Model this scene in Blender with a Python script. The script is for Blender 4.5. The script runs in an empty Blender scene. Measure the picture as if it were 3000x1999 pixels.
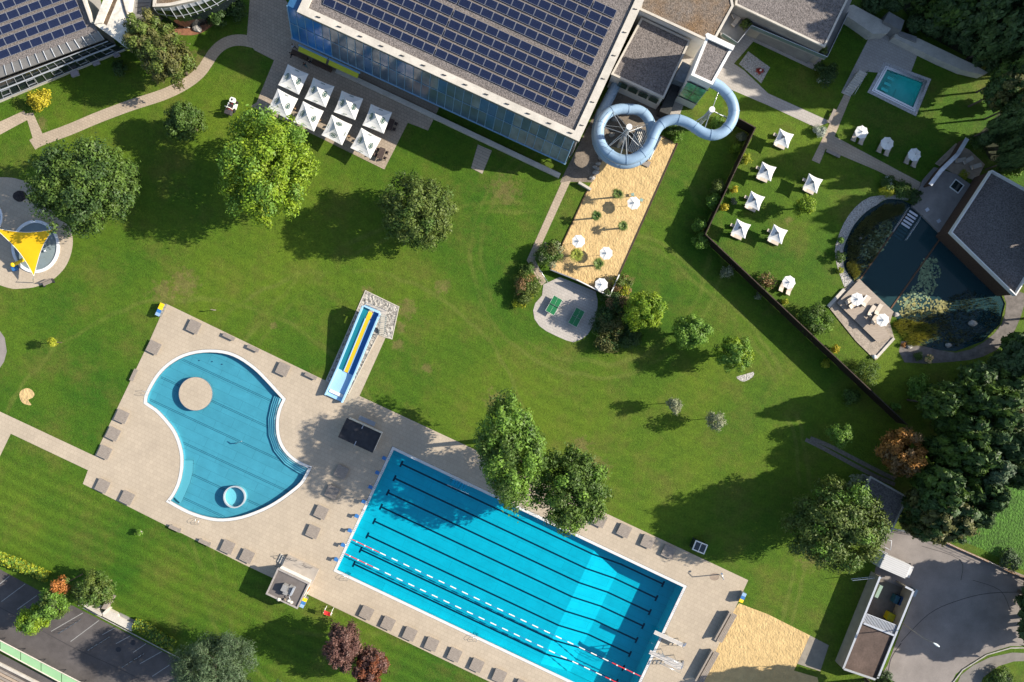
import bpy, bmesh, math, random
import numpy as np
from mathutils import Vector, Matrix
from mathutils.geometry import tessellate_polygon

# ------------------------------------------------------------------ camera, sky, sun, exposure
SC = bpy.context.scene
COL = SC.collection
H = 120.0          # height of the drone above the lawn
S = 18.9           # photo pixels (of 3000 wide) per metre on the ground
CX, CY = 1500.0, 999.5

cam = bpy.data.cameras.new("camera")
cam.sensor_fit = 'HORIZONTAL'
cam.angle = 2 * math.atan((1500.0 / S) / H)
cam.clip_start, cam.clip_end = 1.0, 3000.0
camo = bpy.data.objects.new("camera", cam)
camo.location = (0, 0, H)
camo.rotation_euler = (0, 0, 0)
COL.objects.link(camo)
SC.camera = camo

SUN_EL = math.radians(30.5)
SUN_DIR = Vector((math.cos(SUN_EL) * 0.9955, math.cos(SUN_EL) * 0.095, math.sin(SUN_EL)))
world = bpy.data.worlds.new("World")
SC.world = world
world.use_nodes = True
wn = world.node_tree
for n in list(wn.nodes):
    wn.nodes.remove(n)
wo = wn.nodes.new('ShaderNodeOutputWorld')
wb = wn.nodes.new('ShaderNodeBackground')
ws = wn.nodes.new('ShaderNodeTexSky')
ws.sky_type = 'NISHITA'
ws.sun_disc = False
ws.sun_elevation = SUN_EL
ws.sun_rotation = math.atan2(SUN_DIR.x, SUN_DIR.y)
wb.inputs['Strength'].default_value = 0.11
wn.links.new(ws.outputs[0], wb.inputs['Color'])
wn.links.new(wb.outputs[0], wo.inputs['Surface'])

sl = bpy.data.lights.new("sun", 'SUN')
sl.energy = 5.0
sl.angle = math.radians(0.53)
sl.color = (1.0, 0.92, 0.79)
so = bpy.data.objects.new("sun", sl)
so.rotation_euler = SUN_DIR.to_track_quat('Z', 'Y').to_euler()
so.location = (60, 10, 60)
COL.objects.link(so)

SC.view_settings.view_transform = 'Standard'
SC.view_settings.look = 'None'
SC.view_settings.exposure = 0.95
SC.view_settings.gamma = 1.0
SC.cycles.max_bounces = 8
SC.cycles.transparent_max_bounces = 12
SC.cycles.caustics_reflective = False
SC.cycles.caustics_refractive = False
SC.render.film_transparent = False

rnd = random.Random(7)

# ------------------------------------------------------------------ helpers
def W(px, py, z=0.0):
    """point of the place at height z that stands at this spot of the photograph"""
    k = (1 - z / H) / S
    return Vector(((px - CX) * k, (CY - py) * k, z))

def wp(pts, z=0.0):
    return [W(x, y, z) for x, y in pts]

ROT = -math.atan2(0.422, 0.9065)          # main axis of the pools and the hall

class MB:
    """collects faces of one mesh (several materials allowed)"""
    def __init__(self):
        self.v, self.f, self.m, self.mats, self.sm = [], [], [], [], []
    def mi(self, mat):
        if mat not in self.mats:
            self.mats.append(mat)
        return self.mats.index(mat)
    def face(self, pts, mat, smooth=False):
        b = len(self.v)
        self.v += [tuple(p) for p in pts]
        self.f.append(tuple(range(b, b + len(pts))))
        self.m.append(self.mi(mat)); self.sm.append(smooth)
    def faces(self, verts, faces, mat, smooth=False):
        b = len(self.v)
        self.v += [tuple(p) for p in verts]
        i = self.mi(mat)
        for f in faces:
            self.f.append(tuple(b + k for k in f)); self.m.append(i); self.sm.append(smooth)
    def box(self, c, s, mat, rz=0.0, M=None):
        x, y, z = s[0] / 2, s[1] / 2, s[2] / 2
        vs = [Vector((a * x, b * y, d * z)) for d in (-1, 1) for b in (-1, 1) for a in (-1, 1)]
        R = Matrix.Rotation(rz, 3, 'Z') if M is None else M
        vs = [R @ v + Vector(c) for v in vs]
        self.faces(vs, [(0, 2, 3, 1), (4, 5, 7, 6), (0, 1, 5, 4), (2, 6, 7, 3), (0, 4, 6, 2), (1, 3, 7, 5)], mat)
    def prism(self, poly, z0, z1, mat, top=None, bottom=True):
        p = [Vector((q[0], q[1], 0)) for q in poly]
        if sum(p[i].x * p[i - 1].y - p[i - 1].x * p[i].y for i in range(len(p))) > 0:
            p = p[::-1]
        n = len(p)
        tri = tessellate_polygon([p])
        lo = [(q.x, q.y, z0) for q in p]; hi = [(q.x, q.y, z1) for q in p]
        self.faces(hi, [orient(t, p, True) for t in tri], top or mat)
        if bottom:
            self.faces(lo, [orient(t, p, False) for t in tri], mat)
        self.faces(lo + hi, [(i, (i + 1) % n, n + (i + 1) % n, n + i) for i in range(n)], mat)
    def sheet(self, loops, z, mat):
        ls = [[Vector((q[0], q[1], 0)) for q in l] for l in loops]
        flat = [q for l in ls for q in l]
        tri = tessellate_polygon(ls)
        self.faces([(q.x, q.y, z) for q in flat], [orient(t, flat, True) for t in tri], mat)
    def ring(self, outer, inner, z0, z1, mat):
        """closed band between two loops of equal length, with walls"""
        n = len(outer)
        o0 = [(p[0], p[1], z0) for p in outer]; o1 = [(p[0], p[1], z1) for p in outer]
        i0 = [(p[0], p[1], z0) for p in inner]; i1 = [(p[0], p[1], z1) for p in inner]
        fs = []
        for k in range(n):
            j = (k + 1) % n
            fs += [(n + k, n + j, 3 * n + j, 3 * n + k), (k, j, n + j, n + k), (2 * n + j, 2 * n + k, 3 * n + k, 3 * n + j)]
        self.faces(o0 + o1 + i0 + i1, fs, mat)
    def tube(self, pts, r, mat, seg=8, cap=True, smooth=True):
        pts = [Vector(p) for p in pts]
        n = len(pts)
        rs = r if isinstance(r, (list, tuple)) else [r] * n
        vs, fs = [], []
        t0 = (pts[1] - pts[0]).normalized()
        up = Vector((0, 0, 1)) if abs(t0.z) < 0.9 else Vector((1, 0, 0))
        for i, p in enumerate(pts):
            t = (pts[min(i + 1, n - 1)] - pts[max(i - 1, 0)]).normalized()
            a = up - t * up.dot(t)
            if a.length < 1e-4:
                a = Vector((1, 0, 0)) - t * t.x
            a.normalize(); b = t.cross(a); up = a
            for k in range(seg):
                q = 2 * math.pi * k / seg
                vs.append(p + (a * math.cos(q) + b * math.sin(q)) * rs[i])
        for i in range(n - 1):
            for k in range(seg):
                j = (k + 1) % seg
                fs.append((i * seg + k, i * seg + j, (i + 1) * seg + j, (i + 1) * seg + k))
        self.faces(vs, fs, mat, smooth)
        if cap:
            self.faces(vs[:seg], [tuple(range(seg))[::-1]], mat)
            self.faces(vs[-seg:], [tuple(range(seg))], mat)
    def cyl(self, c, r, z0, z1, mat, seg=16, r1=None, smooth=True):
        self.tube([(c[0], c[1], z0), (c[0], c[1], z1)], [r, r if r1 is None else r1], mat, seg, True, smooth)
    def blob(self, c, rx, ry, rz, mat, seg=10, rings=6, jit=0.0, seed=0, rot=0.0):
        R = random.Random(seed)
        vs, fs = [], []
        for i in range(rings + 1):
            th = math.pi * i / rings
            for k in range(seg):
                ph = 2 * math.pi * k / seg + (0.3 if i % 2 else 0)
                j = 1 + R.uniform(-jit, jit)
                x, y = rx * j * math.sin(th) * math.cos(ph), ry * j * math.sin(th) * math.sin(ph)
                vs.append((c[0] + x * math.cos(rot) - y * math.sin(rot), c[1] + x * math.sin(rot) + y * math.cos(rot), c[2] + rz * j * math.cos(th)))
        for i in range(rings):
            for k in range(seg):
                j = (k + 1) % seg
                fs.append((i * seg + k, (i + 1) * seg + k, (i + 1) * seg + j, i * seg + j))
        self.faces(vs, fs, mat, jit < 0.05)
    def build(self, name, parent=None, world=False, label=None, loc=None):
        me = bpy.data.meshes.new(name)
        v = self.v
        if world and parent is not None:
            inv = parent_matrix(parent).inverted()
            v = [tuple(inv @ Vector(p)) for p in v]
        me.from_pydata(v, [], self.f)
        for m in self.mats:
            me.materials.append(m)
        me.polygons.foreach_set("material_index", self.m)
        me.polygons.foreach_set("use_smooth", self.sm)
        me.update()
        o = bpy.data.objects.new(name, me)
        COL.objects.link(o)
        if parent is not None:
            o.parent = parent
        if loc is not None:
            o.location = loc
        if label:
            o['label'] = label
        return o

def parent_matrix(o):
    m = Matrix.LocRotScale(o.location, o.rotation_euler, o.scale)
    return parent_matrix(o.parent) @ m if o.parent else m

def orient(t, p, up):
    a, b, c = p[t[0]], p[t[1]], p[t[2]]
    ccw = (b.x - a.x) * (c.y - a.y) - (b.y - a.y) * (c.x - a.x) > 0
    return tuple(t) if ccw == up else (t[0], t[2], t[1])

def inset(poly, d):
    """offset a closed outline inwards by d (outwards when negative)"""
    p = [Vector((q[0], q[1])) for q in poly]
    n = len(p)
    area = sum(p[i - 1].x * p[i].y - p[i].x * p[i - 1].y for i in range(n))
    sg = 1 if area > 0 else -1
    out = []
    for i in range(n):
        a, b, c = p[i - 1], p[i], p[(i + 1) % n]
        e1, e2 = (b - a).normalized(), (c - b).normalized()
        n1, n2 = Vector((-e1.y, e1.x)) * sg, Vector((-e2.y, e2.x)) * sg
        m = (n1 + n2)
        m.normalize()
        k = d / max(0.35, m.dot(n1))
        out.append(Vector((b.x + m.x * k, b.y + m.y * k, 0)))
    return out

def smooth_poly(pts, n=4, closed=False):
    """Catmull-Rom through 2D or 3D points"""
    P = [Vector(p) for p in pts]
    N = len(P)
    out = []
    for i in range(N if closed else N - 1):
        g = (lambda k: P[k % N]) if closed else (lambda k: P[max(0, min(N - 1, k))])
        a, b, c, d = g(i - 1), g(i), g(i + 1), g(i + 2)
        for s in range(n):
            t = s / n
            out.append(0.5 * ((2 * b) + (c - a) * t + (2 * a - 5 * b + 4 * c - d) * t * t + (3 * b - a - 3 * c + d) * t ** 3))
    if not closed:
        out.append(P[-1])
    return out

def tag(o, label, cat, group=None):
    o['label'] = label
    o['category'] = cat
    if group:
        o['group'] = group
    return o

def thing(name, label, cat, loc=(0, 0, 0), rz=0.0, group=None):
    o = bpy.data.objects.new(name, None)
    o.empty_display_size = 0.3
    o.location = loc
    o.rotation_euler = (0, 0, rz)
    COL.objects.link(o)
    return tag(o, label, cat, group)

def dup(root, loc, rz=None, label=None, scale=None):
    kids = {}
    for c in bpy.data.objects:
        if c.parent:
            kids.setdefault(c.parent.name, []).append(c)
    def cp(o, par):
        n = o.copy()
        COL.objects.link(n)
        n.parent = par
        for c in kids.get(o.name, []):
            cp(c, n)
        return n
    r = cp(root, None)
    r.location = loc
    if rz is not None:
        r.rotation_euler = (0, 0, rz)
    if scale is not None:
        r.scale = (scale, scale, scale)
    if label:
        r['label'] = label
    return r

def struct(name, mb, label=None):
    o = mb.build(name)
    o['kind'] = 'structure'
    if label:
        o['label'] = label
    return o

def sheet(name, px, z, mat, holes=(), world_pts=False):
    mb = MB()
    outer = px if world_pts else wp(px)
    mb.sheet([outer] + [list(h) for h in holes], z, mat)
    return struct(name, mb)

# ------------------------------------------------------------------ materials
def lin(r, g, b):
    f = lambda c: (c / 255 / 12.92) if c <= 10 else ((c / 255 + 0.055) / 1.055) ** 2.4
    return (f(r), f(g), f(b))

def mat(name, col, rough=0.7, metal=0.0, spec=0.35, nscale=None, namt=0.2, bump=None, col2=None, n2scale=None, n2amt=0.0, rot=0.0, stretch=(1, 1, 1), wavy=None):
    m = bpy.data.materials.new(name)
    m.use_nodes = True
    nt = m.node_tree
    b = nt.nodes['Principled BSDF']
    b.inputs['Base Color'].default_value = (*col, 1)
    b.inputs['Roughness'].default_value = rough
    b.inputs['Metallic'].default_value = metal
    b.inputs['Specular IOR Level'].default_value = spec
    if nscale or bump or wavy:
        tc = nt.nodes.new('ShaderNodeTexCoord')
        mp = nt.nodes.new('ShaderNodeMapping')
        mp.inputs['Rotation'].default_value = (0, 0, rot)
        mp.inputs['Scale'].default_value = stretch
        nt.links.new(tc.outputs['Object'], mp.inputs['Vector'])
    cur = None
    if nscale:
        n = nt.nodes.new('ShaderNodeTexNoise')
        n.inputs['Scale'].default_value = nscale
        n.inputs['Detail'].default_value = 6
        n.inputs['Roughness'].default_value = 0.65
        nt.links.new(mp.outputs[0], n.inputs['Vector'])
        r = nt.nodes.new('ShaderNodeValToRGB')
        r.color_ramp.elements[0].position = 0.32
        r.color_ramp.elements[1].position = 0.68
        c1 = col if col2 is not None else tuple(c * (1 - namt) for c in col)
        c2 = col2 if col2 is not None else tuple(min(1, c * (1 + namt)) for c in col)
        r.color_ramp.elements[0].color = (*c1, 1)
        r.color_ramp.elements[1].color = (*c2, 1)
        nt.links.new(n.outputs['Fac'], r.inputs['Fac'])
        cur = r.outputs['Color']
        if n2scale:
            n2 = nt.nodes.new('ShaderNodeTexNoise')
            n2.inputs['Scale'].default_value = n2scale
            n2.inputs['Detail'].default_value = 4
            nt.links.new(mp.outputs[0], n2.inputs['Vector'])
            mr = nt.nodes.new('ShaderNodeMapRange')
            mr.inputs['From Min'].default_value = 0.3
            mr.inputs['From Max'].default_value = 0.7
            mr.inputs['To Min'].default_value = 1 - n2amt
            mr.inputs['To Max'].default_value = 1 + n2amt
            nt.links.new(n2.outputs['Fac'], mr.inputs['Value'])
            mx = nt.nodes.new('ShaderNodeVectorMath')
            mx.operation = 'SCALE'
            nt.links.new(cur, mx.inputs[0])
            nt.links.new(mr.outputs[0], mx.inputs['Scale'])
            cur = mx.outputs[0]
        nt.links.new(cur, b.inputs['Base Color'])
    if bump:
        nb = nt.nodes.new('ShaderNodeTexNoise')
        nb.inputs['Scale'].default_value = bump[0]
        nb.inputs['Detail'].default_value = 5
        nt.links.new(mp.outputs[0], nb.inputs['Vector'])
        bp = nt.nodes.new('ShaderNodeBump')
        bp.inputs['Strength'].default_value = 1.0
        bp.inputs['Distance'].default_value = bump[1]
        nt.links.new(nb.outputs['Fac'], bp.inputs['Height'])
        nt.links.new(bp.outputs[0], b.inputs['Normal'])
    return m

def N(nt, typ, **kw):
    n = nt.nodes.new(typ)
    for k, v in kw.items():
        if k in n.inputs:
            n.inputs[k].default_value = v
        else:
            setattr(n, k, v)
    return n

def paving_mat(name, col, grout, bw, bh, rot, var=0.06, big=0.12, squash=0.5):
    m = bpy.data.materials.new(name)
    m.use_nodes = True
    nt = m.node_tree
    b = nt.nodes['Principled BSDF']
    b.inputs['Roughness'].default_value = 0.85
    b.inputs['Specular IOR Level'].default_value = 0.2
    tc = N(nt, 'ShaderNodeTexCoord')
    mp = N(nt, 'ShaderNodeMapping')
    mp.inputs['Rotation'].default_value = (0, 0, -rot)
    nt.links.new(tc.outputs['Object'], mp.inputs['Vector'])
    br = N(nt, 'ShaderNodeTexBrick')
    br.inputs['Scale'].default_value = 1.0
    br.inputs['Brick Width'].default_value = bw
    br.inputs['Row Height'].default_value = bh
    br.inputs['Mortar Size'].default_value = 0.022
    br.inputs['Mortar Smooth'].default_value = 0.3
    br.inputs['Bias'].default_value = 0.0
    br.offset = squash
    br.inputs['Color1'].default_value = (*[c * (1 - var) for c in col], 1)
    br.inputs['Color2'].default_value = (*[c * (1 + var) for c in col], 1)
    br.inputs['Mortar'].default_value = (*grout, 1)
    nt.links.new(mp.outputs[0], br.inputs['Vector'])
    n1 = N(nt, 'ShaderNodeTexNoise', Scale=0.22, Detail=7.0, Roughness=0.7)
    nt.links.new(tc.outputs['Object'], n1.inputs['Vector'])
    mr = N(nt, 'ShaderNodeMapRange')
    mr.inputs['From Min'].default_value = 0.3; mr.inputs['From Max'].default_value = 0.7
    mr.inputs['To Min'].default_value = 1 - big; mr.inputs['To Max'].default_value = 1 + big
    nt.links.new(n1.outputs['Fac'], mr.inputs['Value'])
    sc = N(nt, 'ShaderNodeVectorMath', operation='SCALE')
    nt.links.new(br.outputs['Color'], sc.inputs[0])
    nt.links.new(mr.outputs[0], sc.inputs['Scale'])
    nt.links.new(sc.outputs[0], b.inputs['Base Color'])
    return m

def water_mat(name, tint, rough=0.03, ripple=0.02, rscale=1.4, body=None):
    """clear tinted water: light passes through, the surface reflects by Fresnel"""
    m = bpy.data.materials.new(name)
    m.use_nodes = True
    nt = m.node_tree
    for n in list(nt.nodes):
        nt.nodes.remove(n)
    out = N(nt, 'ShaderNodeOutputMaterial')
    tr = N(nt, 'ShaderNodeBsdfTransparent')
    tr.inputs['Color'].default_value = (*tint, 1)
    gl = N(nt, 'ShaderNodeBsdfGlossy')
    gl.inputs['Roughness'].default_value = rough
    gl.inputs['Color'].default_value = (1, 1, 1, 1)
    ge = N(nt, 'ShaderNodeNewGeometry')
    dt = N(nt, 'ShaderNodeVectorMath', operation='DOT_PRODUCT')
    nt.links.new(ge.outputs['Incoming'], dt.inputs[0])
    nt.links.new(ge.outputs['Normal'], dt.inputs[1])
    ab = N(nt, 'ShaderNodeMath', operation='ABSOLUTE')
    nt.links.new(dt.outputs['Value'], ab.inputs[0])
    su = N(nt, 'ShaderNodeMath', operation='SUBTRACT')
    su.inputs[0].default_value = 1.0
    nt.links.new(ab.outputs[0], su.inputs[1])
    po = N(nt, 'ShaderNodeMath', operation='POWER')
    nt.links.new(su.outputs[0], po.inputs[0])
    po.inputs[1].default_value = 5.0
    fr = N(nt, 'ShaderNodeMath', operation='MULTIPLY_ADD')
    nt.links.new(po.outputs[0], fr.inputs[0])
    fr.inputs[1].default_value = 0.98
    fr.inputs[2].default_value = 0.02
    mx = N(nt, 'ShaderNodeMixShader')
    tc = N(nt, 'ShaderNodeTexCoord')
    nz = N(nt, 'ShaderNodeTexNoise', Scale=rscale, Detail=3.0)
    bp = N(nt, 'ShaderNodeBump')
    bp.inputs['Distance'].default_value = ripple
    nt.links.new(tc.outputs['Object'], nz.inputs['Vector'])
    nt.links.new(nz.outputs['Fac'], bp.inputs['Height'])
    nt.links.new(bp.outputs[0], gl.inputs['Normal'])
    nt.links.new(fr.outputs[0], mx.inputs[0])
    nt.links.new(tr.outputs[0], mx.inputs[1])
    nt.links.new(gl.outputs[0], mx.inputs[2])
    last = mx.outputs[0]
    if body:
        df = N(nt, 'ShaderNodeBsdfDiffuse')
        df.inputs['Color'].default_value = (*body[0], 1)
        m2 = N(nt, 'ShaderNodeMixShader')
        m2.inputs[0].default_value = body[1]
        nt.links.new(last, m2.inputs[1])
        nt.links.new(df.outputs[0], m2.inputs[2])
        last = m2.outputs[0]
    nt.links.new(last, out.inputs['Surface'])
    return m

def leaf_mat(name, col, col2=None, var=0.35, clump=0.5, trans=0.27, gain=1.65):
    col = tuple(min(.8, c * gain) for c in col)
    col2 = tuple(min(.8, c * gain) for c in col2) if col2 else None
    m = bpy.data.materials.new(name)
    m.use_nodes = True
    nt = m.node_tree
    for n in list(nt.nodes):
        nt.nodes.remove(n)
    out = N(nt, 'ShaderNodeOutputMaterial')
    geo = N(nt, 'ShaderNodeNewGeometry')
    tc = N(nt, 'ShaderNodeTexCoord')
    nz = N(nt, 'ShaderNodeTexNoise', Scale=0.55, Detail=4.0)
    nt.links.new(tc.outputs['Object'], nz.inputs['Vector'])
    mixc = N(nt, 'ShaderNodeMix', data_type='RGBA')
    c2 = col2 or tuple(min(1, c * k) for c, k in zip(col, (1.5, 1.3, 1.1)))
    mixc.inputs[6].default_value = (*col, 1)
    mixc.inputs[7].default_value = (*c2, 1)
    mr0 = N(nt, 'ShaderNodeMapRange')
    mr0.inputs['From Min'].default_value = 0.5 - clump * 0.4
    mr0.inputs['From Max'].default_value = 0.5 + clump * 0.4
    nt.links.new(nz.outputs['Fac'], mr0.inputs['Value'])
    nt.links.new(mr0.outputs[0], mixc.inputs[0])
    mr = N(nt, 'ShaderNodeMapRange')
    mr.inputs['To Min'].default_value = 1 - var
    mr.inputs['To Max'].default_value = 1 + var
    nt.links.new(geo.outputs['Random Per Island'], mr.inputs['Value'])
    sc = N(nt, 'ShaderNodeVectorMath', operation='SCALE')
    nt.links.new(mixc.outputs[2], sc.inputs[0])
    nt.links.new(mr.outputs[0], sc.inputs['Scale'])
    df = N(nt, 'ShaderNodeBsdfPrincipled')
    df.inputs['Roughness'].default_value = 0.55
    df.inputs['Specular IOR Level'].default_value = 0.3
    tl = N(nt, 'ShaderNodeBsdfTranslucent')
    nt.links.new(sc.outputs[0], df.inputs['Base Color'])
    nt.links.new(sc.outputs[0], tl.inputs['Color'])
    mx = N(nt, 'ShaderNodeMixShader')
    mx.inputs[0].default_value = trans
    nt.links.new(df.outputs[0], mx.inputs[1])
    nt.links.new(tl.outputs[0], mx.inputs[2])
    nt.links.new(mx.outputs[0], out.inputs['Surface'])
    return m

def lawn_mat():
    m = bpy.data.materials.new("lawn_grass")
    m.use_nodes = True
    nt = m.node_tree
    L = nt.links.new
    b = nt.nodes['Principled BSDF']
    b.inputs['Roughness'].default_value = 0.8
    b.inputs['Specular IOR Level'].default_value = 0.15
    tc = N(nt, 'ShaderNodeTexCoord')
    P = tc.outputs['Object']
    def noise(scale, detail=5.0, rough=0.6, vec=P):
        n = N(nt, 'ShaderNodeTexNoise', Scale=scale, Detail=detail, Roughness=rough)
        L(vec, n.inputs['Vector'])
        return n.outputs['Fac']
    def rng(v, a, b_, c, d, smooth=False):
        r = N(nt, 'ShaderNodeMapRange')
        if smooth:
            r.interpolation_type = 'SMOOTHSTEP'
        r.inputs['From Min'].default_value = a; r.inputs['From Max'].default_value = b_
        r.inputs['To Min'].default_value = c; r.inputs['To Max'].default_value = d
        L(v, r.inputs['Value'])
        return r.outputs[0]
    def mixc(f, a, b_):
        x = N(nt, 'ShaderNodeMix', data_type='RGBA')
        L(f, x.inputs[0])
        for i, c in ((6, a), (7, b_)):
            if isinstance(c, tuple):
                x.inputs[i].default_value = (*c, 1)
            else:
                L(c, x.inputs[i])
        return x.outputs[2]
    def math_(op, a, b_=None):
        x = N(nt, 'ShaderNodeMath', operation=op)
        for i, c in enumerate((a, b_)):
            if c is None:
                continue
            if isinstance(c, (int, float)):
                x.inputs[i].default_value = c
            else:
                L(c, x.inputs[i])
        return x.outputs[0]
    c = mixc(rng(noise(0.024, 7, 0.68), 0.36, 0.66, 0, 1), (0.026, 0.084, 0.005), (0.094, 0.142, 0.010))
    c = mixc(rng(noise(0.16, 6, 0.7), 0.48, 0.72, 0, 0.65), c, (0.110, 0.104, 0.022))
    c = mixc(rng(noise(0.75, 5, 0.7), 0.56, 0.78, 0, 0.55), c, (0.034, 0.086, 0.007))
    # worn bare spots beside the wide slide, terraces and benches
    for (px, py, r) in ((1190, 905, 2.0), (1165, 1010, 1.3), (1175, 960, 1.2), (1075, 850, 1.1), (1450, 1175, 2.2), (1750, 1370, 2.6), (1700, 1310, 2.2),
                        (540, 830, 3.0), (480, 860, 2.6), (120, 360, 1.4), (2380, 1640, 2.4), (2440, 1600, 2.0), (800, 955, 0.8), (1300, 840, 1.6), (1250, 1080, 1.0), (1480, 560, 3.0), (2310, 645, .9),
                        (590, 180, 2.2), (560, 215, 1.6), (1850, 820, .8)):
        w = W(px, py)
        d = N(nt, 'ShaderNodeVectorMath', operation='DISTANCE')
        L(P, d.inputs[0]); d.inputs[1].default_value = w
        dd = math_('ADD', d.outputs['Value'], math_('MULTIPLY', math_('SUBTRACT', noise(0.9, 5, 0.7), 0.5), r * 3.2))
        c = mixc(rng(dd, r, r * 0.15, 0, 0.6, True), c, (0.15, 0.115, 0.045))
    # mowing stripes on the lawn below the pools and faint ones elsewhere
    sep = N(nt, 'ShaderNodeSeparateXYZ')
    vr = N(nt, 'ShaderNodeVectorRotate', rotation_type='Z_AXIS')
    vr.inputs['Angle'].default_value = -ROT
    L(P, vr.inputs['Vector'])
    L(vr.outputs[0], sep.inputs[0])
    pv = W(405, 1499)
    v0 = pv.x * math.sin(-ROT) + pv.y * math.cos(-ROT)
    jit = math_('MULTIPLY', noise(0.05, 3), 2.4)
    y = math_('ADD', sep.outputs['Y'], jit)
    wv = math_('SINE', math_('MULTIPLY', y, 3.3))
    mask = rng(sep.outputs['Y'], v0 + 0.2, v0 - 0.6, 0.04, 0.11)
    stripe = math_('ADD', 1.0, math_('MULTIPLY', wv, mask))
    arcs = N(nt, 'ShaderNodeVectorMath', operation='DISTANCE')
    L(P, arcs.inputs[0]); arcs.inputs[1].default_value = W(1790, 730)
    wv2 = math_('SINE', math_('MULTIPLY', math_('ADD', arcs.outputs['Value'], math_('MULTIPLY', noise(0.04, 3), 9.0)), 2.6))
    mask2 = rng(sep.outputs['Y'], v0 + 6, v0 + 12, 0.0, 0.03)
    stripe = math_('ADD', stripe, math_('MULTIPLY', wv2, mask2))
    for (px, py, rr) in ((1745, 735, 17.6), (1748, 740, 19.4), (1480, 1490, 46.0), (1472, 1500, 48.0), (560, 1480, 32.0), (1010, 1330, 28.5)):
        dv = N(nt, 'ShaderNodeVectorMath', operation='DISTANCE')
        L(P, dv.inputs[0]); dv.inputs[1].default_value = W(px, py)
        dd = math_('ABSOLUTE', math_('SUBTRACT', math_('ADD', dv.outputs['Value'], math_('MULTIPLY', noise(0.12, 2), 3.0)), rr + 1.5))
        c = mixc(math_('MULTIPLY', rng(dd, 0.1, 0.55, 0.55, 0, True), rng(noise(0.09, 3), 0.40, 0.56, 0, 1)), c, (0.110, 0.135, 0.024))
    fine = rng(noise(3.2, 3, 0.8), 0.25, 0.75, 0.62, 1.38)
    mid = rng(noise(1.1, 4, 0.7), 0.3, 0.7, 0.86, 1.14)
    k = math_('MULTIPLY', math_('MULTIPLY', fine, mid), stripe)
    sc = N(nt, 'ShaderNodeVectorMath', operation='SCALE')
    L(c, sc.inputs[0]); L(k, sc.inputs['Scale'])
    L(sc.outputs[0], b.inputs['Base Color'])
    bp = N(nt, 'ShaderNodeBump')
    bp.inputs['Distance'].default_value = 0.12
    L(noise(4.0, 4, 0.8), bp.inputs['Height'])
    L(bp.outputs[0], b.inputs['Normal'])
    return m

def sand_mat(name, col, d=0.12):
    m = bpy.data.materials.new(name)
    m.use_nodes = True
    nt = m.node_tree
    L = nt.links.new
    b = nt.nodes['Principled BSDF']
    b.inputs['Roughness'].default_value = 0.9
    b.inputs['Specular IOR Level'].default_value = 0.1
    tc = N(nt, 'ShaderNodeTexCoord')
    n0 = N(nt, 'ShaderNodeTexNoise', Scale=0.8, Detail=5.0)
    L(tc.outputs['Object'], n0.inputs['Vector'])
    r = N(nt, 'ShaderNodeValToRGB')
    r.color_ramp.elements[0].position = 0.3; r.color_ramp.elements[1].position = 0.7
    r.color_ramp.elements[0].color = (*[c * 0.85 for c in col], 1)
    r.color_ramp.elements[1].color = (*[c * 1.12 for c in col], 1)
    L(n0.outputs['Fac'], r.inputs['Fac'])
    L(r.outputs[0], b.inputs['Base Color'])
    mp = N(nt, 'ShaderNodeMapping')
    mp.inputs['Scale'].default_value = (1.0, 0.75, 1)
    mp.inputs['Rotation'].default_value = (0, 0, -0.5)
    L(tc.outputs['Object'], mp.inputs['Vector'])
    nz = N(nt, 'ShaderNodeTexNoise', Scale=3.6, Detail=4.0, Distortion=0.35)
    L(mp.outputs[0], nz.inputs['Vector'])
    bp = N(nt, 'ShaderNodeBump')
    bp.inputs['Distance'].default_value = d
    nb = N(nt, 'ShaderNodeTexNoise', Scale=0.9, Detail=3.0)
    L(tc.outputs['Object'], nb.inputs['Vector'])
    vo = N(nt, 'ShaderNodeTexVoronoi', Scale=2.2)
    L(tc.outputs['Object'], vo.inputs['Vector'])
    a1 = N(nt, 'ShaderNodeMath', operation='MULTIPLY_ADD')
    L(nb.outputs['Fac'], a1.inputs[0]); a1.inputs[1].default_value = 1.0; L(nz.outputs['Fac'], a1.inputs[2])
    a2 = N(nt, 'ShaderNodeMath', operation='MULTIPLY_ADD')
    L(vo.outputs['Distance'], a2.inputs[0]); a2.inputs[1].default_value = 0.3; L(a1.outputs[0], a2.inputs[2])
    L(a2.outputs[0], bp.inputs['Height'])
    L(bp.outputs[0], b.inputs['Normal'])
    return m

def wood_mat(name, c1, c2, rot=0.0, scale=3.0, rough=0.75):
    return mat(name, c1, rough, nscale=scale, col2=c2, stretch=(1, 7, 1), rot=rot, spec=0.2)

def cells_mat():
    m = bpy.data.materials.new("solar_cells")
    m.use_nodes = True
    nt = m.node_tree
    L = nt.links.new
    b = nt.nodes['Principled BSDF']
    b.inputs['Roughness'].default_value = 0.22
    b.inputs['Specular IOR Level'].default_value = 0.5
    tc = N(nt, 'ShaderNodeTexCoord')
    br = N(nt, 'ShaderNodeTexBrick')
    br.offset = 0.0
    br.inputs['Scale'].default_value = 1.0
    br.inputs['Brick Width'].default_value = 0.158
    br.inputs['Row Height'].default_value = 0.158
    br.inputs['Mortar Size'].default_value = 0.01
    br.inputs['Color1'].default_value = (0.007, 0.011, 0.034, 1)
    br.inputs['Color2'].default_value = (0.009, 0.014, 0.042, 1)
    br.inputs['Mortar'].default_value = (0.03, 0.04, 0.08, 1)
    L(tc.outputs['Object'], br.inputs['Vector'])
    L(br.outputs['Color'], b.inputs['Base Color'])
    return m

def glass_mat(name, col, rough=0.06, metal=0.6):
    return mat(name, col, rough, metal, 0.6, nscale=0.6, namt=0.25)

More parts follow.
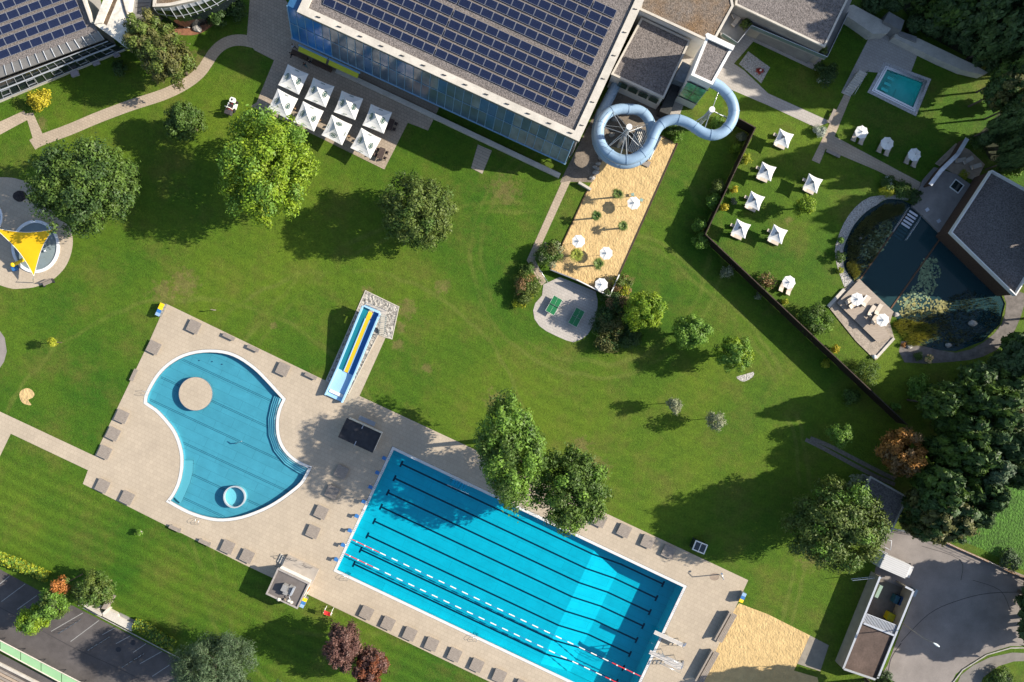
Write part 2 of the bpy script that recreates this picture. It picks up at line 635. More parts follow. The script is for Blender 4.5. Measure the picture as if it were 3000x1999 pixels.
LAWN = lawn_mat()
DECK = paving_mat("deck_paving", (0.385, 0.32, 0.243), (0.305, 0.25, 0.185), 0.62, 0.62, ROT, 0.04, 0.10)
TERR = paving_mat("terrace_paving", (0.32, 0.26, 0.20), (0.17, 0.135, 0.10), 0.5, 0.5, ROT, 0.08)
PATHM = paving_mat("path_paving", (0.36, 0.29, 0.215), (0.24, 0.19, 0.14), 0.5, 0.4, ROT, 0.06)
GREYP = paving_mat("grey_paving", (0.38, 0.345, 0.31), (0.27, 0.245, 0.22), 0.6, 0.4, ROT, 0.05)
ASPH = mat("asphalt", (0.205, 0.182, 0.168), 0.9, nscale=0.22, namt=0.2, n2scale=14, n2amt=0.15, spec=0.2)
ASPHD = mat("asphalt_shaded", (0.088, 0.078, 0.075), 0.9, nscale=0.3, namt=0.25, n2scale=14, n2amt=0.15, spec=0.2)  # tree shade over the car park is put into this darker tone
SAND = sand_mat("sand_yellow", (0.50, 0.355, 0.17))
SOIL = mat("soil", (0.10, 0.07, 0.045), 0.95, nscale=1.2, namt=0.5)
GRAVEL = mat("roof_gravel", (0.155, 0.135, 0.125), 0.95, nscale=0.18, namt=0.12, n2scale=5.0, n2amt=0.5, bump=(6.0, 0.12))
GRAVELR = mat("roof_gravel_moss", (0.145, 0.125, 0.108), 0.95, nscale=0.22, col2=(0.17, 0.10, 0.045), n2scale=5.0, n2amt=0.5, bump=(6.0, 0.12))
PEBBLE = mat("white_pebbles", (0.36, 0.34, 0.31), 0.9, nscale=5.0, namt=0.6, bump=(5.0, 0.2))
CONC = mat("pale_concrete", (0.46, 0.42, 0.36), 0.85, nscale=0.6, namt=0.14, n2scale=5, n2amt=0.08)
CONCS = mat("stained_concrete", (0.56, 0.52, 0.45), 0.85, nscale=0.9, namt=0.2, n2scale=3, n2amt=0.14)
CONCD = mat("grey_concrete", (0.20, 0.19, 0.18), 0.85, nscale=0.5, namt=0.2)
WHITE = mat("white_paint", (0.66, 0.645, 0.61), 0.5, nscale=1.0, namt=0.05)
WALLW = mat("white_render", (0.62, 0.60, 0.56), 0.8, nscale=0.7, namt=0.07)
GREYM = mat("grey_metal", (0.30, 0.31, 0.32), 0.4, 0.6)
STEEL = mat("stainless_steel", (0.62, 0.64, 0.66), 0.25, 0.9)
DARKM = mat("dark_metal", (0.035, 0.035, 0.04), 0.5, 0.3)
WOODG = wood_mat("weathered_wood", (0.185, 0.155, 0.13), (0.32, 0.275, 0.235), 0.0, 2.2)
WOODB = wood_mat("brown_wood", (0.055, 0.032, 0.022), (0.10, 0.062, 0.042), 0.0, 2.0)
WOODD = wood_mat("deck_wood", (0.30, 0.225, 0.165), (0.40, 0.32, 0.24), 0.0, 1.6)
BARK = mat("bark", (0.10, 0.075, 0.055), 0.9, nscale=3, namt=0.4)
CANVAS = mat("white_canvas", (0.66, 0.645, 0.61), 0.8, nscale=2.0, namt=0.04)
CREAM = mat("cream_canvas", (0.74, 0.71, 0.65), 0.8, nscale=2.0, namt=0.05)
BEIGE = mat("beige_cushion", (0.52, 0.45, 0.37), 0.85, nscale=3.0, namt=0.08)
YELLOW = mat("yellow_plastic", (0.72, 0.47, 0.01), 0.5)
BLUEP = mat("blue_plastic", (0.03, 0.13, 0.34), 0.5)
BLACKR = mat("black_rubber", (0.015, 0.015, 0.015), 0.8)
EMBL = mat("emblem_green", (0.02, 0.075, 0.055), 0.8)
EMBLD = mat("emblem_dark", (0.03, 0.03, 0.03), 0.8)
PAINTW = mat("road_paint_shaded", (0.26, 0.255, 0.245), 0.8, nscale=4, namt=0.2)  # white lines dulled: the shade on the bays is put into the colour
STONE = mat("grey_stone", (0.33, 0.31, 0.28), 0.9, nscale=1.5, namt=0.3)
# ------------------------------------------------------------------ foliage
def crown_mesh(name, rx, ry, rz, n_leaf, leaf, mats, seed=0, nblob=30, spread=0.70, blob_r=(0.20, 0.36), flat=1.0, weights=None, core=True, shell=0.62, needle=False, cut=-0.75):
    """crown of many separate leaf faces gathered into branch clumps"""
    R = np.random.RandomState(seed)
    # twig clumps spread through an uneven, lobed crown
    nb = int(min(190, max(16, n_leaf / 110)))
    sc_ = (60.0 / nb) ** (1 / 3)
    lobes = R.normal(size=(7, 3)); lobes /= np.linalg.norm(lobes, axis=1)[:, None]
    lamp_ = R.uniform(-.16, .16, 7)
    cs, rs = [], []
    tries = 0
    dmin = 0.17 * sc_
    while len(cs) < nb and tries < 9000:
        tries += 1
        d = R.normal(size=3); d /= np.linalg.norm(d)
        q = d * (R.uniform(0.12, 1.0) ** 0.4)
        if q[2] < cut:
            continue
        reach = 1 + (lamp_ * np.clip(lobes @ d - .45, 0, 1) * 1.8).sum()
        q = q * (0.97 - .12 * sc_) * reach
        if cs and np.min(np.linalg.norm(np.array(cs) - q, axis=1)) < dmin:
            continue
        cs.append(q); rs.append(R.uniform(.15, .29) * sc_)
    cs = np.array(cs); rs = np.array(rs)
    w = rs ** 2; w /= w.sum()
    idx = R.choice(len(cs), size=n_leaf, p=w)
    d = R.normal(size=(n_leaf, 3))
    d[:, 2] += 0.3
    d /= np.linalg.norm(d, axis=1)[:, None]
    rad = rs[idx] * (0.35 + 0.65 * R.uniform(0, 1, n_leaf) ** 0.6) * R.uniform(0.85, 1.2, n_leaf)
    p = cs[idx] + d * rad[:, None] * np.array([1.1, 1.1, .8])
    stray = R.uniform(size=n_leaf) < 0.07
    p[stray] *= R.uniform(1.02, 1.12, stray.sum())[:, None]
    p = p * np.array([rx, ry, rz])
    out_ = cs[idx] / np.maximum(.2, np.linalg.norm(cs[idx], axis=1))[:, None]
    nrm = d * 0.75 + out_ * .35 + R.normal(size=(n_leaf, 3)) * 0.42 + np.array([0, 0, 0.2])
    nrm /= np.linalg.norm(nrm, axis=1)[:, None]
    a = np.cross(nrm, R.normal(size=(n_leaf, 3)))
    a /= np.linalg.norm(a, axis=1)[:, None]
    b = np.cross(nrm, a)
    s = leaf * R.uniform(0.6, 1.35, n_leaf)
    L = s[:, None]; Wd = (s * (0.22 if needle else 0.55))[:, None]
    v = np.empty((n_leaf, 4, 3))
    v[:, 0] = p - a * L * 0.6
    v[:, 1] = p + b * Wd * 0.55 - a * L * 0.05
    v[:, 2] = p + a * L * 0.6 + nrm * (s * 0.12)[:, None]
    v[:, 3] = p - b * Wd * 0.55 - a * L * 0.05
    v = v.reshape(-1, 3)
    me = bpy.data.meshes.new(name)
    nv = 4 * n_leaf
    me.vertices.add(nv)
    me.vertices.foreach_set("co", v.ravel())
    me.loops.add(nv)
    me.loops.foreach_set("vertex_index", np.arange(nv, dtype=np.int32))
    me.polygons.add(n_leaf)
    me.polygons.foreach_set("loop_start", np.arange(0, nv, 4, dtype=np.int32))
    for m in mats:
        me.materials.append(m)
    if len(mats) > 1:
        ws_ = np.array(weights or [1] * len(mats), float); ws_ /= ws_.sum()
        cm = R.choice(len(mats), size=len(cs), p=ws_)
        mi = cm[idx]
        me.polygons.foreach_set("material_index", mi.astype(np.int32))
    me.update()
    me.validate()
    return me

def trunk_mesh(name, h, r, rx, seed=0, nlimb=5):
    R = random.Random(seed)
    mb = MB()
    bend = (R.uniform(-.2, .2), R.uniform(-.2, .2))
    top = (bend[0], bend[1], h)
    mb.tube([(0, 0, -0.1), (bend[0] * .2, bend[1] * .2, h * .35), (bend[0] * .6, bend[1] * .6, h * .7), top], [r * 1.25, r, r * .75, r * .5], BARK, 8)
    for k in range(nlimb):
        a = 2 * math.pi * k / nlimb + R.uniform(-.4, .4)
        z0 = h * R.uniform(.5, .9)
        l = rx * R.uniform(.45, .75)
        p0 = Vector((bend[0] * .6, bend[1] * .6, z0))
        p1 = p0 + Vector((math.cos(a) * l * .5, math.sin(a) * l * .5, l * .3))
        p2 = p0 + Vector((math.cos(a) * l, math.sin(a) * l, l * .5))
        mb.tube([p0, p1, p2], [r * .45, r * .3, r * .12], BARK, 5)
    me = mb.build(name)
    data = me.data
    bpy.data.objects.remove(me)
    return data

MESHES = {}
def tree(name, label, cat, px, py, rpx, zc, rz, mats, n_leaf=9000, leaf=0.42, seed=1, group=None, rot=0.0, ratio=1.0, proto=None, trunk_r=None, **kw):
    """crown centre seen at photo pixel (px,py), radius rpx pixels, crown centre height zc"""
    w = W(px, py, zc)
    r = rpx * (1 - zc / H) / S
    t = thing(name, label, cat, (w.x, w.y, 0), 0, group)
    key = proto
    if key and key in MESHES:
        cm, tm, r0, rz0, zc0 = MESHES[key]
    else:
        cm = crown_mesh('crown', r, r * ratio, rz, int(n_leaf * 1.5), leaf * .80, mats, seed, **kw)
        tm = trunk_mesh('trunk', zc, trunk_r or max(0.05, r * 0.07), r, seed)
        r0, rz0, zc0 = r, rz, zc
        if key:
            MESHES[key] = (cm, tm, r0, rz0, zc0)
    c = bpy.data.objects.new('crown', cm)
    COL.objects.link(c)
    c.parent = t
    c.location = (0, 0, zc)
    c.rotation_euler = (0, 0, rot)
    c.scale = (r / r0, r / r0, rz / rz0)
    k = bpy.data.objects.new('trunk', tm)
    COL.objects.link(k)
    k.parent = t
    k.scale = (r / r0, r / r0, zc / zc0)
    k.rotation_euler = (0, 0, rot)
    return t

F_MID = leaf_mat("foliage_mid", (0.030, 0.062, 0.010), (0.060, 0.095, 0.016))
F_DARK = leaf_mat("foliage_dark", (0.020, 0.042, 0.010), (0.036, 0.066, 0.016))
F_BRIGHT = leaf_mat("foliage_bright", (0.068, 0.130, 0.008), (0.140, 0.190, 0.012))
F_LIGHT = leaf_mat("foliage_light", (0.052, 0.110, 0.012), (0.095, 0.160, 0.022))
F_OLIVE = leaf_mat("foliage_olive", (0.042, 0.068, 0.012), (0.074, 0.096, 0.018))
F_OLIVED = leaf_mat("foliage_olive_dark", (0.045, 0.052, 0.014), (0.085, 0.080, 0.022))
F_GREY = leaf_mat("foliage_grey", (0.100, 0.120, 0.070), (0.19, 0.19, 0.115))
F_YEL = leaf_mat("foliage_yellow", (0.22, 0.19, 0.012), (0.30, 0.25, 0.02))
F_YGR = leaf_mat("foliage_yellow_green", (0.15, 0.18, 0.012), (0.24, 0.24, 0.02))
F_RED = leaf_mat("foliage_plum", (0.055, 0.025, 0.022), (0.105, 0.055, 0.042))
F_RUST = leaf_mat("foliage_rust", (0.075, 0.022, 0.010), (0.13, 0.045, 0.02))
F_ORANGE = leaf_mat("foliage_orange", (0.15, 0.068, 0.016), (0.26, 0.12, 0.026))
F_REDTOP = leaf_mat("foliage_red_tip", (0.20, 0.075, 0.016), (0.27, 0.11, 0.03))
F_PINE = leaf_mat("foliage_pine", (0.030, 0.052, 0.024), (0.062, 0.090, 0.042))
F_WOOD = leaf_mat("foliage_wood", (0.022, 0.044, 0.014), (0.048, 0.078, 0.024))
F_WHITEB = leaf_mat("foliage_white_blossom", (0.16, 0.19, 0.15), (0.34, 0.35, 0.30))
F_BROWN = leaf_mat("foliage_brown", (0.11, 0.065, 0.03), (0.16, 0.10, 0.04))

def bush(label, px, py, rpx, h, m, seed=1, n=900, leaf=0.2, name='shrub', cat='shrub', ratio=1.0, group=None, rot=0.0, **kw):
    zc = h * 0.5
    w = W(px, py, zc)
    r = rpx * (1 - zc / H) / S
    kw.setdefault('cut', -0.3)
    me = crown_mesh('foliage', r, r * ratio, h * 0.62, n, leaf, m if isinstance(m, list) else [m], seed, **kw)
    t = thing(name, label, cat, (w.x, w.y, 0), rot, group)
    o = bpy.data.objects.new('foliage', me)
    COL.objects.link(o); o.parent = t; o.location = (0, 0, zc)
    mb = MB()
    for k in range(4):
        a = k * 1.57 + seed
        mb.tube([(0.05 * math.cos(a), .05 * math.sin(a), -.05), (r * .4 * math.cos(a), r * .4 * math.sin(a), h * .6)], [0.03, 0.012], BARK, 5)
    mb.build('stem', t)
    return t

# ------------------------------------------------------------------ ground
A_LP = W(1150, 1308)                       # far corner of the swimming pool
LP_R = math.atan2(-409, 863)
LU, LV = 50.5, 21.4
def lp(u, v, z=0.0):
    return Vector((A_LP.x + u * math.cos(LP_R) + v * math.sin(LP_R), A_LP.y + u * math.sin(LP_R) - v * math.cos(LP_R), z))
LP_OUT = [lp(0, 0), lp(LU, 0), lp(LU, LV), lp(0, LV)]
FUN_PX = [(421, 1183), (424, 1159), (437, 1131), (459, 1096), (491, 1064), (536, 1038), (593, 1025), (654, 1027), (701, 1043), (748, 1075), (782, 1108), (814, 1143), (838, 1169),
          (825, 1198), (818, 1230), (819, 1271), (831, 1306), (855, 1335), (884, 1354), (915, 1367), (906, 1386), (887, 1418), (855, 1446), (814, 1475), (769, 1499), (711, 1520), (654, 1528), (606, 1523), (558, 1508), (523, 1491), (486, 1470),
          (504, 1446), (520, 1411), (528, 1367), (526, 1322), (510, 1274), (488, 1242), (459, 1210), (437, 1194)]
def smooth_between(pts, corners, n=3):
    """smooth the outline but keep its sharp corners"""
    P = [Vector((p[0], p[1], 0)) for p in pts]
    idx = sorted(corners)
    out = []
    for a, b in zip(idx, idx[1:] + [idx[0] + len(P)]):
        seg = [P[k % len(P)] for k in range(a, b + 1)]
        out += smooth_poly(seg, n)[:-1]
    return out
FUN_OUT = [W(p.x, p.y) for p in smooth_between(FUN_PX, [0, 12, 19, 30])]
SMALL_OUT = wp([(2593, 190), (2719, 236), (2680, 332), (2550, 268)])
POND_PX = [(2600, 583), (2570, 600), (2537, 621), (2502, 659), (2480, 704), (2470, 736), (2474, 787), (2502, 828), (2518, 819), (2617, 915), (2640, 960), (2680, 1000), (2730, 1025), (2800, 1030), (2880, 1000), (2930, 950), (2945, 890), (2925, 845),
           (2765, 694), (2693, 620), (2672, 600), (2640, 585)]
POND = wp(POND_PX)

lawn = MB()
big = 420
lawn.sheet([[(-big, -big), (big, -big), (big, big), (-big, big)], inset(LP_OUT, -0.05), inset(FUN_OUT, -0.05), inset(SMALL_OUT, 0.03), POND], 0.0, LAWN)
struct('lawn', lawn)

# pool deck
DECK_PX = [(487, 890), (957, 1117), (1051, 1159), (1388, 1316), (1777, 1505), (2192, 1700), (2155, 1780), (2096, 1910), (2040, 2060), (1560, 2060), (1429, 1995), (908, 1745), (717, 1655), (405, 1499), (243, 1418), (258, 1378), (277, 1336), (438, 1000)]
sheet('pool_deck', DECK_PX, 0.03, DECK, [inset(LP_OUT, -0.05), inset(FUN_OUT, -0.05)])
sheet('path', [(277, 1336), (258, 1378), (32, 1271), (-30, 1400), (-120, 1360), (-120, 1150), (0, 1206)], 0.026, DECK)
sheet('terrace', [(735, -40), (723, 115), (746, 148), (803, 177), (752, 300), (735, 312), (862, 367), (1126, 497), (1195, 360), (1254, 383), (1285, 320), (1300, 250), (850, 20), (810, -40)], 0.03, TERR)
def ribbon(pts, w):
    P = smooth_poly([W(*p) for p in pts], 4)
    L, R_ = [], []
    for i, p in enumerate(P):
        t = (P[min(i + 1, len(P) - 1)] - P[max(i - 1, 0)]).normalized()
        n = Vector((-t.y, t.x, 0)) * (w / 2)
        L.append(p + n); R_.append(p - n)
    return L + R_[::-1]
sheet('footpath', ribbon([(95, 425), (121, 411), (204, 380), (287, 345), (383, 309), (478, 278), (542, 247), (584, 215), (606, 186), (625, 157), (647, 135), (676, 121), (708, 118), (745, 125)], 1.75), 0.022, PATHM, world_pts=True)
sheet('footpath', [(102, 425), (132, 408), (97, 331), (75, 333), (80, 352)], 0.018, PATHM)
sheet('footpath', [(80, 352), (75, 333), (70, 325), (-20, 366), (-20, 406)], 0.019, PATHM)
sheet('footpath', [(1645, 535), (1672, 530), (1567, 760), (1600, 826), (1586, 838), (1543, 763)], 0.022, PATHM)
sheet('footpath', [(1108, 978), (1131, 987), (1053, 1161), (1022, 1153)], 0.021, DECK)
# spa garden paths
sheet('footpath', [(2087, 240), (2110, 180), (2190, 40), (2170, 20), (2260, 55), (2420, 150), (2390, 208), (2207, 122), (2150, 187), (2180, 207), (2250, 274), (2434, 357), (2390, 374), (2250, 309)], 0.022, GREYP)
sheet('footpath', [(2473, 277), (2492, 284), (2445, 400), (2697, 535), (2690, 562), (2569, 500), (2419, 437), (2401, 480), (2378, 470), (2434, 356)], 0.026, PATHM)
sheet('plateau', [(2547, 108), (2598, 95), (2693, 147), (2668, 214), (2600, 190), (2580, 214), (2537, 210), (2478, 278), (2464, 272)], 0.022, GREYP)
# sand play court with the beach parasols, and the beach-volleyball sand
sheet('sand', [(1613, 789), (1720, 560), (1730, 540), (1745, 520), (1757, 485), (1790, 430), (1850, 440), (1900, 395), (1940, 400), (1985, 422), (1814, 806), (1785, 868)], 0.03, SAND)
sheet('gravel_yard', [(1930, 160), (2062, 110), (2032, 235), (1992, 335), (1940, 335)], 0.02, GREYP)
sheet('gravel_yard', [(1640, 535), (1695, 425), (1770, 280), (1850, 250), (1985, 345), (1960, 370), (1900, 395), (1850, 440), (1790, 430), (1757, 485), (1742, 535), (1672, 533)], 0.016, mat("yard_ground", (0.17, 0.14, 0.11), 0.95, nscale=0.5, namt=0.25, n2scale=4, n2amt=0.2))
sheet('sand', smooth_poly([W(*p) for p in [(2096, 1912), (2140, 1800), (2165, 1768), (2250, 1800), (2373, 1862), (2345, 1925), (2326, 1965), (2395, 1985), (2400, 2010), (2300, 2060), (2035, 2060)]], 1), 0.018, SAND, world_pts=True)
sheet('paving_slab', [(2373, 1862), (2428, 1891), (2403, 1967), (2336, 1945)], 0.024, mat("slab", (0.24, 0.21, 0.17), 0.9, nscale=1.0, namt=0.15))
PP_PX = [(1592, 834), (1640, 812), (1745, 854), (1751, 880), (1750, 905), (1745, 935), (1736, 958), (1722, 980), (1704, 994), (1680, 1003), (1660, 998), (1630, 985), (1600, 970), (1580, 955), (1566, 935), (1562, 910), (1568, 889), (1588, 866)]
sheet('table_tennis_patio', PP_PX, 0.025, GREYP)
SPL = [(-60, 520), (20, 520), (60, 527), (95, 545), (130, 590), (170, 640), (200, 660), (212, 690), (213, 720), (205, 755), (190, 785), (165, 812), (140, 828), (100, 842), (60, 846), (25, 844), (-60, 815)]
sheet('splash_terrace', smooth_poly([W(*p) for p in SPL], 3), 0.025, DECK, world_pts=True)
sheet('sand_patch', smooth_poly([W(*p) for p in [(58, 1150), (75, 1138), (92, 1142), (101, 1155), (95, 1166), (83, 1172), (92, 1187), (72, 1184), (60, 1172)]], 3, True), 0.012, SAND, world_pts=True)
sheet('asphalt_path', [(-40, 965), (0, 970), (14, 990), (20, 1030), (12, 1060), (0, 1078), (-40, 1090)], 0.012, ASPH)
sheet('rock_patch', smooth_poly([W(*p) for p in [(2158, 1104), (2180, 1098), (2207, 1090), (2206, 1104), (2182, 1118), (2166, 1114)]], 2, True), 0.02, PEBBLE, world_pts=True)
# car park bottom left, road bottom right
sheet('car_park', [(-60, 1640), (0, 1668), (112, 1730), (220, 1778), (508, 1925), (560, 1960), (640, 2060), (330, 2060), (0, 1878), (-60, 1845)], 0.014, ASPHD)
sheet('pavement', [(-60, 1885), (0, 1915), (200, 2016), (280, 2060), (100, 2060), (0, 1990), (-60, 1960)], 0.012, ASPHD)
sheet('road', [(2590, 1560), (2660, 1552), (2730, 1570), (2800, 1605), (3060, 1710), (3060, 1895), (2960, 1893), (2890, 1915), (2840, 1945), (2800, 1975), (2760, 2060), (2530, 2060), (2600, 1950), (2640, 1840), (2680, 1735), (2560, 1690), (2570, 1640)], 0.014, ASPH)
sheet('pavement', [(2815, 1978), (2850, 1950), (2900, 1926), (2965, 1912), (3060, 1916), (3060, 1935), (2970, 1938), (2925, 1952), (2880, 1985), (2850, 2060), (2780, 2060)], 0.018, mat("pavement_grey", (0.17, 0.155, 0.14), 0.9, nscale=1.0, namt=0.15))
mk = MB()
for a, b in (((2820, 1962), (2890, 1918)), ((2890, 1918), (2960, 1898)), ((2960, 1898), (3050, 1897)), ((2760, 2040), (2820, 1962))):
    p, q = W(*a), W(*b)
    mk.box(((p.x + q.x) / 2, (p.y + q.y) / 2, 0.07), ((q - p).length, 0.16, 0.14), STONE, math.atan2(q.y - p.y, q.x - p.x))
struct('kerb', mk)
TRACK = mat("wheel_track_gravel", (0.17, 0.145, 0.12), 0.95, nscale=2.5, namt=0.3)
for off in (0, 1):
    sheet('gravel_track', ribbon([(2360 + off * 14, 1288 - off * 4), (2420 + off * 10, 1318 - off * 11), (2500 + off * 8, 1362 - off * 15), (2570 + off * 6, 1398 - off * 16), (2622, 1420 - off * 16)], 0.6), 0.012, TRACK, world_pts=True)
MEADOW = mat("meadow", (0.045, 0.115, 0.010), 0.9, nscale=0.5, namt=0.3, n2scale=2.5, n2amt=0.35, bump=(3.0, 0.3))
sheet('meadow', [(2830, 1540), (2860, 1480), (2960, 1370), (3060, 1310), (3060, 1690), (2990, 1668), (2880, 1610), (2800, 1578)], 0.010, MEADOW)
sheet('planting_bed', smooth_poly([W(*p) for p in [(505, 88), (560, 66), (620, 40), (650, 50), (600, 92), (560, 104), (515, 100)]], 3, True), 0.02, mat("bed", (0.22, 0.10, 0.055), 0.95, nscale=1.5, namt=0.4), world_pts=True)
# gravel bed on the spa lawn, stone edging strips
sheet('gravel_bed', [(2192, 151), (2256, 198), (2230, 245), (2165, 188)], 0.02, PEBBLE)
# parking bay lines
mk = MB()
for (a, b) in (((0, 1711), (28, 1688)), ((4, 1763), (74, 1711)), ((50, 1786), (108, 1745)), ((150, 1850), (243, 1796)), ((207, 1880), (290, 1818)), ((300, 1860), (336, 1840)), ((340, 1886), (382, 1863)), ((390, 1912), (428, 1886)), ((410, 1945), (474, 1909)), ((446, 1982), (496, 1949))):
    p, q = W(*a), W(*b)
    mk.box(((p.x + q.x) / 2, (p.y + q.y) / 2, 0.02), ((q - p).length, 0.11, 0.004), PAINTW, math.atan2(q.y - p.y, q.x - p.x))
struct('parking_marking', mk)
# ------------------------------------------------------------------ swimming pool (eight lanes)
def floor_mat(name, col, lines, rot, rough=0.5):
    """steel pool floor: welded sheets with thin dark seams"""
    m = bpy.data.materials.new(name)
    m.use_nodes = True
    nt = m.node_tree
    b = nt.nodes['Principled BSDF']
    b.inputs['Roughness'].default_value = rough
    b.inputs['Specular IOR Level'].default_value = 0.3
    tc = N(nt, 'ShaderNodeTexCoord')
    mp = N(nt, 'ShaderNodeMapping')
    mp.inputs['Rotation'].default_value = (0, 0, -rot)
    nt.links.new(tc.outputs['Object'], mp.inputs['Vector'])
    br = N(nt, 'ShaderNodeTexBrick')
    br.inputs['Scale'].default_value = 1.0
    br.inputs['Brick Width'].default_value = lines[0]
    br.inputs['Row Height'].default_value = lines[1]
    br.inputs['Mortar Size'].default_value = lines[2]
    br.offset = lines[3]
    br.inputs['Color1'].default_value = (*[c * 0.97 for c in col], 1)
    br.inputs['Color2'].default_value = (*[c * 1.03 for c in col], 1)
    br.inputs['Mortar'].default_value = (*[c * 0.62 for c in col], 1)
    nt.links.new(mp.outputs[0], br.inputs['Vector'])
    nz = N(nt, 'ShaderNodeTexNoise', Scale=0.5, Detail=5.0, Roughness=0.7)
    nt.links.new(tc.outputs['Object'], nz.inputs['Vector'])
    mr = N(nt, 'ShaderNodeMapRange')
    mr.inputs['From Min'].default_value = 0.3; mr.inputs['From Max'].default_value = 0.7
    mr.inputs['To Min'].default_value = 0.9; mr.inputs['To Max'].default_value = 1.1
    nt.links.new(nz.outputs['Fac'], mr.inputs['Value'])
    sc = N(nt, 'ShaderNodeVectorMath', operation='SCALE')
    nt.links.new(br.outputs['Color'], sc.inputs[0])
    nt.links.new(mr.outputs[0], sc.inputs['Scale'])
    nt.links.new(sc.outputs[0], b.inputs['Base Color'])
    return m

POOLF = floor_mat("pool_floor_lanes", (0.37, 0.54, 0.54), (8.0, 1.25, 0.018, 0.5), 0.0)
POOLF2 = floor_mat("pool_floor_leisure", (0.235, 0.34, 0.375), (5.0, 1.5, 0.02, 0.5), ROT)
LINE = mat("lane_line_blue", (0.010, 0.022, 0.045), 0.6)
WATER_L = water_mat("water_lanes", (0.06, 0.74, 0.88), 0.04, 0.03, 1.2)
WATER_F = water_mat("water_leisure", (0.44, 0.84, 0.93), 0.04, 0.02, 1.0)
STEPM = mat('pool_step', (.60, .62, .62), .5, nscale=1, namt=.05)
COPE = mat("white_pool_edge", (0.54, 0.535, 0.52), 0.45, nscale=1.0, namt=0.06)
GRATE = mat("overflow_grate", (0.30, 0.32, 0.34), 0.6, nscale=1.0, namt=0.1)

pool = thing('swimming_pool', 'long blue eight lane swimming pool with a bright sloping band and diving boards', 'swimming pool', (A_LP.x, A_LP.y, 0), LP_R)
CW = 0.42
x0, x1, y0, y1 = CW, LU - CW, CW, LV - CW
prof = [(x0, -0.85), (14, -0.95), (35.4, -1.15), (40.7, -3.5), (x1, -3.6)]
mb = MB()
for (a, za), (b, zb) in zip(prof, prof[1:]):
    mb.face([(a, -y1, za), (b, -y1, zb), (b, -y0, zb), (a, -y0, za)], POOLF)
    for y in (y0, y1):
        mb.face([(a, -y, za), (b, -y, zb), (b, -y, 0.02), (a, -y, 0.02)], POOLF)
for x, z in ((x0, prof[0][1]), (x1, prof[-1][1])):
    mb.face([(x, -y0, z), (x, -y1, z), (x, -y1, 0.02), (x, -y0, 0.02)], POOLF)
mb.build('basin', pool)
mb = MB()
o = [(0, 0), (LU, 0), (LU, -LV), (0, -LV)]
i_ = [(x0, -y0), (x1, -y0), (x1, -y1), (x0, -y1)]
mb.ring(o, i_, -0.25, 0.07, COPE)
mb.build('pool_edge', pool)
def pz(x):
    for (a, za), (b, zb) in zip(prof, prof[1:]):
        if x <= b:
            return za + (zb - za) * (x - a) / (b - a)
    return prof[-1][1]
for k in range(8):
    v = 2.05 + 2.47 * k
    mb = MB()
    xs = [2.5, 14, 35.4, 40.7, 48.0]
    for a, b in zip(xs, xs[1:]):
        mb.face([(a, -v - .13, pz(a) + .02), (b, -v - .13, pz(b) + .02), (b, -v + .13, pz(b) + .02), (a, -v + .13, pz(a) + .02)], LINE)
    for a, b in ((2.2, 2.5), (48.0, 48.3)):
        mb.face([(a, -v - .5, pz(a) + .02), (b, -v - .5, pz(b) + .02), (b, -v + .5, pz(b) + .02), (a, -v + .5, pz(a) + .02)], LINE)
    mb.build('lane_marking', pool)
# overflow grates at both ends: short dark slots in the edge
for xx in (CW / 2, LU - CW / 2):
    mb = MB()
    for k in range(8):
        v0 = 1.0 + 2.47 * k
        for j in range(5):
            mb.box((xx, -(v0 + j * .28), 0.072), (0.34, 0.06, 0.004), GREYM)
    mb.build('overflow_slot', pool)
# entry steps notched into the long side
ra = MB()
for k in range(6):
    ra.box((10.9 + k * 0.5, -CW - 0.55, -0.2 - k * 0.17), (0.42, 1.1, 0.06), STEEL)
for s in (0.0, 1.15):
    ra.tube([(10.2, -CW - s, 0.0), (10.2, -CW - s, .8), (13.9, -CW - s, .2), (13.9, -CW - s, -.8)], 0.025, STEEL, 6)
ra.build('entry_steps', pool)
def ladder(parent, p, ang, name='pool_ladder'):
    mb = MB()
    c, s = math.cos(ang), math.sin(ang)
    for d in (-0.28, 0.28):
        f = lambda a, z: (p[0] + a * c - d * s, p[1] + a * s + d * c, z)
        mb.tube([f(-.75, 0.03), f(-.72, .75), f(-.35, .95), f(0.05, .75), f(.12, .1), f(.12, -1.0)], 0.024, STEEL, 6)
    for z in (-.2, -.5, -.8):
        mb.tube([(p[0] + .12 * c + .28 * s, p[1] + .12 * s - .28 * c, z), (p[0] + .12 * c - .28 * s, p[1] + .12 * s + .28 * c, z)], 0.025, STEEL, 5)
    mb.build(name, parent)
ladder(pool, (2.3, -LV + CW), math.pi / 2)
ladder(pool, (36.5 - 12.2, -LV + CW), math.pi / 2)
ladder(pool, (24.8, -CW), -math.pi / 2)
w = MB()
w.sheet([[lp(x0, y0), lp(x1, y0), lp(x1, y1), lp(x0, y1)]], -0.06, WATER_L)
struct('water', w)

